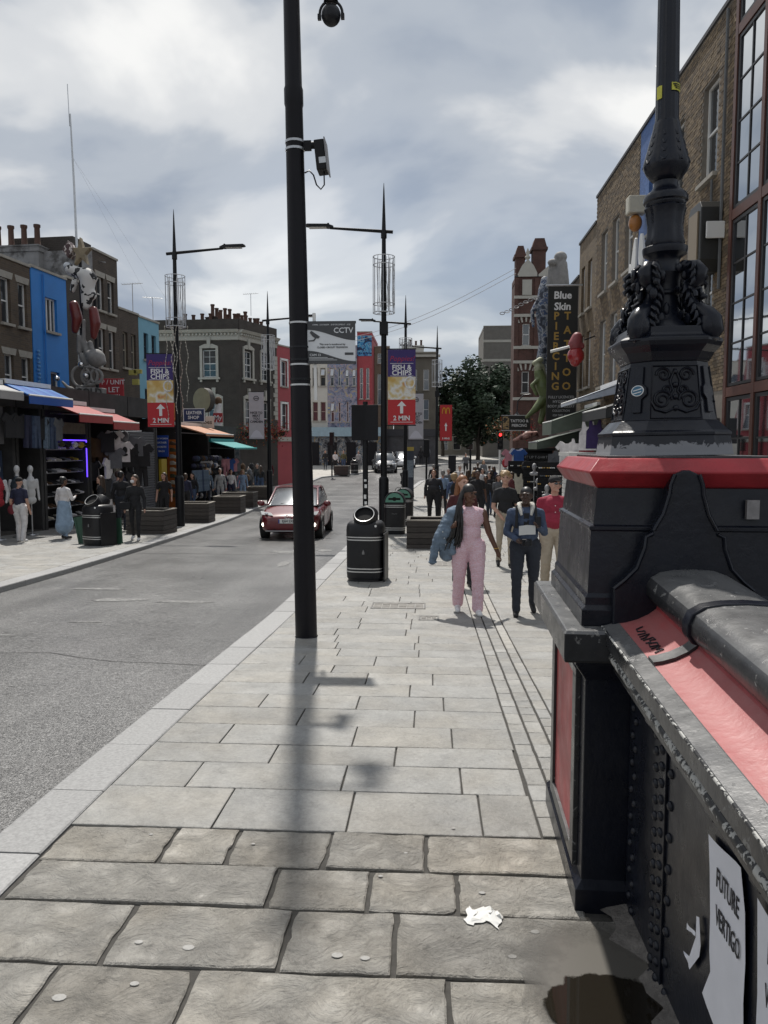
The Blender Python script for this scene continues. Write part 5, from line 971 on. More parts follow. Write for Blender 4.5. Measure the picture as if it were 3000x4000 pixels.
# ---- houses across the junction, facing down the street
def fb(name,x0,x1,Y,z1,label,ops,mat,D=8,style='sash',fm=None,zb=-1.2,tilts=(),**k):
    t=bldg(name,(x0,Y,0),0,label,'house','houses across the junction'); facade(t,x1-x0-.004,zb,z1,ops,mat,D,**k)
    for i,o in enumerate(ops): window(t,o[0],o[1],o[2],o[3],style,fm,tilt=i in tilts)
    return t
fb('white_house',-12.4,-9.72,73,11.3,'white rendered house beside the mural house',[(1.25,1.75,7.6,9.3),(2.0,2.5,7.6,9.3),(1.25,1.75,4.3,6.1),(2.0,2.5,4.3,6.1)],CREAM,fm=M('cream_frame',(.36,.33,.27),.7),tilts=(1,))
MUR=patchmat('mural_paint',[(0,(.05,.07,.12)),(.34,(.14,.15,.22)),(.42,(.30,.28,.32)),(.47,(.16,.22,.34)),(.53,(.40,.31,.34)),(.58,(.24,.26,.29)),(.63,(.46,.38,.20)),(.7,(.12,.17,.32))],1.5,.7,seed=3,dist=1.6)
t=fb('mural_house',-9.71,-6.93,73,11.3,'house covered in a blue and pink painted mural',[(.25,.62,7.6,9.3),(.98,1.25,7.6,9.3),(1.7,2.02,7.6,9.2),(2.35,2.68,7.6,9.2),(.3,.62,4.2,6.1),(1.0,1.25,4.2,6.1),(1.78,2.0,4.2,6.1)],MUR,fm=WHITE,tilts=(0,2,3,4))
fb('graffiti_house',-6.92,-5.5,73.2,12.6,'tall narrow house with red lower storeys and blue painting on top',[(.25,.55,6.4,9.3),(.85,1.15,6.4,9.3)],REDW,fm=WHITE)
b=MB(); b.box(0.02,1.38,-.04,-.005,10.4,12.3); b.build('blue_painting',patchmat('blue_graffiti',[(0,(.01,.02,.06)),(.42,(.02,.14,.36)),(.5,(.05,.3,.5)),(.56,(.3,.42,.45)),(.6,(.02,.2,.42)),(.7,(.35,.12,.03))],1.9,.6,seed=6,dist=2),bpy.data.objects['graffiti_house'])
fb('brown_house',-5.48,-4.0,76,11.6,'tan rendered house between the graffiti house and the grey corner block',[(.3,.8,6,9),(.3,.8,10,11)],M('tan_render',(.20,.165,.12),.8,var=.15),fm=WHITE)
t=fb('grey_corner_block',-3.95,.85,84,12.0,'grey corner block with tall sash windows behind the grey banners',[(.6,1.2,8.0,10.2),(1.9,2.5,8.0,10.2),(3.2,3.8,8.0,10.2),(.6,1.2,4.8,7),(1.9,2.5,4.8,7),(3.2,3.8,4.8,7)],M('grey_brick',(.15,.135,.11),.85,var=.2,scale=1.5),fm=WHITE)
b=MB(); b.box(-.2,5,-.35,0,11.5,11.75); b.build('cornice',STUCCO,t); chimney(t,.9,3.2,1.5,2.2,12,12.9,4,CREAM,.9)
fb('far_terrace',.9,6.4,104,8.6,'pale low terrace far behind the tree',[(.6,1.3,4.5,6.5),(2.1,2.8,4.5,6.5),(3.6,4.3,4.5,6.5),(.5,1.5,1.5,3.3),(2.2,3.2,1.5,3.3),(3.9,4.9,1.5,3.3)],M('pale_far',(.30,.28,.24),.8,var=.15),fm=WHITE)
t=fb('grey_block',6.4,11.5,95,16.4,'plain grey brick block with pale bands behind the tree',[],M('grey_block_brick',(.15,.14,.125),.85,var=.15,scale=2),D=10)
for z in (12.2,14.5): b=MB(); b.box(-.03,5.1,-.06,.0,z,z+.3); b.build('pale_band',STUCCO,t)
fb('left_far_block',-21,-12.42,74,9.8,'pale house beyond the white house',[(2,3,7,8.6),(4,5,7,8.6)],CREAM)
# ground-floor fronts of the far houses
fs=thing('far_shopfront',(-12.3,72.3,gz(72.3)),0,'painted shopfront below the mural house with pale blue fascia','shopfront'); b=MB(); b.box(0,8.2,0,.65,2.75,3.6); b.build('fascia',M('pale_fascia',(.30,.42,.48),.6,var=.15,scale=2),fs); b=MB(); b.box(0,8.2,.3,.68,0,2.74); b.build('painted_wall',patchmat('street_art',[(0,(.02,.02,.025)),(.4,(.10,.11,.12)),(.47,(.28,.27,.25)),(.53,(.10,.14,.18)),(.6,(.32,.24,.12)),(.66,(.03,.03,.04))],1.3,.7,seed=9,dist=1.5),fs)
for x in (.9,2.6,4.4,6.4): b=MB(); b.box(x,x+.9,.24,.299,0,2.2); b.build('door',BLKM,fs)
fs2=thing('far_shopfront',(-5.4,75.2,gz(75.2)),0,'dark shopfront below the tan house','shopfront'); b=MB(); b.box(0,6.2,0,.7,2.7,3.4); b.build('fascia',M('dark_fascia',(.03,.03,.035),.5),fs2); b=MB(); b.box(0,6.2,.3,.72,0,2.7); b.build('window_wall',M('dim_shop',(.05,.05,.055),.3,var=.5,scale=2),fs2)
# ================================================================ RIGHT SIDE
XR=6.3; RR=rad(-90)
def rbld(name,Yf,Yn,z1,label,ops,mat,D=9,style='sash',fm=None,wall=True,**k):
    """ops given in world Y: (Ynear,Yfar,z0,z1)"""
    t=bldg(name,(XR,Yf,0),RR,label,'house','houses on the right-hand row'); o2=[(Yf-b_,Yf-a,c_,d) for a,b_,c_,d in [o[:4] for o in ops]]
    facade(t,Yf-Yn-.004,-1,z1,o2,mat,D,**k)
    for o in o2: window(t,*o,style,fm)
    return t,o2
def bricks(parent,W,z0,z1,ops,cols,near_n=300,bw=.215,bh=.065,pitch=.075,proud=.012,flip=True):
    """real bricks laid on the wall face; those nearest the street end are objects, the rest one part"""
    b=MB(); _q=MB(); _q.box(-bw/2,bw/2,-proud,.0,-bh/2,bh/2); bmesh_=_q.mesh('brick'); ms=[bmesh_.copy() for _ in cols]
    for m_,c_ in zip(ms,cols): m_.materials.append(c_)
    L_=[]; r=0; z=z0+pitch/2
    while z<z1-.03:
        x=(bw+.01)/2+(0 if r%2 else -(bw+.01)/2)
        while x<W-.05:
            if x>.06 and not any(o[0]-.09<x<o[1]+.09 and o[2]-.02<z<o[3]+.02 for o in ops): L_.append((x,z))
            x+=bw+.01
        z+=pitch; r+=1
    L_.sort(key=lambda p:(W-p[0])+.35*abs(p[1]-7.5)); 
    for i,(x,z) in enumerate(L_):
        d=R.uniform(-.004,.003)
        if i<near_n: inst('brick',R.choice(ms),parent,(x,d,z))
        else: b.cur=R.randrange(len(cols)); b.box(x-bw/2,x+bw/2,-proud+d,.0,z-bh/2,z+bh/2)
    me=bpy.data.meshes.new('brickwork'); me.from_pydata(b.v,[],b.f); me.polygons.foreach_set('material_index',b.mi); o=obj('brickwork',me,cols,parent); o['kind']='stuff'
YB=[M('stock_brick_a',(.165,.118,.07),.85,var=.2,scale=9),M('stock_brick_b',(.12,.086,.053),.85,var=.2,scale=9),M('stock_brick_c',(.195,.145,.09),.85,var=.2,scale=9),M('stock_brick_d',(.10,.075,.05),.85,var=.2,scale=9)]
MORT=M('lime_mortar',(.19,.17,.145),.9,var=.2,scale=6)
SLATE=M('coping_slate',(.06,.06,.065),.7)
t,o2=rbld('stock_brick_house',22.0,17.05,11.15,'yellow stock brick house beside the red-framed glass building',[(18.0,18.95,7.85,10.0),(20.3,21.2,7.85,10.0),(18.0,18.95,4.3,6.3),(20.3,21.2,4.3,6.3)],MORT,style='sash',roof=SLATE); bricks(t,4.94,3.0,11.1,[(a-.0,b_,c_-.1,d) for a,b_,c_,d in o2],YB,150)
b=MB(); b.tube([(4.55,-.06,11),(4.55,-.06,5.2)],.035,6); b.tube([(3.95,-.06,5.0),(3.95,-.07,7.7)],.03,6); b.build('downpipe',LEAD,t,smooth=60)
t,o2=rbld('blue_brick_house',24.4,22.01,11.2,'blue painted brick house hung with white shoe cut-outs',[(22.7,23.4,7.9,9.9)],M('blue_brick_paint',(.055,.12,.30),.7,var=.22,scale=5,bump=.3,bscale=12),roof=SLATE)
WC=M('white_cutout',(.66,.66,.64),.6)
for i,(u,z,a,c_,ro) in enumerate([(.25,6.6,.22,.7,.1),(.6,7.2,.25,.75,-.2),(1.05,6.2,.2,.6,.2),(.3,5.2,.24,.65,0),(.8,5.4,.26,.5,.3),(1.4,7.4,.25,.5,.1),(1.3,5.0,.22,.7,-.15),(.45,4.0,.25,.6,.15)]):
    b=MB(); pl_=[]
    for k in range(20): a_=2*math.pi*k/20; x=a*math.cos(a_)*(1-.25*math.sin(a_)); z_=c_*math.sin(a_); pl_.append((u+x*math.cos(ro)-z_*math.sin(ro),z+x*math.sin(ro)+z_*math.cos(ro)))
    b.prism(pl_,-.30,-.22,'y'); b.build('shoe_cutout',WC,t,bevel=.02)
b=MB(); b.box(.55,.95,-.55,-.02,8.6,9.1); b.build('alarm_box',M('alarm_cream',(.5,.47,.38),.5),t,bevel=.04); b=MB(); b.ell((.75,-.3,8.35),(.18,.2,.25),10,7); b.build('alarm_lamp',M('alarm_amber',(.35,.14,.03),.3),t,smooth=60)
chimney(t,.2,1.3,1.2,1.9,11,12.6,1,BR_R); aerial((6.9,24.2,11.2),1.7,'television aerial on the blue brick house',rad(60))
t,o2=rbld('long_brick_house',30.5,24.41,11.2,'long yellow brick house with tall white windows above the stalls',[(28.6,29.5,7.4,9.6),(26.9,27.8,7.4,9.6),(25.1,26.0,7.4,9.6),(28.6,29.5,4.0,6.4),(26.9,27.8,4.0,6.4),(25.1,26.0,4.0,6.4)],MORT,roof=SLATE); bricks(t,6.08,2.6,11.15,[(a,b_,c_-.1,d) for a,b_,c_,d in o2],YB,60)
t,o2=rbld('white_roof_house',33.8,30.51,10.3,'stock brick house with a white flank beside the tattoo banner',[(31.2,32.0,4.2,6.4),(32.6,33.3,4.2,6.4),(31.2,32.0,7.3,9.2),(32.6,33.3,7.3,9.2)],BR_Y,side_mat=WHITE,roof=SLATE)
t,o2=rbld('sculpture_house',39.0,33.81,9.0,'narrow house hung with grey facade sculptures behind the tattoo banner',[(35.0,35.8,4.2,6.2),(36.8,37.6,4.2,6.2)],BR_D,roof=SLATE)
# glass building with red steel frame
mg=bldg('glass_building',(XR,17.0,0),RR,'modern glass-fronted building with rust red steel framing','building'); RS=M('rust_red_steel',(.085,.032,.022),.5,var=.25,scale=3); DKF=M('dark_mullion',(.018,.018,.02),.45)
W=7.0; zs=[-.6,2.93,6.6,10.3,13.5]; us=[0,1.45,2.9,4.35,5.8,7.0]
b=MB(); b.box(.05,W,.22,8,-1,13.6); b.build('core_wall',M('core_dark',(.02,.02,.022),.7),mg)
for u in us: b=MB(); b.box(u-.07,u+.07,-.03,.20,-1,13.6); b.build('steel_post',RS,mg)
for z in zs[1:]:
    for a,c_ in zip(us,us[1:]): b=MB(); b.box(a+.07,c_-.07,-.025,.20,z-.10,z+.10); b.build('steel_beam',RS,mg)
PANE=M('coated_glass',(.50,.53,.56),.03,metal=1.0)
for za,zb in zip(zs,zs[1:]):
    for a,c_ in zip(us,us[1:]):
        x0,x1,z0,z1=a+.07,c_-.07,za+.12,zb-.12
        f=MB(); f.box(x0,x0+.10,.0,.19,z0,z1); f.box(x1-.05,x1,.0,.19,z0,z1); f.box(x0+.1,x1-.05,.0,.19,z1-.07,z1); f.box(x0+.1,x1-.05,.0,.19,z0,z0+.06); fr=f.build('glazing_frame',DKF,mg)
        nx,nz=2,4; 
        for i in range(nx):
            for j in range(nz):
                X0=x0+.10+(x1-x0-.15)*i/nx; X1=x0+.10+(x1-x0-.15)*(i+1)/nx; Z0=z0+.06+(z1-z0-.13)*j/nz; Z1=z0+.06+(z1-z0-.13)*(j+1)/nz; k=R.uniform(-.0025,.0025)
                p=MB(); p.quad((X0,.03+k,Z0),(X1,.03-k,Z0),(X1,.03-k*.5,Z1),(X0,.03+k*.5,Z1)); p.build('pane',PANE,fr)
        g=MB()
        for i in range(1,nx): X=x0+.10+(x1-x0-.15)*i/nx; g.box(X-.022,X+.022,.008,.026,z0+.06,z1-.07)
        for j in range(1,nz): Z=z0+.06+(z1-z0-.13)*j/nz; g.box(x0+.1,x1-.05,.010,.025,Z-.018,Z+.018)
        g.build('glazing_bar',DKF,fr)
# wall signs on the stock brick house
t=thing('wall_sign',(6.18,17.9,5.6),RR,'dark octagonal box sign on the stock brick house','sign'); b=MB(); b.prism([(-.3,0),(.3,0),(.42,.25),(.42,1.35),(.3,1.5),(-.3,1.5),(-.42,1.35),(-.42,.25)],-.35,.10,'y'); b.build('box',M('sign_box_black',(.02,.02,.018),.4),t,bevel=.02); b=MB(); b.box(-.28,.28,-.38,-.351,.2,1.3); b.build('panel',M('sign_tan',(.22,.17,.11),.5),t)
t=thing('number_sign',(6.2,17.35,6.25),RR,'small white bracket sign numbered 25 beside the glass building','sign'); b=MB(); b.box(-.02,.02,-.30,.10,.0,.36); b.build('plate',WC,t,bevel=.03); text('25',.22,BLK,t,(-.025,-.14,.18),(rad(90),0,rad(-90)),ext=.002,bold=.004)
# red Victorian gable across the lane
v=bldg('victorian_house',(5.85,55,0),0,'tall red brick Victorian house with stone bands and twin chimneys','house'); W=3.6
W=3.4; facade(v,W,-1.2,13.6,[(.55,1.05,8.9,10.4),(.55,1.05,5.6,7.1),(2.0,2.6,8.9,10.9),(2.0,2.6,5.6,7.1)],BR_R,D=2.2,roof=SLATE)
for a in ((.55,1.05,8.9,10.4),(.55,1.05,5.6,7.1),(2.0,2.6,8.9,10.9),(2.0,2.6,5.6,7.1)):
    w_=window(v,*a,'sash',WHITE); s=MB(); x=(a[1]-a[0])/2; h=a[3]-a[2]
    for q in (-.55,-.3,0,.3,.55): s.prism([(x+q*.9-.05,h+.12-.15*abs(q)),(x+q*.9+.05,h+.12-.15*abs(q)),(x+q*1.25+.07,h+.62-.25*abs(q)),(x+q*1.25-.07,h+.62-.25*abs(q))],-.06,.02,'y')
    s.build('arch_stone',STUCCO,w_).location=(0,-.11,0)
for z in (12.2,10.95,8.75,7.75,5.2): b=MB(); b.box(-.06,W+.05,-.12,.0,z-.1,z+.1); b.build('stone_band',STUCCO,v)
for x in (-.04,1.35,2.85): b=MB(); b.box(x,x+.28,-.10,-.001,-1,13.5); b.build('pilaster',BR_R,v)
b=MB(); b.box(.5,1.15,-.06,.0,12.35,13.4); b.build('crest_panel',STUCCO,v); b=MB(); b.prism([(.2,13.6),(1.5,13.6),(1.5,13.85),(1.25,14.35),(.85,14.8),(.45,14.35),(.2,13.85)],-.10,.25,'y'); b.build('pediment',STUCCO,v); b=MB(); b.lathe([(.12,14.8),(.2,14.95),(.1,15.1),(.14,15.25),(.03,15.55)],8,(.85,.1)); b.build('finial',STUCCO,v,smooth=50)
for x0,x1,z in ((.12,.75,15.6),(1.3,2.2,16.1)):
    b=MB(); b.box(x0,x1,.8,1.8,13.2,z-.5); b.box(x0-.12,x1+.12,.68,1.92,z-.5,z-.3); b.prism([(x0-.06,z-.3),(x1+.06,z-.3),(x1-.12,z+.3),(x0+.12,z+.3)],.74,1.86,'y'); b.build('chimney',BR_R,v)
b=MB(); b.prism([(1.6,13.6),(2.9,13.6),(2.9,13.75),(2.25,14.3),(1.6,13.75)],-.08,.2,'y'); b.build('pediment',STUCCO,v)
# overhead wire across the street
wr=thing('overhead_wire',(5.9,55,14.2),0,'thin cable slung across the street from the red brick house','cable'); b=MB(); b.tube([(-16.2*i/14,13*i/14-0.0,-3.3*i/14-1.0*math.sin(math.pi*i/14)) for i in range(15)],.018,4); b.tube([(-16.2*i/14,13*i/14,-.35-3.3*i/14-1.0*math.sin(math.pi*i/14)) for i in range(15)],.018,4); b.build('cable',M('wire_grey',(0,0,0)),wr)
# ================================================================ TREE
def make_tree(loc,label,rx,ry,rz_,zc,trunk_h,n=5200,leaf=.17,seed=3,crown_c=(0,0)):
    rr=np.random.RandomState(seed); t=thing('plane_tree',loc,0,label,'tree'); bark=M('bark',(.045,.036,.028),.9,var=.3,scale=6,bump=.4)
    b=MB(); b.tube([(0,0,-.1),(.06,0,trunk_h*.5),(-.05,.05,trunk_h),(.1,0,zc)],[.26,.2,.17,.08],9); b.build('trunk',bark,t,smooth=60)
    for k in range(7):
        a=k*.9+.3; l=MB(); l.tube([(-.03,.03,trunk_h*R.uniform(.8,1.1)),(.4*rx*math.cos(a),.4*ry*math.sin(a),zc-.25*rz_),(.75*rx*math.cos(a),.75*ry*math.sin(a),zc+rz_*R.uniform(-.1,.5))],[.09,.06,.02],6); l.build('limb',bark,t,smooth=60)
    # clumps
    nc=95; C=[]
    while len(C)<nc:
        p=rr.uniform(-1,1,3); q=np.linalg.norm(p)
        if q>1: continue
        g_=rr.uniform(.8,1.12); C.append((p[0]*rx*.9*g_,p[1]*ry*.9*g_,zc+p[2]*rz_*.9*g_,rr.uniform(.45,1.1)*rx*.26))
    V=[];F=[]
    for i in range(n):
        c=C[rr.randint(nc)]; d=rr.normal(size=3); d/=np.linalg.norm(d); r=c[3]*rr.uniform(.55,1.0); p=np.array(c[:3])+d*r; nrm=d+rr.normal(size=3)*.6; nrm/=np.linalg.norm(nrm); a=np.cross(nrm,[0,0,1.]); a/=np.linalg.norm(a)+1e-6; e=np.cross(nrm,a); s=leaf*rr.uniform(.7,1.5); k=len(V)
        V+= [tuple(p-a*s),tuple(p-e*s*.55),tuple(p+a*s),tuple(p+e*s*.55)]; F.append((k,k+1,k+2,k+3))
    me=bpy.data.meshes.new('crown'); me.from_pydata(V,[],F); lm=M('leaf_green',(.030,.052,.026),.6,var=.7,scale=.6); obj('crown',me,lm,t).location=(crown_c[0],crown_c[1],0); return t
make_tree((5.3,86,gz(86)),'dark green plane tree in full leaf before the grey block',5.3,4.2,5.1,6.3,2.0,26000,.18)
make_tree((1.6,99,gz(99)),'smaller leafy tree beyond the plane tree',2.6,2.4,2.6,4.6,2.2,3000,.2,seed=8)
# ================================================================ PEOPLE
def cap(b,a,c,ra,rb,n=12):
    a,c=Vector(a),Vector(c); d=(c-a); 
    if d.length<1e-5: d=Vector((0,0,1e-4)); c=a+d
    d.normalize(); pts=[];rs=[]
    for i in range(4): t=i*math.pi/6+.08; pts.append(a-d*ra*math.cos(t)); rs.append(ra*math.sin(t))
    pts.append(a); rs.append(ra); pts.append(c); rs.append(rb)
    for i in range(3,-1,-1): t=i*math.pi/6+.08; pts.append(c+d*rb*math.cos(t)); rs.append(rb*math.sin(t))
    b.tube(pts,rs,n)
def grow_body(name,prims,mats,voxel,parent,smooth=3,fold=(),famp=.011,seed=0.0):
    """prims: ('c',a,b,ra,rb,mat) or ('e',centre,radii,mat); one continuous skin with clothing painted by the nearest part"""
    b=MB()
    for p in prims:
        if p[0]=='c': cap(b,*p[1:5])
        else: b.ell(p[1],p[2],14,10)
    me=b.mesh(name); o=bpy.data.objects.new(name,me); COL.objects.link(o); m=o.modifiers.new('r','REMESH'); m.mode='VOXEL'; m.voxel_size=voxel; s=o.modifiers.new('s','SMOOTH'); s.factor=.5; s.iterations=smooth
    ev=bpy.data.meshes.new_from_object(o.evaluated_get(bpy.context.evaluated_depsgraph_get())); bpy.data.objects.remove(o); bpy.data.meshes.remove(me); ev.name=name
    n=len(ev.polygons); C=np.empty(n*3); ev.polygons.foreach_get('center',C); C=C.reshape(-1,3); best=np.full(n,1e9); idx=np.zeros(n,int); names=[]
    for p in prims:
        mt=p[-1] if not isinstance(p[-1],float) else p[-2]
        if mt not in names: names.append(mt)
        if p[0]=='c':
            a,c=np.array(p[1],float),np.array(p[2],float); d=c-a; t=np.clip(((C-a)@d)/max(d@d,1e-9),0,1); q=np.linalg.norm(C-a-t[:,None]*d,axis=1)-(p[3]+(p[4]-p[3])*t)
        else:
            r=np.array(p[2],float); q=(np.linalg.norm((C-np.array(p[1]))/r,axis=1)-1)*r.min()
        k=q<best; best[k]=q[k]; idx[k]=names.index(mt)
    if fold:
        from mathutils import noise as NZ
        nv=len(ev.vertices); V=np.empty(nv*3); ev.vertices.foreach_get('co',V); V=V.reshape(-1,3); Nn=np.empty(nv*3); ev.vertices.foreach_get('normal',Nn); Nn=Nn.reshape(-1,3); hit=np.zeros(nv,bool); li=np.empty(len(ev.loops),np.int32); ev.loops.foreach_get('vertex_index',li); ls=np.empty(n,np.int32); ev.polygons.foreach_get('loop_start',ls); lt=np.empty(n,np.int32); ev.polygons.foreach_get('loop_total',lt)
        soft=np.array([q_ in fold for q_ in names]); pm=np.repeat(soft[idx],lt); hit[li[pm]]=True
        for i in np.nonzero(hit)[0]:
            x,y,z=V[i]; d=NZ.noise((x*9,y*9,z*17+seed))*.6+(.5-abs(NZ.noise((x*7+3,y*7,z*22+x*9+seed))))*.7; V[i]+=Nn[i]*d*famp
        ev.vertices.foreach_set('co',V.ravel())
    ev.materials.clear()
    for nm in names: ev.materials.append(mats[nm])
    ev.polygons.foreach_set('material_index',idx.astype(np.int32)); ev.polygons.foreach_set('use_smooth',[True]*n); ev.update()
    o=bpy.data.objects.new(name,ev); COL.objects.link(o); o.parent=parent; return o
SK={'dark':M('skin_dark',(.050,.025,.016),.45,var=.12,scale=12),'brown':M('skin_brown',(.11,.052,.031),.45,var=.1,scale=12),'pale':M('skin_pale',(.46,.27,.20),.5,var=.1,scale=12)}
def cloth(name,c,rough=.85,**k): k.setdefault('var',.22); k.setdefault('scale',7); k.setdefault('bump',.35); k.setdefault('bscale',16); return M('cloth_'+name,c,rough,**k)
HAIR={'black':M('hair_black',(.010,.009,.009),.45,var=.4,scale=40),'brown':M('hair_brown',(.045,.026,.015),.5,var=.4,scale=40),'blond':M('hair_blond',(.30,.20,.10),.5,var=.3,scale=40),'grey':M('hair_grey',(.20,.19,.18),.6,var=.3,scale=40),'ginger':M('hair_ginger',(.20,.08,.03),.5,var=.3,scale=40)}
def person(label,loc,rz,h=1.7,skin='pale',top=None,bottom=None,shoes=None,sleeve='long',wide=1.0,belly=0,stride=.5,hair='brown',hs='short',armL=None,armR=None,turn=0,detail=0,skirt=None,trouser=1.0,neck=None,bare_leg=False,coat=None,tuck=False,sit=False,group='people walking on the street',nod=0):
    """facing -Y; L is +x"""
    t=thing('person',loc,rz,label,'person',group); k=h/1.70; w=wide; vox={0:.028,1:.016,2:.0085}[detail]; pr=[]
    TOP,BOT,SKN,SHO='top','bottom','skin','shoes'
    def c(a,b_,ra,rb,m): pr.append(('c',tuple(x*k for x in a),tuple(x*k for x in b_),ra*k,rb*k,m))
    def e(ce,r,m): pr.append(('e',tuple(x*k for x in ce),tuple(x*k for x in r),m))
    s=stride; hz=.90
    legs=[]
    for sd,ph in ((1,1),(-1,-1)):
        hip=(sd*.088*w,0,hz); fwd=ph*s
        if sit: knee=(sd*.12,-.36,.80) if sd>0 else (sd*.12,-.28,.62); ank=(sd*.12,-.22,.42) if sd>0 else (sd*.12,-.05,.22)
        elif fwd>=0: knee=(sd*.098*w,-.04-.16*fwd,.49); ank=(sd*.10*w,-.02-.24*fwd,.085)
        else: knee=(sd*.098*w,-.03+.06*-fwd,.50); ank=(sd*.10*w,.02+.28*-fwd,.085+.09*-fwd)
        lm=SKN if bare_leg else BOT; T=trouser
        c(hip,knee,.088*w*max(1,T*.96),.058*w**.5*T,BOT if not bare_leg else SKN); c(knee,ank,.056*w**.5*T,.040*(T**2.2),lm)
        toe=(ank[0]+sd*.012,ank[1]-.145,.036 if fwd>=0 or sit is True else .036+.0); tz=.036 if fwd>=0 else .03+.03*-fwd*0
        c((ank[0],ank[1]+.03,max(ank[2]-.045,.04)),(toe[0],toe[1],.036 if not sit else ank[2]-.06),.042,.036,SHO); legs.append(ank)
    e((0,.005,.95),(.165*w,.115*w,.125),BOT); c((0,0,1.02),(0,0,1.09),.118*w,.115*w,TOP if not tuck else TOP)
    e((0,-.005-.02*belly,1.09),(.140*w+.03*belly,.105*w+.10*belly,.15),TOP); e((0,0,1.27),(.165*w,.112*w,.17),TOP); c((0,.008,1.395),(.14*w,.005,1.362),.060,.054,TOP); c((0,.008,1.395),(-.14*w,.005,1.362),.060,.054,TOP)
    if coat: c((0,0,.86),(0,0,1.1),.175*w,.14*w,TOP)
    if skirt=='midi': c((0,0,.96),(0,0,.42),.15*w,.20*w,BOT); c((0,-.02,.42),(0,.02,.36),.20*w,.21*w,BOT)
    c((0,.02,1.38),(0,-.005,1.50),.055,.05,SKN)
    hx,hy=0,-.012-.03*nod; HZ=1.60-.02*nod
    e((hx,hy+.005,HZ+.012),(.076,.093,.105),SKN); e((hx,hy-.018,HZ-.055),(.058,.066,.066),SKN)
    ct,stn=math.cos(turn),math.sin(turn)
    def H(x,y,z): return (hx+x*ct-y*stn,hy+x*stn+y*ct,HZ+z)
    if detail:
        e(H(0,-.094,-.015),(.014,.02,.022),SKN); e(H(0,-.085,-.055),(.026,.014,.012),SKN); e(H(0,-.083,-.095),(.026,.022,.020),SKN); e(H(0,-.083,.030),(.055,.016,.014),SKN)
        for sd in (-1,1): e(H(sd*.078,.01,-.005),(.012,.024,.032),SKN); e(H(sd*.045,-.07,-.03),(.022,.022,.022),SKN)
    for sd,arm in ((1,armL),(-1,armR)):
        arm=arm or ((.07,.03,-.28),(.085,-.05,-.53)); sh=(sd*(.150*w+.015),.005,1.355); el=(sh[0]+sd*arm[0][0],sh[1]+arm[0][1],sh[2]+arm[0][2]); wr=(sh[0]+sd*arm[1][0],sh[1]+arm[1][1],sh[2]+arm[1][2])
        up=TOP if sleeve!='none' else SKN; lo=TOP if sleeve=='long' else SKN; q=1.12 if sleeve=='long' else 1
        if sleeve=='short': mid=tuple(sh[i]+(el[i]-sh[i])*.62 for i in range(3)); c(sh,mid,.053*q,.054,TOP); c(mid,el,.043,.039,SKN)
        else: c(sh,el,.052*q,.043*q,up)
        c(el,wr,.041*q,.029*q,lo)
        d=Vector(wr)-Vector(el); d.normalize(); hand=Vector(wr)+d*.05; sx=d.cross(Vector((0,1,0))); sx=sx.normalized() if sx.length>.1 else Vector((1,0,0)); fn=d.cross(sx).normalized()
        c(wr,tuple(hand),.026,.034,SKN)
        if detail==2:
            for i,fl in enumerate((.066,.076,.072,.056)):
                o_=fn*(-.024+.016*i); p0=Vector(wr)+d*.075+o_; p1=p0+d*fl*.55+sx*.006*sd; p2=p1+d*fl*.35+sx*(-.022*sd); c(tuple(p0),tuple(p1),.0095,.009,SKN); c(tuple(p1),tuple(p2),.009,.008,SKN)
            p0=Vector(wr)+d*.03+fn*-.026; c(tuple(p0),tuple(p0+d*.045+fn*-.03),.0115,.009,SKN)
        else: c(tuple(hand),tuple(hand+d*.05),.03,.02,SKN)
    mats={TOP:top,BOT:bottom,SKN:SK[skin],SHO:shoes or cloth('shoe_black',(.012,.012,.013),.6)}
    grow_body('body',pr,mats,vox*k,t,smooth=4 if detail==2 else 3,fold=(TOP,BOT) if detail else (),seed=loc[0]*7.3)
    # hair
    hp=[]; hm=HAIR.get(hair)
    def he(ce,r): hp.append(('e',tuple(x*k for x in H(*ce)),tuple(x*k for x in r),'h'))
    def hc(a,b_,ra,rb): hp.append(('c',tuple(x*k for x in H(*a)),tuple(x*k for x in H(*b_)),ra*k,rb*k,'h'))
    if hs=='short': he((0,.02,.045),(.083,.092,.085)); he((0,.05,-.01),(.075,.06,.075))
    elif hs=='crop': he((0,.015,.040),(.080,.096,.082))
    elif hs=='curly':
        he((0,.015,.06),(.09,.10,.085))
        for i in range(22): a=R.uniform(0,6.28); z=R.uniform(.03,.12); he((.085*math.cos(a)*(1.1-z*3),.01+.09*math.sin(a)*(1.1-z*3)-.01,z),(R.uniform(.02,.032),)*3)
    elif hs=='afro': he((0,.02,.04),(.135,.13,.13)); he((0,.06,-.04),(.11,.09,.10))
    elif hs=='long':
        he((0,.02,.045),(.085,.095,.085))
        for sd in (-1,1): hc((sd*.065,.03,.04),(sd*.085,.05,-.18),.04,.045); hc((sd*.085,.05,-.18),(sd*.09,.05,-.36),.045,.025)
        hc((0,.075,.02),(0,.09,-.34),.06,.06)
    elif hs=='bun': he((0,.02,.045),(.084,.095,.085)); he((0,.09,.08),(.05,.05,.05)); he((0,.06,-.03),(.07,.05,.06))
    if hp: grow_body('hair',hp,{'h':hm},max(.009,vox*.8)*k,t,2)
    if hs in('cap','baldcap'):
        b=MB(); b.ell(tuple(x*k for x in H(0,.012,.045)),(.086*k,.10*k,.078*k),16,10); q=[H(.075*math.cos(a),-.06-.085*math.sin(a),.045) for a in [math.pi*i/8 for i in range(9)]]; b.loft([[tuple(x*k for x in p) for p in q],[(p[0]*k,p[1]*k,(p[2]+.012)*k) for p in q]]); b.build('cap',hm or cloth('cap',(.01,.01,.012)),t,smooth=60)
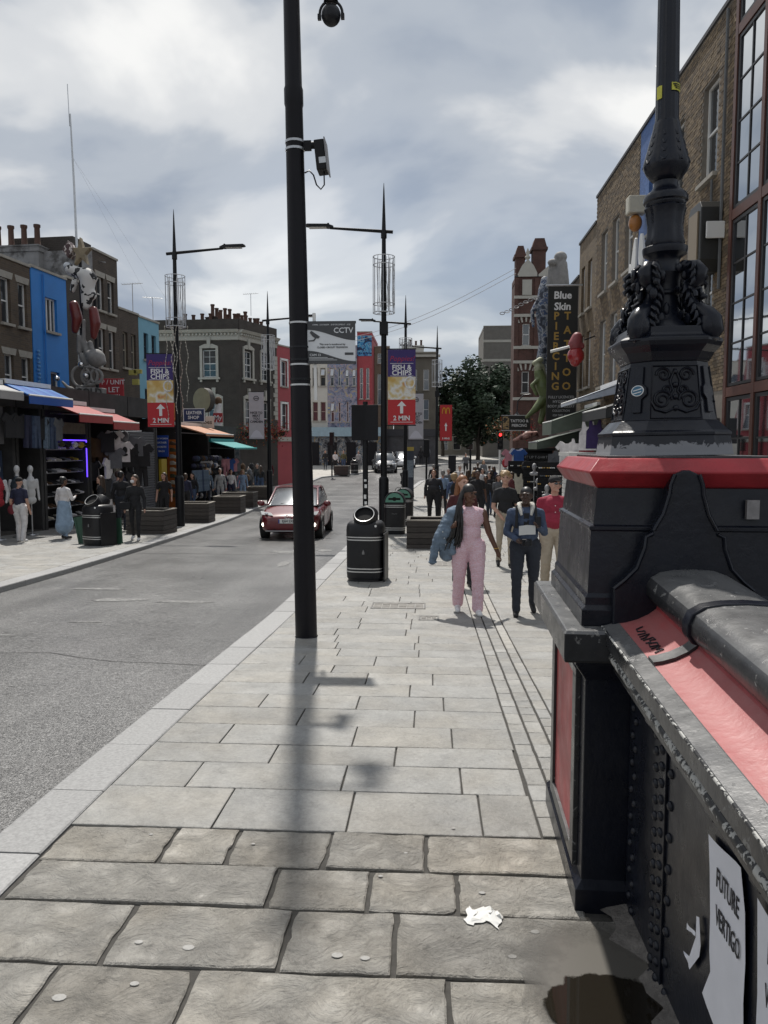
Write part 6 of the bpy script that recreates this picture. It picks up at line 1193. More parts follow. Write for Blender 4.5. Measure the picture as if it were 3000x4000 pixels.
    if detail:
        b=MB(); 
        for sd in (-1,1): b.ell(tuple(x*k for x in H(sd*.032,-.090,.012)),(.0125*k,.008*k,.0075*k),8,6)
        b.build('eyes',M('eye_dark',(.02,.015,.012),.2),t,smooth=80); b=MB(); b.ell(tuple(x*k for x in H(0,-.0995,-.056)),(.024*k,.006*k,.007*k),8,6); b.build('lips',M('lip_'+skin,tuple(v*.8 if i else v*1.05 for i,v in enumerate(SK[skin].node_tree.nodes['Principled BSDF'].inputs[0].default_value[:3])),.4),t,smooth=80)
        b=MB()
        for sd in (-1,1): b.tube([tuple(x*k for x in H(sd*x,-.092-.003*(1-abs(x-.035)*30),.030+.006*math.sin((x-.012)*60))) for x in (.014,.026,.04,.052)],.0045*k,5)
        b.build('eyebrows',HAIR['black'] if skin!='pale' else HAIR.get(hair,HAIR['brown']),t,smooth=80)
    t['k']=k; return t
K_=lambda c,**k: cloth(c[0],c[1],**k)
BLKC=cloth('black',(.014,.014,.016)); JEAN=cloth('jeans',(.045,.07,.13)); DKJ=cloth('dark_jeans',(.018,.022,.032)); DEN=cloth('denim',(.045,.066,.115),var=.45,scale=9,bump=.7); PDEN=cloth('pale_denim',(.12,.165,.22),var=.45,scale=9,bump=.7); WHC=cloth('white',(.62,.60,.60)); NAVY=cloth('navy',(.02,.022,.05)); CHINO=cloth('chino',(.36,.31,.24)); MAR=cloth('crimson',(.27,.02,.045)); SKY=cloth('skirt_blue',(.24,.33,.44)); GRY=cloth('grey',(.12,.125,.135)); LBL=cloth('light_blue',(.2,.28,.40)); SNK=cloth('sneaker',(.66,.66,.67),.6)
def pinkmat():
    m=cloth('pink_pattern',(.56,.33,.40)); nt=m.node_tree; n=nt.nodes; l=nt.links; b=n['Principled BSDF']; t=n.new('ShaderNodeTexCoord'); w_=n.new('ShaderNodeTexWave'); w_.wave_type='RINGS'; w_.inputs['Scale'].default_value=11; w_.inputs['Distortion'].default_value=14; w_.inputs['Detail'].default_value=3; w_.inputs['Detail Scale'].default_value=2.5; l.new(t.outputs['Object'],w_.inputs['Vector']); r=n.new('ShaderNodeValToRGB'); r.color_ramp.elements[0].position=.42; r.color_ramp.elements[0].color=(.63,.47,.53,1); r.color_ramp.elements[1].position=.6; r.color_ramp.elements[1].color=(.58,.36,.40,1); l.new(w_.outputs['Fac'],r.inputs[0]); l.new(r.outputs[0],b.inputs['Base Color']); return m
PINK=pinkmat()
def g3(x,y,dz=0): return (x,y,gz(y)+dz)
# woman in pink with braids
pw=person('woman in a pink patterned jumpsuit with very long black braids walking along the pavement',g3(.49,9.75,.003),rad(4),1.62,'brown',PINK,PINK,SNK,'none',1.2,.08,.42,None,'none',((.085,.03,-.27),(.20,.02,-.53)),((.055,.06,-.26),(.02,-.16,-.17)),rad(38),2,trouser=1.32)
k=1.62/1.7; b=MB()
hp=[('e',(.0*k,-.002*k,1.655*k),(.088*k,.102*k,.088*k),'h')]; grow_body('hair',hp,{'h':HAIR['black']},.012,pw,2)
for i in range(44):
    a=R.uniform(-1.0,.9); x0=-.07+.02*math.cos(i); q=R.uniform(-.045,.045); l_=R.uniform(.62,.80); bb=MB()
    pts=[(-.03+q*.6,-.01+.03*math.sin(i),1.70),(-.085+q*.4,-.035+.04*math.sin(i*1.7),1.62),(-.125+q,-.07+.05*math.sin(i*2.1),1.45),(-.14+q*1.6,-.125+.035*math.sin(i*1.3),1.25),(-.165+q*2.2,-.14+.03*math.sin(i),1.05),(-.20+q*3,-.12+.03*math.cos(i),1.66-l_)]
    bb.tube([(x*k,y*k,z*k) for x,y,z in pts],[.012*k]*5+[.006*k],5); bb.build('braid',HAIR['black'],pw,smooth=80)
b=MB(); b.tube([(.375*k+.03*math.cos(a),-.0+.03*math.sin(a),.875*k) for a in [2*math.pi*i/12 for i in range(13)]],.006,5); b.build('bracelet',M('gold',(.5,.32,.1),.3,metal=1),pw)
# denim jacket slung over her shoulder
jk=thing('denim_jacket',g3(.49-.30,9.70,.70),rad(8),'pale blue denim jacket slung over the shoulder of the woman in pink','jacket'); pr=[('e',(.14,.0,.60),(.12,.11,.08),'d'),('c',(.12,.0,.58),(-.0,.02,.30),.085,.12,'d'),('c',(0,.02,.30),(.03,.03,.06),.12,.09,'d'),('c',(.06,.04,.55),(-.10,.0,.25),.06,.055,'d'),('c',(-.10,0,.25),(-.155,-.02,-.02),.055,.045,'d'),('c',(.10,-.05,.5),(.08,-.06,.12),.05,.06,'d')]
grow_body('cloth',pr,{'d':PDEN},.010,jk,1,fold=('d',),famp=.02); b=MB()
for p in ((-.04,-.10,.36),(-.02,-.105,.28),(.0,-.10,.20)): b.ell(p,(.009,.006,.009),8,5)
b.build('buttons',METAL,jk)['kind']='stuff'; b=MB(); b.tube([(-.155+.046*math.cos(a),-.02+.046*math.sin(a),-.03) for a in [2*math.pi*i/12 for i in range(13)]],.012,5); b.build('cuff',PDEN,jk,smooth=60)
# man in the denim jacket
dmn=person('man in a blue denim jacket with white fleece collar reading a paper as he walks',g3(1.21,9.75,.003),rad(-3),1.62,'dark',DEN,DKJ,None,'long',1.17,.22,-.55,'black','crop',((.055,.02,-.26),(-.05,-.23,-.16)),((.055,.02,-.27),(-.075,-.22,-.34)),rad(-8),2,coat=False,trouser=1.12,nod=.8); k=1.62/1.7
b=MB(); 
for sd in (-1,1): b.tube([(sd*.02*k,.075*k,1.47*k),(sd*.085*k,.03*k,1.465*k),(sd*.088*k,-.055*k,1.43*k),(sd*.06*k,-.115*k,1.33*k)],[.03*k,.034*k,.032*k,.018*k],8)
b.build('fleece_collar',cloth('fleece',(.62,.60,.55),bump=.8,bscale=90),dmn,smooth=70); b=MB(); b.prism([(-.035*k,1.36*k),(.035*k,1.36*k),(.03*k,.99*k),(-.03*k,.99*k)],-.128*k,-.11*k,'y'); b.build('dark_shirt',BLKC,dmn)
for sd in (-1,1): b=MB(); b.tube([(sd*.12*k,-.04*k,1.45*k),(sd*.125*k,-.125*k,1.33*k),(sd*.13*k,-.12*k,1.16*k)],.018*k,6); b.build('backpack_strap',BLKC,dmn,smooth=60)
pp=thing('paper_sheet',g3(1.19,9.42,1.03),rad(-6),'folded pale paper held by the man in the denim jacket','paper'); b=MB(); b.add([(-.10,-.01,0),(0,.005,.01),(.10,-.005,.015),(-.10,.03,.11),(0,.045,.125),(.10,.035,.12)],[(0,1,4,3),(1,2,5,4)]); b.build('sheet',M('paper_grey',(.46,.46,.44),.8),pp)
cmr=thing('hand_camera',g3(1.19,9.44,.90),0,'black camera hanging at the chest of the man in denim','camera'); b=MB(); b.box(-.06,.06,-.03,.04,0,.085); b.build('body',BLK,cmr,bevel=.01); b=MB(); b.tube([(0,-.03,.04),(0,-.10,.04)],.036,12); b.build('lens',BLK,cmr,smooth=40)
ph=thing('phone',g3(1.33,9.47,1.13),rad(20),'dark phone in the raised hand of the man in denim','phone'); b=MB(); b.box(-.035,.035,-.005,.005,0,.13); b.build('case',BLK,ph,bevel=.004); b=MB(); b.box(-.031,.031,.0052,.0062,.006,.124); b.build('screen',GLASS,ph)
# man in the red shirt
rm=person('man in a crimson shirt, beige trousers and dark cap walking behind the bridge pier',g3(1.80,11.2,.003),rad(-4),1.74,'pale',MAR,CHINO,None,'long',1.12,.45,.35,None,'cap',None,None,rad(22),2,trouser=1.2); k=1.74/1.7
b=MB()
for z in (1.30,1.21,1.12,1.03): b.ell((.0,-.135*k-.05*(1.3-z)*k,z*k),(.008,.005,.008),7,5)
b.build('shirt_buttons',WHITE,rm); b=MB(); ct,st=math.cos(rad(22)),math.sin(rad(22))
for sd in (-1,1): x,y=sd*.034,-.103; b.ell(((x*ct-y*st)*k,(x*st+y*ct-.012)*k,1.612*k),(.026*k,.010*k,.017*k),10,6)
b.build('sunglasses',GLASS,rm,smooth=70)
# others on the right pavement
person('tall curly-haired youth in a black top behind the denim-jacket man',g3(1.42,14.6,.003),rad(2),1.79,'pale',BLKC,CHINO,None,'short',.95,0,.4,'blond','curly',None,((.06,-.05,-.27),(-.06,-.14,-.42)),rad(-6),1)
person('long-haired blond woman in dark red half hidden behind the woman in pink',g3(.52,12.2,.003),rad(8),1.73,'pale',cloth('dark_red',(.06,.012,.014)),BLKC,None,'long',1.0,0,.3,'ginger','long',turn=rad(20),detail=1)
person('heavy man in a dark jacket walking towards the timber planter',g3(.14,28.3,.003),rad(0),1.78,'pale',cloth('charcoal',(.022,.022,.026)),BLKC,None,'long',1.42,.7,.25,'ginger','crop',detail=1,trouser=1.3)
person('man in a pale blue shirt walking away past the heavy man',g3(.50,29.8,.003),rad(178),1.76,'pale',LBL,BLKC,None,'long',1.0,0,.5,'grey','short',detail=1)
wbp=person('woman with a blond curly mop and black backpack walking away',g3(.86,27.4,.003),rad(180),1.66,'pale',cloth('mid_blue',(.06,.09,.17)),BLKC,None,'long',1.02,0,.45,'blond','afro',detail=1)
bp=thing('backpack',g3(.86,27.24,.98),0,'black backpack worn by the woman with blond curls','backpack'); b=MB(); b.ell((0,-.02,.18),(.135,.09,.21),14,10); b.build('pack',BLKC,bp,smooth=70); b=MB(); b.ell((0,-.10,.10),(.09,.035,.10),12,8); b.build('pocket',BLKC,bp,smooth=70)
person('bearded man in a black tee shirt beside the clothes stall',g3(1.55,25.2,.003),rad(10),1.80,'brown',BLKC,BLKC,None,'short',1.1,.1,.3,'black','short',detail=1)
person('dark-haired woman in black with blue jeans by the clothes stall',g3(2.38,31,.003),rad(-15),1.65,'pale',BLKC,JEAN,None,'long',1.0,0,.5,'black','long',detail=1)
person('man in dark clothes standing among the stalls on the right',g3(2.2,38,.003),rad(30),1.75,'brown',BLKC,DKJ,None,'long',1.0,0,.2,'black','short')
person('person in grey beside the tee shirt stall',g3(3.3,43,.003),rad(160),1.7,'pale',GRY,DKJ,None,'long',1.0,0,.3,'brown','short')
person('person photographing beside the dark cabinet across the junction',g3(2.7,58.5,.003),rad(10),1.75,'pale',GRY,BLKC,None,'long',1.1,0,.1,'brown','short',((.1,-.1,-.2),(-.05,-.25,.1)),((.1,-.1,-.2),(-.05,-.25,.1)))
person('cyclist in black sitting on the bicycle beside the map totem',g3(-1.40,41.05,ROADZ),rad(38),1.78,'brown',BLKC,BLKC,None,'long',1.05,0,0,'black','short',((.05,-.20,-.22),(.07,-.42,-.36)),((.05,-.20,-.22),(.07,-.42,-.36)),sit=True,detail=1)
person('woman walking ahead across the road by the dark car',g3(-.85,73.8,.003),rad(180),1.68,'pale',BLKC,BLKC,None,'long',1,0,.4,'black','long'); person('man walking beside the woman near the dark shopfront',g3(-.2,74.6,.003),rad(180),1.74,'pale',GRY,DKJ,None,'long',1,0,.4,'brown','short')
# left pavement
GLP='people at the shops on the far pavement'
wl=person('woman in a navy tee shirt, white trousers and red cap with her back turned',g3(-10.33,18.75,.003),rad(170),1.62,'pale',NAVY,WHC,SNK,'short',1.12,.1,.2,None,'cap',detail=1,trouser=1.25,group=GLP)
rbg=thing('shoulder_bag',g3(-10.53,18.72,.72),0,'small dark red bag at the hip of the woman in white trousers','bag'); b=MB(); b.ell((0,0,.1),(.11,.06,.12),12,8); b.build('pouch',cloth('bag_red',(.16,.02,.03)),rbg,smooth=70); b=MB(); b.tube([(.0,0,.2),(.12,.0,.45),(.25,.02,.62)],.012,5); b.build('strap',_M['cloth_bag_red'],rbg)
person('woman in a white blouse and long pale blue skirt facing the shoe shelves',g3(-9.65,19.7,.003),rad(155),1.62,'brown',WHC,SKY,cloth('shoe_bw',(.05,.05,.05)),'long',1.15,.1,.1,'black','bun',skirt='midi',detail=1,bare_leg=False,group=GLP,armR=((.06,-.08,-.26),(-.03,-.25,-.20)))
person('dark-haired woman in a black dress beside the litter bin looking left',g3(-9.25,21.1,.003),rad(-75),1.64,'pale',BLKC,BLKC,None,'short',1.0,0,.1,'brown','long',detail=1,group=GLP)
person('man in a black jacket with his back turned at the tee shirt display',g3(-9.2,22.4,.003),rad(175),1.76,'brown',BLKC,DKJ,None,'long',1.1,.1,.15,'black','short',detail=1,group=GLP)
mw=person('woman in black with a white face mask walking along the kerb',g3(-7.61,19.4,.003),rad(8),1.68,'pale',BLKC,BLKC,SNK,'long',1.0,0,.45,'brown','long',turn=rad(-25),detail=1,group=GLP); k=1.68/1.7
b=MB(); ct,st=math.cos(rad(-25)),math.sin(rad(-25)); b.ell(((0*ct+.085*st)*k,(0-.085*ct-.012)*k,1.545*k),(.058*k,.04*k,.045*k),12,8); b.build('face_mask',WHC,mw,smooth=70)
hb=thing('handbag',g3(-7.83,19.28,.80),0,'dark handbag hanging at the side of the masked woman','bag'); b=MB(); b.box(-.14,.14,-.05,.05,0,.2); b.build('bag',BLKC,hb,bevel=.03); b=MB(); b.tube([(-.1,0,.2),(.1,0,.36),(.2,.05,.6)],.01,5); b.build('strap',BLKC,hb)
person('woman in a black tee shirt and leggings before the roller shutter',g3(-9.09,25.8,.003),rad(6),1.70,'pale',BLKC,BLKC,SNK,'short',1.05,0,.35,'brown','long',turn=rad(-30),detail=1,group=GLP)
for lbl,px,Y,kw in [('woman in a grey-white jumpsuit behind the planters',850,34.6,dict(top=cloth('pale_grey',(.36,.36,.36)),bottom=_M['cloth_pale_grey'],hair='grey',hs='short',sleeve='long')),('blond woman in a pale denim jacket behind the planters',796,33.4,dict(top=PDEN,bottom=DKJ,hair='blond',hs='long')),('masked woman in white and navy by the hat stall',893,36.4,dict(top=WHC,bottom=NAVY,hair='black',hs='long')),('blond woman in light blue beside the hat stall',940,37.5,dict(top=LBL,bottom=LBL,hair='blond',hs='long')),('man in a dark sweater and blue jeans by the far planter',1000,44.5,dict(top=BLKC,bottom=JEAN,hair='grey',hs='short',wide=1.1)),('man in black before the red house',1122,56,dict(top=BLKC,bottom=BLKC,hair='grey',hs='crop',sleeve='short')),('man in a white shirt by the street corner planter',1309,62.8,dict(top=WHC,bottom=BLKC,hair='black',hs='short')),('person in an olive top and blue jeans by the corner bin',1342,63.5,dict(top=cloth('olive',(.09,.085,.04)),bottom=JEAN,hair='brown',hs='short')),('person in a pale top with a bag beside the corner bin',1401,64,dict(top=cloth('pale_grey',(.36,.36,.36)),bottom=GRY,hair='grey',hs='short')),('person in dark clothes behind the corner planter',1270,66,dict(top=BLKC,bottom=DKJ,hair='black',hs='short'))]:
    kw.setdefault('skin','pale'); person(lbl,g3((px-1680)/3000*Y,Y,.003),rad(R.uniform(-30,30)),R.uniform(1.62,1.76),detail=1 if Y<46 else 0,group=GLP,stride=R.uniform(.1,.5),**kw)

for i,(x,Y,rz,tp,bt,hr,st,lb_) in enumerate([(1.1,33.5,10,BLKC,DKJ,'black','short','man in black walking between the timber planter and the stalls'),(1.75,35.5,170,NAVY,BLKC,'brown','long','woman in navy walking away along the stalls'),(.9,37.5,-10,GRY,JEAN,'grey','short','man in a grey top and jeans near the map totem'),(2.75,34.5,-60,BLKC,BLKC,'black','long','woman in black browsing the sunglasses racks'),(3.1,29.5,-80,cloth('maroon',(.10,.02,.025)),DKJ,'brown','short','person in maroon browsing the sunglasses racks'),(1.6,41.5,5,WHC,JEAN,'black','short','person in a white top and jeans beyond the stalls'),(2.9,47.0,175,BLKC,GRY,'brown','short','person in black walking away below the red signal'),(3.6,52,20,GRY,BLKC,'blond','long','blond woman in grey on the far corner'),(-9.9,41.5,15,GRY,DKJ,'black','short','man in grey walking beyond the bag stall'),(-9.6,43.2,170,BLKC,JEAN,'brown','long','woman in black walking away beyond the bag stall'),(-10.6,50.5,-20,cloth('maroon',(0,0,0)),BLKC,'black','short','person in maroon by the corner house flower baskets')]):
    person(lb_,g3(x,Y,.003),rad(rz),1.62+.02*(i%7),'pale' if i%3 else 'brown',tp,bt,None,'long',1.05,.1,.2+.05*(i%5),hr,st,detail=1)

for i,(x,Y,rz,tp,bt,hr,st,lb_) in enumerate([(2.0,27.8,-5,BLKC,DKJ,'black','short','man in black facing the bridge between the stalls and the planter'),(2.55,28.9,20,GRY,BLKC,'brown','long','woman in a grey top beside the sunglasses racks'),(1.25,30.8,0,NAVY,DKJ,'brown','short','man in a navy jacket behind the blond curly woman'),(1.9,33.2,-8,cloth('black2',(.02,.018,.018)),JEAN,'blond','long','blond woman in black and blue jeans along the stalls'),(2.5,36.8,12,WHC,BLKC,'black','short','man in a white shirt before the light-up tee shirt stall'),(.2,44.5,180,BLKC,BLKC,'grey','short','man in black walking away towards the junction'),(3.3,40.2,-30,NAVY,GRY,'black','long','woman in navy beside the pink tee shirt'),(-10.2,24.6,160,GRY,DKJ,'brown','short','man in grey browsing the tee shirt shop'),(-9.8,31.2,-10,BLKC,JEAN,'black','long','woman in black and jeans before the orange shop'),(-9.5,29.4,175,NAVY,BLKC,'brown','short','man in navy facing the roller shutter')]):
    person(lb_,g3(x,Y,.003),rad(rz),1.60+.022*(i%8),'pale' if i%3 else 'brown',tp,bt,None,'long',1.06,.12,.15+.06*(i%5),hr,st,detail=1)
# ================================================================ SHOPS, STALLS, SIGNS
def Ax(Y): return -13.58+.09*Y
AR=math.atan2(1,.09)
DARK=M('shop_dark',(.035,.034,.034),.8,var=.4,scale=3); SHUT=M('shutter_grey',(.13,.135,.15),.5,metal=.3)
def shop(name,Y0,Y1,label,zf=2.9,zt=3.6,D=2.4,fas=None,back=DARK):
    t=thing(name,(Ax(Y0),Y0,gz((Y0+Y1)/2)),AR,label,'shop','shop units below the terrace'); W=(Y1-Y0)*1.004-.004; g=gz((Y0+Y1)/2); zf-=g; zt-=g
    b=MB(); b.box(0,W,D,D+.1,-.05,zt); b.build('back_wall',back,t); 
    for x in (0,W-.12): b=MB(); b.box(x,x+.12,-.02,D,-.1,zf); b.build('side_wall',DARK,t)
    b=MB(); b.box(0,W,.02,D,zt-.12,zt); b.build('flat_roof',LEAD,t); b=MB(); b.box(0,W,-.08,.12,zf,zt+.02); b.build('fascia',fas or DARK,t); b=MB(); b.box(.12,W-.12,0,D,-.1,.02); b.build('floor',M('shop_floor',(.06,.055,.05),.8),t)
    t['W']=W; return t
def awning(name,loc,rz,W,proj,zt,zf,mat,val=.22,label='',front=None,sky_streak=None):
    t=thing(name,loc,rz,label,'awning'); b=MB(); b.prism([(0,zt),(-proj,zf),(-proj,zf-.03),(0,zt-.05)],0,W,'x'); b.build('cover',mat,t)
    b=MB(); b.box(0,W,-proj-.025,-proj+.005,zf-val,zf-.03); b.build('valance',mat,t); b=MB(); b.tube([(0,-proj,zf),(W,-proj,zf)],.03,6); b.build('front_bar',front or WHITE,t); b=MB(); b.box(0,W,-.12,.08,zt-.03,zt+.10); b.build('cassette',front or WHITE,t)
    for x in ((.0,W-.03) if rz<0 else ()): b=MB(); b.prism([(0,zt-.02),(-proj,zf-.02),(-proj,zf-val),(-.05,zt-val-.22)],x,x+.03,'x'); b.build('side_cheek',mat,t)
    for x in (.1,W-.1): b=MB(); b.tube([(x,0,zt-.35),(x,-proj*.9,zf-.02)],.018,5); b.build('arm',METAL,t)
    if sky_streak:  # sky highlight on the glossy cloth, painted as paler strips
        n=int(W/.28)
        for i in range(0,n,2): b=MB(); b.prism([(0.003,zt+.004),(-proj,zf+.004),(-proj,zf+.001),(.003,zt+.001)],i*W/n,(i+1)*W/n,'x'); b.build('sky_streak',sky_streak,t)
    return t
# garments and goods (shared meshes)
def tee_mesh():
    pl=[(-.13,0),(-.20,.02),(-.34,-.16),(-.25,-.25),(-.20,-.18),(-.21,-.66),(.21,-.66),(.20,-.18),(.25,-.25),(.34,-.16),(.20,.02),(.13,0),(.06,-.05),(-.06,-.05)]
    b=MB(); b.loft([[(x,-.035,z) for x,z in pl],[(x*1.02,0,z) for x,z in pl],[(x,.035,z) for x,z in pl]]); return b.mesh('garment')
def vest_mesh():
    pl=[(-.09,.0),(-.15,.0),(-.17,-.22),(-.23,-.30),(-.24,-.78),(.24,-.78),(.23,-.30),(.17,-.22),(.15,0),(.09,0),(.05,-.14),(-.05,-.14)]; b=MB(); b.loft([[(x,-.03,z) for x,z in pl],[(x*1.03,0,z) for x,z in pl],[(x,.03,z) for x,z in pl]]); return b.mesh('garment')
def jean_mesh():
    pl=[(-.17,0),(.17,0),(.20,-.9),(.07,-.92),(.01,-.3),(-.01,-.3),(-.07,-.92),(-.20,-.9)]; b=MB(); b.loft([[(x*.97,-.05,z) for x,z in pl],[(x,0,z) for x,z in pl],[(x*.97,.05,z) for x,z in pl]]); return b.mesh('garment')
def hat_mesh():
    b=MB(); b.ell((0,0,.0),(.10,.11,.10),12,8); q=[(.085*math.cos(a),-.07-.10*math.sin(a),-.02) for a in [math.pi*i/8 for i in range(9)]]; b.loft([q,[(x,y,z+.012) for x,y,z in q]]); return b.mesh('cap',60)
def bag_mesh(): b=MB(); b.ell((0,0,-.2),(.15,.10,.2),12,8); b.ell((0,-.09,-.27),(.10,.04,.10),10,6); b.tube([(-.05,0,-.02),(0,0,.05),(.05,0,-.02)],.012,5); return b.mesh('bag',60)
def shoe_mesh():
    b=MB(); b.loft([[(x*w_,y,z*h_) for x,z in ((-.04,0),(.04,0),(.042,.035),(.028,.07),(-.028,.07),(-.042,.035))] for y,w_,h_ in ((.11,.75,1.3),(.04,.9,1.35),(-.04,1.0,.95),(-.12,1.0,.7),(-.16,.6,.55))]); return b.mesh('shoe',60)
MESH={'tee':tee_mesh(),'vest':vest_mesh(),'jean':jean_mesh(),'cap':hat_mesh(),'bag':bag_mesh(),'shoe':shoe_mesh()}
CLR={'white':WHC,'black':BLKC,'grey':GRY,'navy':NAVY,'red':cloth('shop_red',(.30,.02,.03)),'blue':cloth('shop_blue',(.03,.09,.30)),'yellow':cloth('shop_yellow',(.42,.32,.03)),'olive':cloth('olive2',(.07,.07,.035)),'denim':DEN,'pale':PDEN,'pink':cloth('shop_pink',(.50,.22,.26)),'purple':cloth('shop_purple',(.035,.02,.09)),'brown':cloth('shop_brown',(.09,.05,.025)),'cream':cloth('shop_cream',(.45,.42,.34)),'orange':cloth('shop_orange',(.42,.13,.02))}
_gm={}
NAMES={'tee':('hanging_shirt','shirt'),'vest':('hanging_vest','vest'),'jean':('hanging_trousers','trousers'),'cap':('cap','cap'),'bag':('backpack','bag'),'shoe':('shoe','shoe')}
def good(kind,col,loc,rz,where,s=1.0,rot=None):
    key=(kind,col)
    if key not in _gm: m=MESH[kind].copy(); m.materials.append(CLR[col]); _gm[key]=m
    nm,cat=NAMES[kind]; o=bpy.data.objects.new(nm,_gm[key]); COL.objects.link(o); o.location=loc; o.rotation_euler=rot or (0,0,rz); o.scale=(s,s,s)
    adj={'tee':'short-sleeved shirt','vest':'sleeveless sports vest','jean':'pair of trousers','cap':'cap','bag':'small backpack','shoe':'shoe'}[kind]
    verb={'shoe':'on','cap':'on'}.get(kind,'hanging at'); return props(o,f'{col} {adj} {verb} {where}',cat,f"{cat.rstrip('s')}s {verb} {where}")
def Lp(Y,out,z): # point beside line A, 'out' metres in front of the shops, z above local pavement
    X=Ax(Y); return (X+out*.996,Y-out*.0896,gz(Y)+z)
# first shop with mannequins
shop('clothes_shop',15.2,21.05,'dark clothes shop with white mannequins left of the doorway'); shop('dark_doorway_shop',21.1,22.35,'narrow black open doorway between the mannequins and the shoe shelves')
awning('shop_awning',(Ax(16.6),16.6,0),AR,3.9,.7,3.5,3.25,M('awning_grey',(.32,.31,.30),.6,var=.1),label='pale grey awning over the mannequin shop'); awning('shop_awning',(Ax(20.6),20.6,0),AR,2.15,.8,3.55,3.2,M('awning_blue',(.012,.085,.36),.35,var=.1),.24,'glossy bright blue awning over the dark doorway',sky_streak=M('awning_blue_highlight',(.03,.15,.42),.35))
for Y,o_,c_ in ((20.7,.4,'black'),(21.1,.4,'navy'),(21.4,.45,'denim'),(21.7,.4,'black'),(22.0,.4,'pale'),(22.3,.4,'denim'),(22.6,.4,'grey'),(20.3,.4,'black')): good('jean' if c_ in('denim','pale','navy') else 'tee',c_,Lp(Y,o_,3.35),AR+R.uniform(-.3,.3),'the rail under the blue awning')
bx=thing('picture_box',Lp(19.6,.15,2.5),AR,'grey framed panel with a pale print beside the blue awning','panel'); b=MB(); b.box(-.7,.7,-.06,0,0,1.0); b.build('frame',M('frame_grey',(.10,.10,.105),.6),bx); b=MB(); b.box(-.35,.3,-.075,-.061,.25,.85); b.build('print',WHC,bx)
def mannequin(loc,rz,label,torso):
    t=thing('mannequin',loc,rz,label,'mannequin','white shop mannequins'); mn=M('mannequin_white',(.55,.55,.55),.35); pr=[('e',(0,0,.78),(.075,.09,.115),'s'),('c',(0,.01,.55),(0,0,.7),.05,.045,'s'),('e',(0,0,.35),(.16,.11,.2),'t'),('e',(0,0,.12),(.13,.10,.2),'t'),('c',(-.17,0,.47),(-.22,.03,.18),.05,.04,'s'),('c',(.17,0,.47),(.22,.03,.18),.05,.04,'s'),('c',(-.22,.03,.18),(-.2,-.06,-.08),.04,.03,'s'),('c',(.22,.03,.18),(.2,-.06,-.08),.04,.03,'s'),('e',(0,0,-.08),(.15,.11,.12),'t'),('c',(0,0,.46),(0,0,.5),.13,.1,'t')]
    grow_body('figure',pr,{'s':mn,'t':torso},.02,t); b=MB(); b.lathe([(.16,-1.05),(.15,-1.02),(.02,-1.0),(.02,-.1)],14); b.build('stand',METAL,t,smooth=40); return t
mannequin(Lp(20.0,.75,1.06),AR-1.2,'white mannequin in a dark padded vest by the dark doorway',cloth('padded',(.04,.055,.07),bump=.9,bscale=9)); mannequin(Lp(20.75,.65,1.06),AR-.5,'white bare mannequin beside the padded one',M('mannequin_white',(0,0,0)))
mannequin(Lp(19.2,.75,1.06),AR-1.2,'mannequin in red at the left end of the clothes shop',CLR['red'])
# shoe shelves framed in neon
ss=shop('shoe_shop',22.4,24.95,'shoe shop wall of shelves framed by a violet neon tube',D=.7); W=ss['W']; g=gz(23.7)
NEON=M('neon_violet',(.1,.05,.6),.4,emit=(.12,.05,1),estr=2.5)
b=MB(); b.tube([(.18,-.06,2.75),(W-.2,-.06,2.75)],.02,6); b.build('neon_tube',NEON,ss); b=MB(); b.tube([(W-.2,-.06,2.75),(W-.2,-.06,1.55)],.02,6); b.build('neon_tube',NEON,ss)
for i in range(7):
    z=.28+.36*i; b=MB(); b.box(.14,W-.14,.12,.62,z,z+.03); b.build('shelf',M('shelf_grey',(.2,.2,.21),.5),ss)
    for j in range(9):
        u=.28+j*(W-.5)/8; Y=22.4+u*.996; c_=R.choice(['white','grey','black','cream','brown','black','white']+(['orange'] if i==3 else [])+(['yellow'] if i==5 and j>4 else [])); p=Lp(Y,-.25,z+.031+g-gz(Y)); good('shoe',c_,p,AR+R.uniform(-.2,.2),'the neon-framed shoe shelves',1.15)
for j in range(6): good('cap',R.choice(['yellow','black','white','olive']),Lp(22.8+.38*j,.12,2.62),AR,'the top of the neon-framed shelves')
b=MB(); b.box(.3,W-.3,-.1,.02,2.95,3.3); b.build('sign_strip',M('strip_tan',(.10,.08,.06),.6,var=.4,scale=8),ss)
# tee shirt display
shop('tee_shop',25.0,27.6,'open shop front hung with printed tee shirts under the red awnings',D=1.6)
for Y,o_,z,c_,kd in ((25.6,.35,3.1,'black','tee'),(25.9,.45,2.55,'grey','tee'),(26.2,.6,2.78,'white','tee'),(26.9,.45,2.6,'black','tee'),(27.3,.4,2.4,'black','jean'),(25.7,.3,2.2,'white','tee'),(26.1,.3,1.7,'grey','tee'),(26.6,.3,1.6,'navy','tee'),(27.1,.35,1.75,'black','tee'),(25.5,.35,1.5,'black','tee'),(25.95,.4,3.15,'white','tee'),(27.6,.4,3.0,'grey','tee'),(26.5,.5,3.2,'grey','bag'),(27.5,.3,1.3,'pink','tee'),(25.8,.3,1.1,'white','jean')): good(kd,c_,Lp(Y,o_,z),AR-.9 if z>2.3 else AR,'the tee shirt shop',1.05)
pt=thing('shirt_print',Lp(26.2,.65,2.78),AR-.9,'dark portrait print on the white tee shirt below the red awning','print'); b=MB(); b.ell((0,-.04,-.28),(.085,.008,.12),12,8); b.ell((0,-.04,-.44),(.10,.008,.05),10,6); b.build('print',BLKC,pt)
rl=thing('clothes_rail',Lp(26.6,.5,3.12),AR,'chrome rail carrying the tee shirts','rail'); b=MB(); b.tube([(-1.3,0,0),(1.2,0,.08)],.018,6); b.build('bar',METAL,rl)
AWR=M('awning_red',(.30,.028,.026),.5,var=.12)
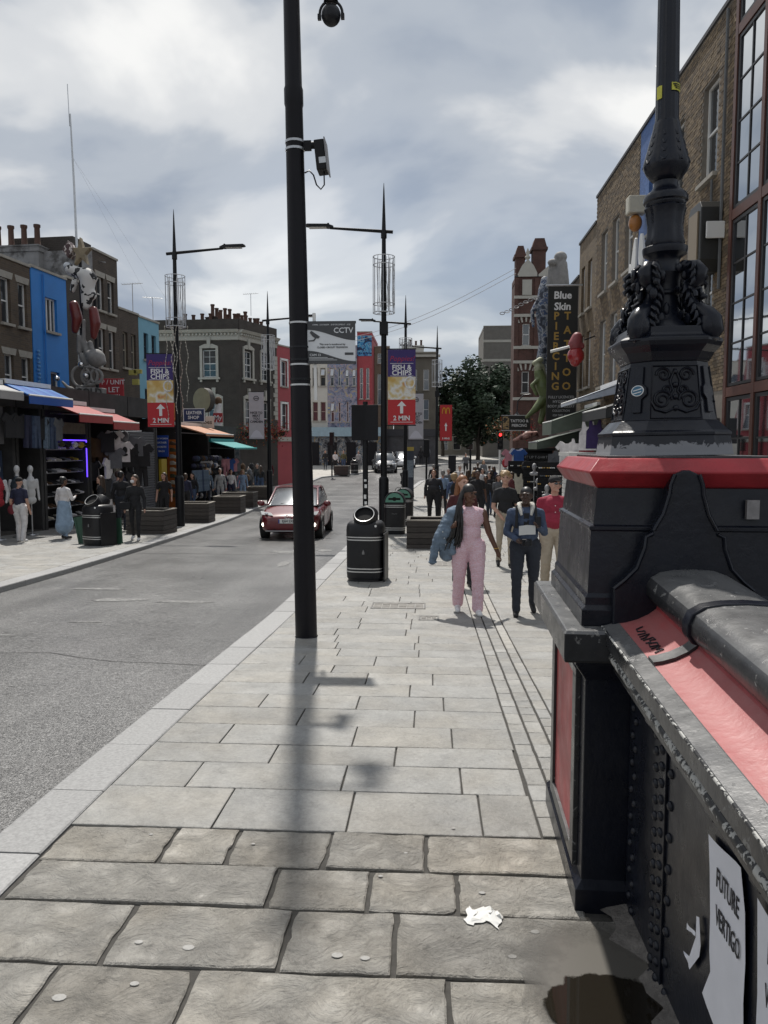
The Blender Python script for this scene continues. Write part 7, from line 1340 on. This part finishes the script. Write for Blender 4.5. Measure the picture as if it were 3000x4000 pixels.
awning('shop_awning',(Ax(22.75),22.75,0),AR,2.0,1.0,3.15,2.78,AWR,.25,'faded red awning beside the shop sculptures'); awning('shop_awning',(Ax(24.8),24.8,0),AR,1.8,1.0,3.0,2.62,AWR,.26,'second faded red awning above the printed tee shirts')
# shutter
sh=shop('shuttered_shop',27.65,29.95,'shop closed by a grey corrugated roller shutter',D=.5); W=sh['W']; 
for i in range(34): b=plank(sh,.14,W-.14,-.03+(.0),.02,.02+i*.095,.10+i*.095,SHUT,'slat'); b.rotation_euler.x=rad(18)
good('tee','black',Lp(27.75,.55,2.75),AR-.8,'the end of the shutter',1.25); good('jean','black',Lp(27.8,.5,2.1),AR-.8,'the end of the shutter')
# orange shop and signs
osn=shop('orange_shop',30.0,32.25,'orange fronted shop between the shutter and the hat stalls',fas=M('orange_paint',(.42,.12,.02),.6,var=.15)); b=MB(); b.box(1.95,2.25,-.06,.4,0,3.0); b.build('orange_pier',_M['orange_paint'],osn); b=MB(); b.box(.25,.75,-.12,.0,.9,2.2); b.build('yellow_panel',M('yellow_panel',(.36,.26,.02),.6),osn)
for i in range(9): good('shoe',R.choice(['brown','cream','olive']),Lp(31.4,.12,.6+.27*i),AR-.5,'the pegs of the orange shop',1.7)
def board(name,px0,px1,py0,py1,Y,mat,label,lines=(),tm=None,border=None,cat='sign',th=.05,rz=0):
    """flat sign facing the street end at distance Y; size from its real extents"""
    s=Y/3000*.9965; x0,x1=(px0-1680)*s,(px1-1680)*s; z1,z0=CAMZ+(1750-py0)*s,CAMZ+(1750-py1)*s; w,h=x1-x0,z1-z0; t=thing(name,((x0+x1)/2,Y,z0),rz,label,cat)
    b=MB(); b.box(-w/2,w/2,0,th,0,h); b.build('board',mat,t,bevel=.005)
    if border: b=MB(); [b.box(*q) for q in ((-w/2,w/2,-.008,0,0,.05*h),(-w/2,w/2,-.008,0,.95*h,h),(-w/2,-w/2+.05*h,-.008,0,.05*h,.95*h),(w/2-.05*h,w/2,-.008,0,.05*h,.95*h))]; b.build('border',border,t)
    for s_,sz,fx,fz,*r in lines: text(s_,sz*h,r[0] if r else tm,t,((fx-.5)*w,-.004,fz*h),ext=.004,bold=.006*sz*h if len(s_)<10 else 0,sx=r[1] if len(r)>1 else 1)
    return t
PW=M('print_white',(0,0,0))
board('let_sign',360,465,1475,1578,31.5,M('let_red',(.36,.03,.035),.6),'red letting board reading SHOP / UNIT LET on the tall house',[('P / UNIT',.25,.60,.85),('LET',.28,.62,.56),('7 7851',.17,.64,.32),('4362',.17,.68,.17)],PW)
board('shop_sign',512,590,1557,1620,30.5,M('sign_blue',(.015,.11,.32),.5),'blue shop sign lettered in italic behind the fish banner',[('MON',.36,.42,.68),('CHA',.36,.40,.30)],M('sign_pale',(.35,.55,.7),.5))
board('shop_sign',585,640,1700,1785,31.0,M('sign_royal',(.01,.05,.28),.5),'royal blue hanging sign with rows of white lettering by the orange shop',[('MEN WOMEN',.10,.5,.85),('LEATHER',.12,.5,.66),('JACKETS',.12,.5,.46),('BAGS',.12,.5,.26)],PW)
board('shop_sign',703,790,1594,1648,32.0,M('sign_navy',(.015,.03,.10),.5),'navy LEATHER SHOP sign with a white border',[('LEATHER',.36,.5,.68,None,.82),('SHOP',.36,.48,.32)][:0],PW,border=PW)
ls_=[o for o in bpy.data.objects if o.name.startswith('shop_sign') and o.parent is None][-1]
text('LEATHER',.19,PW,ls_,(0,-.006,.39),ext=.004,bold=.004,sx=.85); text('SHOP',.19,PW,ls_,(-.02,-.006,.19),ext=.004,bold=.004)
board('shop_sign',755,826,1624,1672,34.5,M('sign_cream',(.5,.49,.45),.6),'white shoe shop sign with dark script beside the LEATHER SHOP sign',[('Shoes',.5,.5,.5)],BLK)
board('shop_sign',824,861,1612,1649,39,M('let_red',(0,0,0)),'small red sign with white script above the teal awning',[('My',.7,.5,.5)],PW)
for px,py,w_,h_ in ((487,1442,30,20),(508,1440,30,16),(500,1478,26,22)): board('yellow_sign',px,px+w_,py,py+h_,34.5,M('yellow_sign',(.40,.38,.10),.6,var=.2,scale=6),'small weathered yellow sign on the low brown house',th=.15)['group']='yellow signs on the low house'
dr=thing('drum_sign',(-11.55,38.6,3.55),rad(-25),'giant beige drum head sculpture over the hat stalls','sculpture'); b=MB(); n=28; b.loft([[(.58*math.cos(2*math.pi*k/n),y,.62+.62*math.sin(2*math.pi*k/n)) for k in range(n)] for y in (0,.35)]); b.build('shell',M('drum_dark',(.04,.035,.03),.6),dr); b=MB(); b.loft([[(.57*math.cos(2*math.pi*k/n),y,.62+.61*math.sin(2*math.pi*k/n)) for k in range(n)] for y in (-.01,.0)]); b.build('skin',M('drum_skin',(.36,.31,.20),.7,var=.12,scale=3),dr); b=MB(); b.tube([(-.3,.1,0),(-.3,.1,-.7)],.03,5); b.build('post',BLK,dr)
wf=thing('white_figure',(-10.95,39.2,2.6),0,'white and brown plaster figure sculpture beside the drum head','sculpture'); grow_body('figure',[('c',(0,0,0),(.05,0,.9),.22,.2,'w'),('e',(.08,0,1.55),(.2,.2,.24),'b'),('c',(.0,0,.9),(.1,0,1.35),.2,.16,'w'),('c',(-.25,-.1,.5),(-.3,-.2,.1),.1,.08,'b')],{'w':WHC,'b':CLR['brown']},.05,wf)
# hat and bag stalls
hs_=shop('hat_stall',32.3,35.6,'open stall crowded with caps and bags under an orange awning',zf=2.6,zt=3.0,D=1.8); hs2=shop('bag_stall',35.65,39.2,'open stall hung with clothes under the teal awning',zf=2.4,zt=2.8,D=1.8)
awning('stall_awning',(Ax(31.8),31.8,0),AR,3.3,1.4,2.75,2.35,M('awning_orange',(.42,.19,.10),.6,var=.12),.1,'faded orange awning over the hat stall'); awning('stall_awning',(Ax(35.6),35.6,0),AR,3.2,1.3,2.1,1.75,M('awning_teal',(.02,.26,.26),.5,var=.1),.06,'teal awning over the bag stall',front=M('awning_teal',(0,0,0)))
for i in range(11):
    for j in range(6): good('cap',R.choice(['grey','navy','black','white','denim','black','brown']),Lp(32.5+.28*i+R.uniform(-.05,.05),.35+.05*j,.55+.33*j),AR+R.uniform(-1,0),'the hat stall',1.25)
for i in range(9):
    for j in range(2): good(R.choice(['tee','bag','jean']),R.choice(['blue','grey','white','black','denim','navy','pink']),Lp(34.2+.5*i,.45,2.15-.85*j),AR-.7,'the bag stall',.95)
for i in range(6): good('jean',R.choice(['blue','denim','pale']),Lp(32.2+.2*i,.75,1.7),AR-.9,'the corner of the hat stall')
for i in range(8): good('bag',R.choice(['black','grey','navy','brown','red']),Lp(38.5+.35*i,.3,1.0+.3*(i%4)),AR-.6,'the far end of the bag stall')
# corner house ground floor
cs=thing('corner_shopfront',(-12.6,46.6,gz(46.6)),0,'dark shopfront of the corner house with flower baskets above','shopfront'); b=MB(); b.box(-4.5,.9,0,.3,2.6,3.2); b.build('fascia',DARK,cs); b=MB(); b.box(-4.5,.9,.1,.35,0,2.6); b.build('front',patchmat('shop_window_clutter',[(0,(.01,.01,.012)),(.45,(.03,.03,.035)),(.52,(.09,.08,.075)),(.58,(.02,.02,.025)),(.66,(.14,.10,.06))],5,.5,seed=5),cs)
def foliage(loc,label,rx,rz_,n,cols,seed,cat='flower basket',name='flower_basket'):
    rr=np.random.RandomState(seed); t=thing(name,loc,0,label,cat)
    for ci,(cn,c_) in enumerate(cols):
        V=[];F=[]
        for i in range(n//len(cols)):
            p=rr.normal(size=3)*np.array([rx*.5,rx*.4,rz_*.5]); a=rr.normal(size=3); a/=np.linalg.norm(a); e=np.cross(a,rr.normal(size=3)); e/=np.linalg.norm(e); s=.05*rr.uniform(.7,1.5); k=len(V); V+=[tuple(p-a*s),tuple(p-e*s*.6),tuple(p+a*s),tuple(p+e*s*.6)]; F.append((k,k+1,k+2,k+3))
        me=bpy.data.meshes.new(cn); me.from_pydata(V,[],F); obj(cn,me,M('fol_'+cn,c_,.7,var=.3,scale=4),t)['kind']='stuff'
    b=MB(); b.lathe([(.05,-.28),(.2,-.2),(.24,0)],10); b.build('basket',BLKM,t); return t
FO=[('leaves',(.04,.07,.025)),('orange_flowers',(.30,.09,.02)),('red_flowers',(.32,.02,.02))]
for i in range(6): foliage((-11.3+.34*i*.9,47.0+.94*i*.8-.3,2.7+.1*(i%2)),'orange and red flower basket on the front of the corner house',.55,.6,240,FO,20+i)['group']='flower baskets on the corner house'
# collage of shop sculptures on the narrow house
SG_=M('plaster_grey',(.21,.205,.20),.75,var=.25,scale=5,bump=.2); SPOT=patchmat('cow_print',[(0,(.012,.012,.014)),(.46,(.55,.54,.52))],3.2,.6,seed=8); MARO=M('maroon_gloss',(.13,.02,.018),.35,var=.25,scale=5)
def pxp(px,py,Y,dy=0): s=Y/3000*.9965; return ((px-1680)*s,Y+dy,CAMZ+(1750-py)*s)
co=thing('facade_sculpture',pxp(320,1620,28.2),0,'tall collage of cow-print boots, maroon boots and grey wheels above the red awning','sculpture'); O=Vector(co.location)
def q_(px,py,dy=0): return tuple(Vector(pxp(px,py,28.2,dy))-O)
def lump(nm,prims,mat,vx=.05): return grow_body(nm,prims,{'m':mat},vx,co,1)
lump('cow_boot',[('c',q_(300,1065),q_(330,1075),.22,.30,'m'),('c',q_(335,1080),q_(325,1190),.30,.18,'m'),('c',q_(325,1110),q_(345,1150),.22,.2,'m'),('c',q_(265,1050),q_(350,1085),.2,.2,'m'),('c',q_(280,1100),q_(270,1130),.12,.1,'m')],SPOT)
lump('cow_boot_top',[('c',q_(252,1035),q_(300,1070),.14,.18,'m'),('c',q_(300,1070),q_(350,1085),.20,.16,'m'),('c',q_(345,1070),q_(352,1110),.14,.1,'m')],patchmat('pale_print',[(0,(.05,.08,.12)),(.4,(.5,.52,.54))],4,.6,seed=2))
lump('maroon_boot',[('c',q_(275,1190),q_(285,1240),.19,.21,'m'),('c',q_(285,1240),q_(275,1285),.2,.13,'m')],MARO); lump('maroon_boot',[('c',q_(352,1210),q_(358,1260),.17,.2,'m'),('c',q_(358,1260),q_(350,1310),.2,.12,'m')],MARO)
lump('grey_letters',[('c',q_(290,1310),q_(290,1370),.08,.1,'m'),('c',q_(305,1330),q_(330,1400),.1,.12,'m'),('c',q_(335,1335),q_(345,1380),.09,.1,'m'),('c',q_(300,1390),q_(320,1430),.12,.1,'m'),('c',q_(312,1250),q_(310,1340),.07,.08,'m')],SG_,.04)
lump('grey_ball',[('e',q_(366,1398,-.2),(.34,.34,.34),'m'),('c',q_(345,1385,-.2),q_(392,1412,-.2),.2,.14,'m')],SG_,.05)
for px,py,r in ((345,1468,.30),(372,1470,.22),(310,1470,.34),(333,1470,.14)): b=MB(); c_=q_(px,py,-.35); b.tube([(c_[0]+r*math.cos(a),c_[1],c_[2]+r*1.1*math.sin(a)) for a in [2*math.pi*i/20 for i in range(21)]],.055,7); b.build('wheel_ring',SG_,co,smooth=60)
for px,py in ((318,1425),(335,1468),(395,1560),(218,1478)): b=MB(); b.ell(q_(px,py,-.45),(.1,.1,.1),12,8); b.build('chrome_ball',M('chrome',(0,0,0)),co,smooth=70)
b=MB(); b.prism([(q_(293,0)[0],q_(0,1512)[2]),(q_(402,0)[0],q_(0,1516)[2]),(q_(396,0)[0],q_(0,1575)[2]),(q_(290,0)[0],q_(0,1560)[2])],-.5,-.1,'y'); b.build('name_block',SG_,co,bevel=.03); text('GOLD',.42,M('plaster_dark',(.05,.048,.045),.8),co,(q_(347,1535)[0],-.505,q_(0,1535)[2]),ext=.03,bold=.01,sx=.85)
lump('plaster_base',[('c',q_(262,1590,-.2),q_(400,1600,-.2),.16,.2,'m'),('c',q_(262,1520,-.2),q_(265,1590,-.2),.12,.16,'m'),('c',q_(255,1560,-.2),q_(300,1575,-.2),.14,.14,'m'),('c',q_(232,1490,-.3),q_(255,1515,-.3),.05,.07,'m')],SG_,.05)
b=MB(); b.prism([(q_(238,0)[0],q_(0,975)[2]),(q_(262,0)[0],q_(0,940)[2]),(q_(282,0)[0],q_(0,975)[2]),(q_(260,0)[0],q_(0,1008)[2])],-.1,.35,'y'); b.build('dice',patchmat('dice_spots',[(0,(.06,.03,.03)),(.55,(.5,.45,.42))],5,.5,seed=1),co,bevel=.03)
b=MB(); c0=q_(308,985); b.prism([(c0[0]+(.42 if k%2==0 else .17)*math.sin(math.pi*k/5),c0[2]+(.55 if k%2==0 else .2)*math.cos(math.pi*k/5)) for k in range(10)],-.05,.2,'y'); b.build('star',M('star_tan',(.2,.16,.10),.6,var=.3),co,bevel=.02)
b=MB(); b.tube([q_(290,1000,.3),q_(290,1600,.3)],.06,6); b.tube([q_(345,1060,.3),q_(345,1600,.3)],.06,6); b.build('support_frame',BLKM,co)
# ================================================================ RIGHT-HAND SIGNS AND STALLS
SGN=M('banner_black',(.012,.012,.011),.55); GOLD=M('sign_gold',(.36,.22,.045),.5)
bs=thing('tattoo_banner',(5.50,33,2.9),0,'tall black hanging sign reading Blue Skin PIERCING TATTOO in gold','sign'); b=MB(); b.box(-.62,.62,0,.06,0,5.55); b.build('board',SGN,bs); b=MB(); b.tube([(-.72,.03,5.6),(.8,.03,5.6)],.04,6); b.build('top_bar',METAL,bs)
text('Blue',.42,PW,bs,(-.02,-.004,5.18),ext=.004,bold=.012,shear=.05); text('Skin',.42,PW,bs,(-.02,-.004,4.72),ext=.004,bold=.012,shear=.05)
for i,ch in enumerate('PIERCING'): text(ch,.44,GOLD,bs,(-.26,-.004,4.33-.415*i),ext=.004,bold=.012)
for i,ch in enumerate('TATTOO'): text(ch,.44,GOLD,bs,(.20,-.004,4.33-(.58*i if i<5 else .58*5)),ext=.004,bold=.012)
for i,(s_,z) in enumerate((('FULLY LICENCED',.20),('HYGIENIC',.22),('BODY JEWELLERY',.20),('COLLECTION',.17),('020 7485 4362',.16))): text(s_,z*.78,M('print_dim',(.5,.5,.5),.6),bs,(0,-.004,.98-.19*i),ext=.003,sx=.9)
ch_=thing('red_mouth_sculpture',(5.5,30,4.95),0,'glossy red two-part lips sculpture with a white cigarette rod','sculpture'); RG=M('lip_red',(.30,.012,.016),.3,var=.15,coat=.6); RG2=M('lip_dusty',(.24,.055,.06),.55,var=.2,scale=6)
grow_body('lower_lobe',[('e',(.02,0,.30),(.33,.3,.34),'r'),('e',(.0,0,.08),(.2,.2,.2),'r')],{'r':RG},.04,ch_); grow_body('upper_lobe',[('c',(-.03,0,.72),(.05,0,.98),.26,.21,'r'),('c',(.1,0,.7),(.2,0,.66),.2,.15,'r')],{'r':RG2},.04,ch_); b=MB(); b.tube([(-.95,-.1,.45),(-.2,-.05,.64)],.055,10); b.build('white_rod',WHITE,ch_,smooth=40); b=MB(); b.tube([(.35,.1,.9),(.75,.1,1.05)],.03,6); b.build('wall_bracket',BLK,ch_)
ts=thing('tattoo_sign',(4.18,38,2.62),0,'black box sign reading TATTOO PIERCING with a tan picture','sign'); b=MB(); b.box(-.68,.68,0,.15,0,.70); b.build('board',SGN,ts); b=MB(); [b.box(*a) for a in ((-.70,.70,-.02,.17,-.03,0),(-.70,.70,-.02,.17,.70,.73))]; b.build('edge',METAL,ts); b=MB(); b.box(-.64,-.34,-.008,0,.04,.66); b.build('picture',patchmat('tattoo_art',[(0,(.03,.025,.02)),(.48,(.36,.25,.12)),(.6,(.2,.13,.06))],7,.6,seed=3),ts); text('TATTOO &',.19,PW,ts,(.16,-.004,.44),ext=.004,bold=.003,sx=.9); text('PIERCING',.19,PW,ts,(.16,-.004,.22),ext=.004,bold=.003,sx=.9)
# figures climbing the facades
gf=thing('green_figure',(5.3,37,3.2),0,'green painted figure sculpture leaning off the facade','sculpture'); gf.scale=(1.35,1.3,1.1); GRN=M('figure_green',(.115,.145,.055),.5,var=.35,scale=3)
grow_body('figure',[('e',(-.18,0,2.1),(.14,.16,.19),'p'),('c',(-.15,0,1.9),(.0,0,1.3),.17,.26,'g'),('c',(0,0,1.3),(.12,0,.9),.26,.22,'g'),('c',(.1,0,.9),(-.25,-.1,.35),.19,.14,'g'),('c',(-.25,-.1,.35),(-.55,-.05,.0),.13,.07,'g'),('c',(.15,0,.9),(.05,.1,.3),.18,.13,'g'),('c',(.05,.1,.3),(-.05,.1,-.2),.12,.1,'g'),('c',(-.1,-.1,1.7),(-.4,-.2,1.35),.09,.08,'g'),('c',(-.4,-.2,1.35),(-.25,-.25,.95),.08,.06,'g'),('c',(-.3,.0,2.3),(-.1,.05,2.45),.1,.12,'p'),('c',(-.05,.08,2.2),(.1,.1,1.7),.1,.06,'p')],{'g':GRN,'p':M('figure_pale',(.32,.33,.22),.6,var=.2,scale=4)},.035,gf)
cf=thing('grey_figure',(5.35,37.6,5.6),0,'grey blue robed figure sculpture with a chain on the facade','sculpture'); FG=patchmat('figure_paint',[(0,(.02,.025,.04)),(.42,(.10,.12,.16)),(.5,(.30,.31,.33)),(.57,(.05,.08,.16)),(.66,(.26,.25,.24))],4,.6,seed=7)
grow_body('figure',[('e',(.05,0,4.0),(.22,.22,.28),'f'),('c',(.05,0,3.7),(.0,0,2.6),.3,.38,'f'),('c',(0,0,2.6),(.1,0,1.2),.36,.3,'f'),('c',(.1,0,1.2),(-.1,0,.2),.28,.22,'f'),('c',(-.2,0,3.2),(-.55,-.2,2.6),.14,.1,'f'),('c',(-.55,-.2,2.6),(-.5,-.3,1.9),.1,.08,'f'),('c',(.2,0,.8),(.35,0,-.6),.2,.14,'f')],{'f':FG},.05,cf)
b=MB()
for i in range(9): c_=(-.2-.22*i,-.2,3.0+.25*math.cos(i*.35)-.1*i*.3); b.tube([(c_[0]+.11*math.cos(a),c_[1]+(.05*math.sin(a) if i%2 else 0),c_[2]+.06*math.sin(a)) for a in [2*math.pi*k/10 for k in range(11)]],.02,5)
o=b.build('chain',M('chain_grey',(.2,.2,.21),.5),cf); o['kind']='stuff'
ds=thing('roof_sculpture',(5.9,36,8.9),0,'grey scaled sculpture rising above the sculpture house roof','sculpture'); grow_body('figure',[('c',(-.1,0,0),(.0,0,1.1),.32,.28,'s'),('e',(-.05,0,1.45),(.3,.3,.26),'s'),('c',(-.5,0,.2),(-.45,0,1.0),.17,.14,'s'),('e',(-.45,-.1,1.2),(.2,.2,.16),'s'),('c',(.25,0,0),(.2,0,.9),.15,.1,'s')],{'s':SG_},.05,ds)
pk=thing('pink_fish',(4.55,37.5,2.0),rad(10),'pink and brown fish sculpture below the tattoo sign','sculpture'); grow_body('figure',[('c',(-.55,0,.12),(.1,0,.35),.06,.2,'p'),('c',(.1,0,.35),(.55,0,.45),.22,.12,'p'),('c',(.5,0,.45),(.7,0,.3),.1,.04,'p')],{'p':patchmat('fish_paint',[(0,(.12,.05,.04)),(.42,(.42,.22,.18)),(.6,(.5,.32,.26))],5,.5,seed=4)},.03,pk)
ln=thing('pub_lantern',(5.1,46,2.9),0,'white glass lantern on a curved black bracket before the red brick house','lantern'); b=MB(); b.loft([[(s*r,t_*r,z) for s,t_ in ((-1,-1),(1,-1),(1,1),(-1,1))] for r,z in ((.13,.0),(.24,.62))]); b.build('glass',M('lantern_glass',(.6,.62,.64),.2),ln); b=MB(); b.lathe([(.30,.62),(.27,.68),(.10,.85),(.04,.95),(.02,1.1)],8); b.build('cap',BLK,ln); b=MB(); b.tube([(0,0,1.05),(.05,0,1.6),(.35,0,1.95),(.8,0,2.0)],.035,6); b.build('bracket',BLK,ln,smooth=60)
foliage((4.3,44,2.9),'brown and orange hanging flower basket beside the lantern',1.0,.6,520,[('dry_leaves',(.12,.08,.03)),('orange_flowers',(0,0,0)),('leaves',(0,0,0))],41); foliage((5.4,44.5,2.8),'red hanging flower basket beside the lantern',.6,.5,260,[('red_flowers',(0,0,0)),('leaves',(0,0,0))],42)
# awnings and stalls, right
RZ=rad(-90)
AWW=M('awning_white',(.42,.46,.52),.5,var=.1); AWG=M('awning_green',(.10,.125,.10),.6,var=.2,scale=3)
awning('stall_awning',(6.28,28.6,0),RZ,3.0,1.5,3.9,3.35,AWW,.12,'pale blue-white awning on the long brick house'); awning('stall_awning',(6.28,31.4,0),RZ,2.3,1.75,3.35,2.75,AWG,.5,'grey green canvas awning over the jersey stall'); awning('stall_awning',(6.28,34.6,0),RZ,2.8,1.9,2.5,2.0,AWG,.3,'low grey canvas canopy below the tattoo banner',front=METAL)
awning('stall_awning',(6.28,25.6,0),RZ,3.4,1.3,3.3,2.9,M('awning_dark',(.025,.027,.03),.6),.3,'dark awning on the brick house beside the bridge pier')
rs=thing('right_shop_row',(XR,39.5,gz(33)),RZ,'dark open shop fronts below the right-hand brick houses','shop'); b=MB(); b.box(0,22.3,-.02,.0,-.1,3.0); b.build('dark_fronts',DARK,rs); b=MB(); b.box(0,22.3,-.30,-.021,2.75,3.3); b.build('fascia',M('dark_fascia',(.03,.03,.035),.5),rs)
wb=thing('white_counter',(5.0,25.6,gz(25.6)),RZ,'white slatted market counter beside the bridge pier','counter'); 
for i in range(11): plank(wb,-.9,.9,-.5,-.44,.02+i*.17,.17+i*.17,WHITE,'slat'); 
b=MB(); b.box(-.9,.9,-.439,.4,.02,1.80); b.build('carcass',WHITE,wb); b=MB(); b.box(-1.0,1.0,-.6,.5,1.90,2.05); b.build('top_tray',M('tray_white',(.6,.6,.58),.5),wb); b=MB(); b.box(-1.0,1.0,-.62,.5,2.30,2.42); b.build('upper_tray',M('tray_white',(0,0,0)),wb)
wb2=thing('white_counter',(4.55,24.3,gz(24.3)),0,'white slatted end panel facing the pavement near the man in crimson','counter')
for i in range(12): plank(wb2,.0,1.6,-.03,.03,.02+i*.165,.165+i*.165,WHITE,'slat')
b=MB(); b.box(-.1,1.75,-.3,.35,2.02,2.16); b.build('top_tray',_M['tray_white'],wb2)
JW='the jersey stall on the right'
for x,y,z,kd,c_ in ((5.0,26.6,2.9,'vest','white'),(5.3,26.4,2.85,'vest','red'),(4.95,24.6,3.35,'vest','white'),(5.15,24.5,3.4,'vest','purple'),(5.4,24.5,3.3,'vest','brown'),(4.7,26.9,2.8,'tee','white'),(5.5,27.2,2.7,'vest','black'),(4.9,29.2,2.5,'tee','grey'),(5.1,29.6,2.5,'tee','black'),(5.3,29.9,2.5,'tee','black'),(4.8,30.4,2.4,'jean','grey'),(5.2,28.5,2.6,'tee','cream')): good(kd,c_,(x,y,gz(y)+z),rad(-25),JW,1.15)
bst=thing('black_stall',(4.85,37.0,gz(37)),0,'black market stall with a LIGHT UP T-SHIRT sign','stall'); b=MB(); b.box(-.75,.95,.0,1.6,0,2.55); b.build('cabin',SGN,bst); b=MB(); b.box(-.85,1.05,-.25,1.7,2.55,2.68); b.build('roof',SGN,bst); b=MB(); b.box(-.80,.80,-.22,-.18,2.05,2.42); b.build('sign_board',SGN,bst); text('LIGHT UP T-SHIRT',.17,M('sign_silver',(.4,.4,.4),.5),bst,(0,-.224,2.24),ext=.004)
for i,(x,z,kd,c_) in enumerate(((-.95,2.35,'tee','pink'),(-.62,2.4,'tee','white'),(-.5,1.5,'jean','grey'),(-1.0,1.45,'jean','cream'),(-.55,2.35,'tee','blue'))): good(kd,c_,(4.85+x-.15,36.55-.05*i,gz(36.5)+z+.25),rad(-8),'the light-up tee shirt stall',1.15)
def rack(loc,rz,label,cols,n,seed):
    t=thing('display_rack',loc,rz,label,'rack','display racks on the right-hand stalls'); rr=random.Random(seed); b=MB(); b.box(-.45,.45,0,.06,.1,2.1); b.build('panel',BLKM,t)
    for k in range(6): b=MB(); b.box(-.45,.45,-.09,0,.3+.3*k,.315+.3*k); b.build('shelf',BLK,t)
    for ci,c_ in enumerate(cols):
        b=MB()
        for i in range(n):
            x=rr.uniform(-.4,.4); z=.33+.3*rr.randrange(6); 
            for s in (-1,1): b.ell((x+s*.035,-.06,z+.06),(.03,.008,.024),7,5)
            b.tube([(x-.06,-.06,z+.075),(x+.06,-.06,z+.075)],.005,4)
        o=b.build('sunglasses',c_,t); o['kind']='stuff'
    return t
SGc=[GLASS,M('gold',(.5,.32,.1),.3,metal=1),WHITE]
rack((4.2,31.2,gz(31.2)),rad(-12),'sunglasses rack under the low grey canopy',SGc,14,1); rack((4.9,30.6,gz(30.6)),rad(-8),'sunglasses rack beside the first one, nearer the brick wall',SGc,14,2); rack((4.45,28.9,gz(28.9)),rad(-15),'sunglasses rack behind the man in the crimson shirt',SGc,14,3); rack((3.85,33.8,gz(33.8)),rad(-10),'sunglasses rack beside the black stall',SGc,12,4)
for i,(x,y,z) in enumerate(((4.05,30.2,1.75),(4.1,29.5,1.2),(4.25,28.2,1.0))):
    t=thing('head_form',(x,y,gz(y)),rad(-20),'grey display head on a stand among the sunglasses racks','display head','grey display heads'); grow_body('head',[('e',(0,0,z+.16),(.09,.11,.14),'m'),('c',(0,.02,z-.05),(0,0,z+.08),.06,.055,'m'),('c',(-.12,.02,z-.12),(.12,.02,z-.12),.07,.07,'m')],{'m':M('form_grey',(.32,.32,.33),.5)},.022,t); b=MB(); b.lathe([(.15,0),(.14,.03),(.02,.05),(.02,z-.1)],12); b.build('stand',METAL,t,smooth=40)
for i in range(26): good(R.choice(['bag','cap','tee','vest']),R.choice(['black','black','grey','brown','navy','cream','red']),(3.5+R.uniform(0,2.0),33+R.uniform(0,8),gz(37)+R.uniform(1.2,2.3)),rad(R.uniform(-30,0)),'the far stalls on the right',1.1)
for y,x in ((39.5,3.55),(44.2,2.3)):
    t=thing('stall_post',(x,y,gz(y)),0,'thin white stall post' + ' among the right-hand stalls' if x>3 else 'thin black post beside the person in grey near the stalls','post'); b=MB(); b.lathe([(.06,0),(.06,2.6)],10); b.build('pole',WHITE if x>3 else POST,t)

# fuller rails inside the left-hand shops
for i in range(16): good(R.choice(['tee','jean','tee']),R.choice(['black','grey','navy','white','red','denim','olive']),Lp(15.9+.32*i,-.35,2.35 if i%2 else 1.45),AR+R.uniform(-.2,.2),'the rails inside the mannequin shop',1.1)
for i in range(18): good(R.choice(['tee','tee','jean','bag']),R.choice(['black','grey','white','navy','cream','red','brown']),Lp(25.2+.135*i,-.3+.25*(i%2),[2.9,2.1,1.3][i%3]),AR+R.uniform(-.9,.1),'the inner rail of the tee shirt shop',1.0)
for i in range(14): good(R.choice(['tee','bag','jean']),R.choice(['black','grey','cream','navy','red','blue']),Lp(35.8+.24*i,-.2,[2.2,1.5,.95][i%3]),AR+R.uniform(-.9,.1),'the inner rail of the bag stall',1.0)
for i in range(12): good(R.choice(['tee','vest','bag','jean']),R.choice(['black','grey','cream','white','brown','red','yellow']),(5.75,27.0+.75*i,gz(31)+[2.4,1.7,1.2][i%3]),rad(-70),'the shop fronts behind the right-hand stalls',1.15)
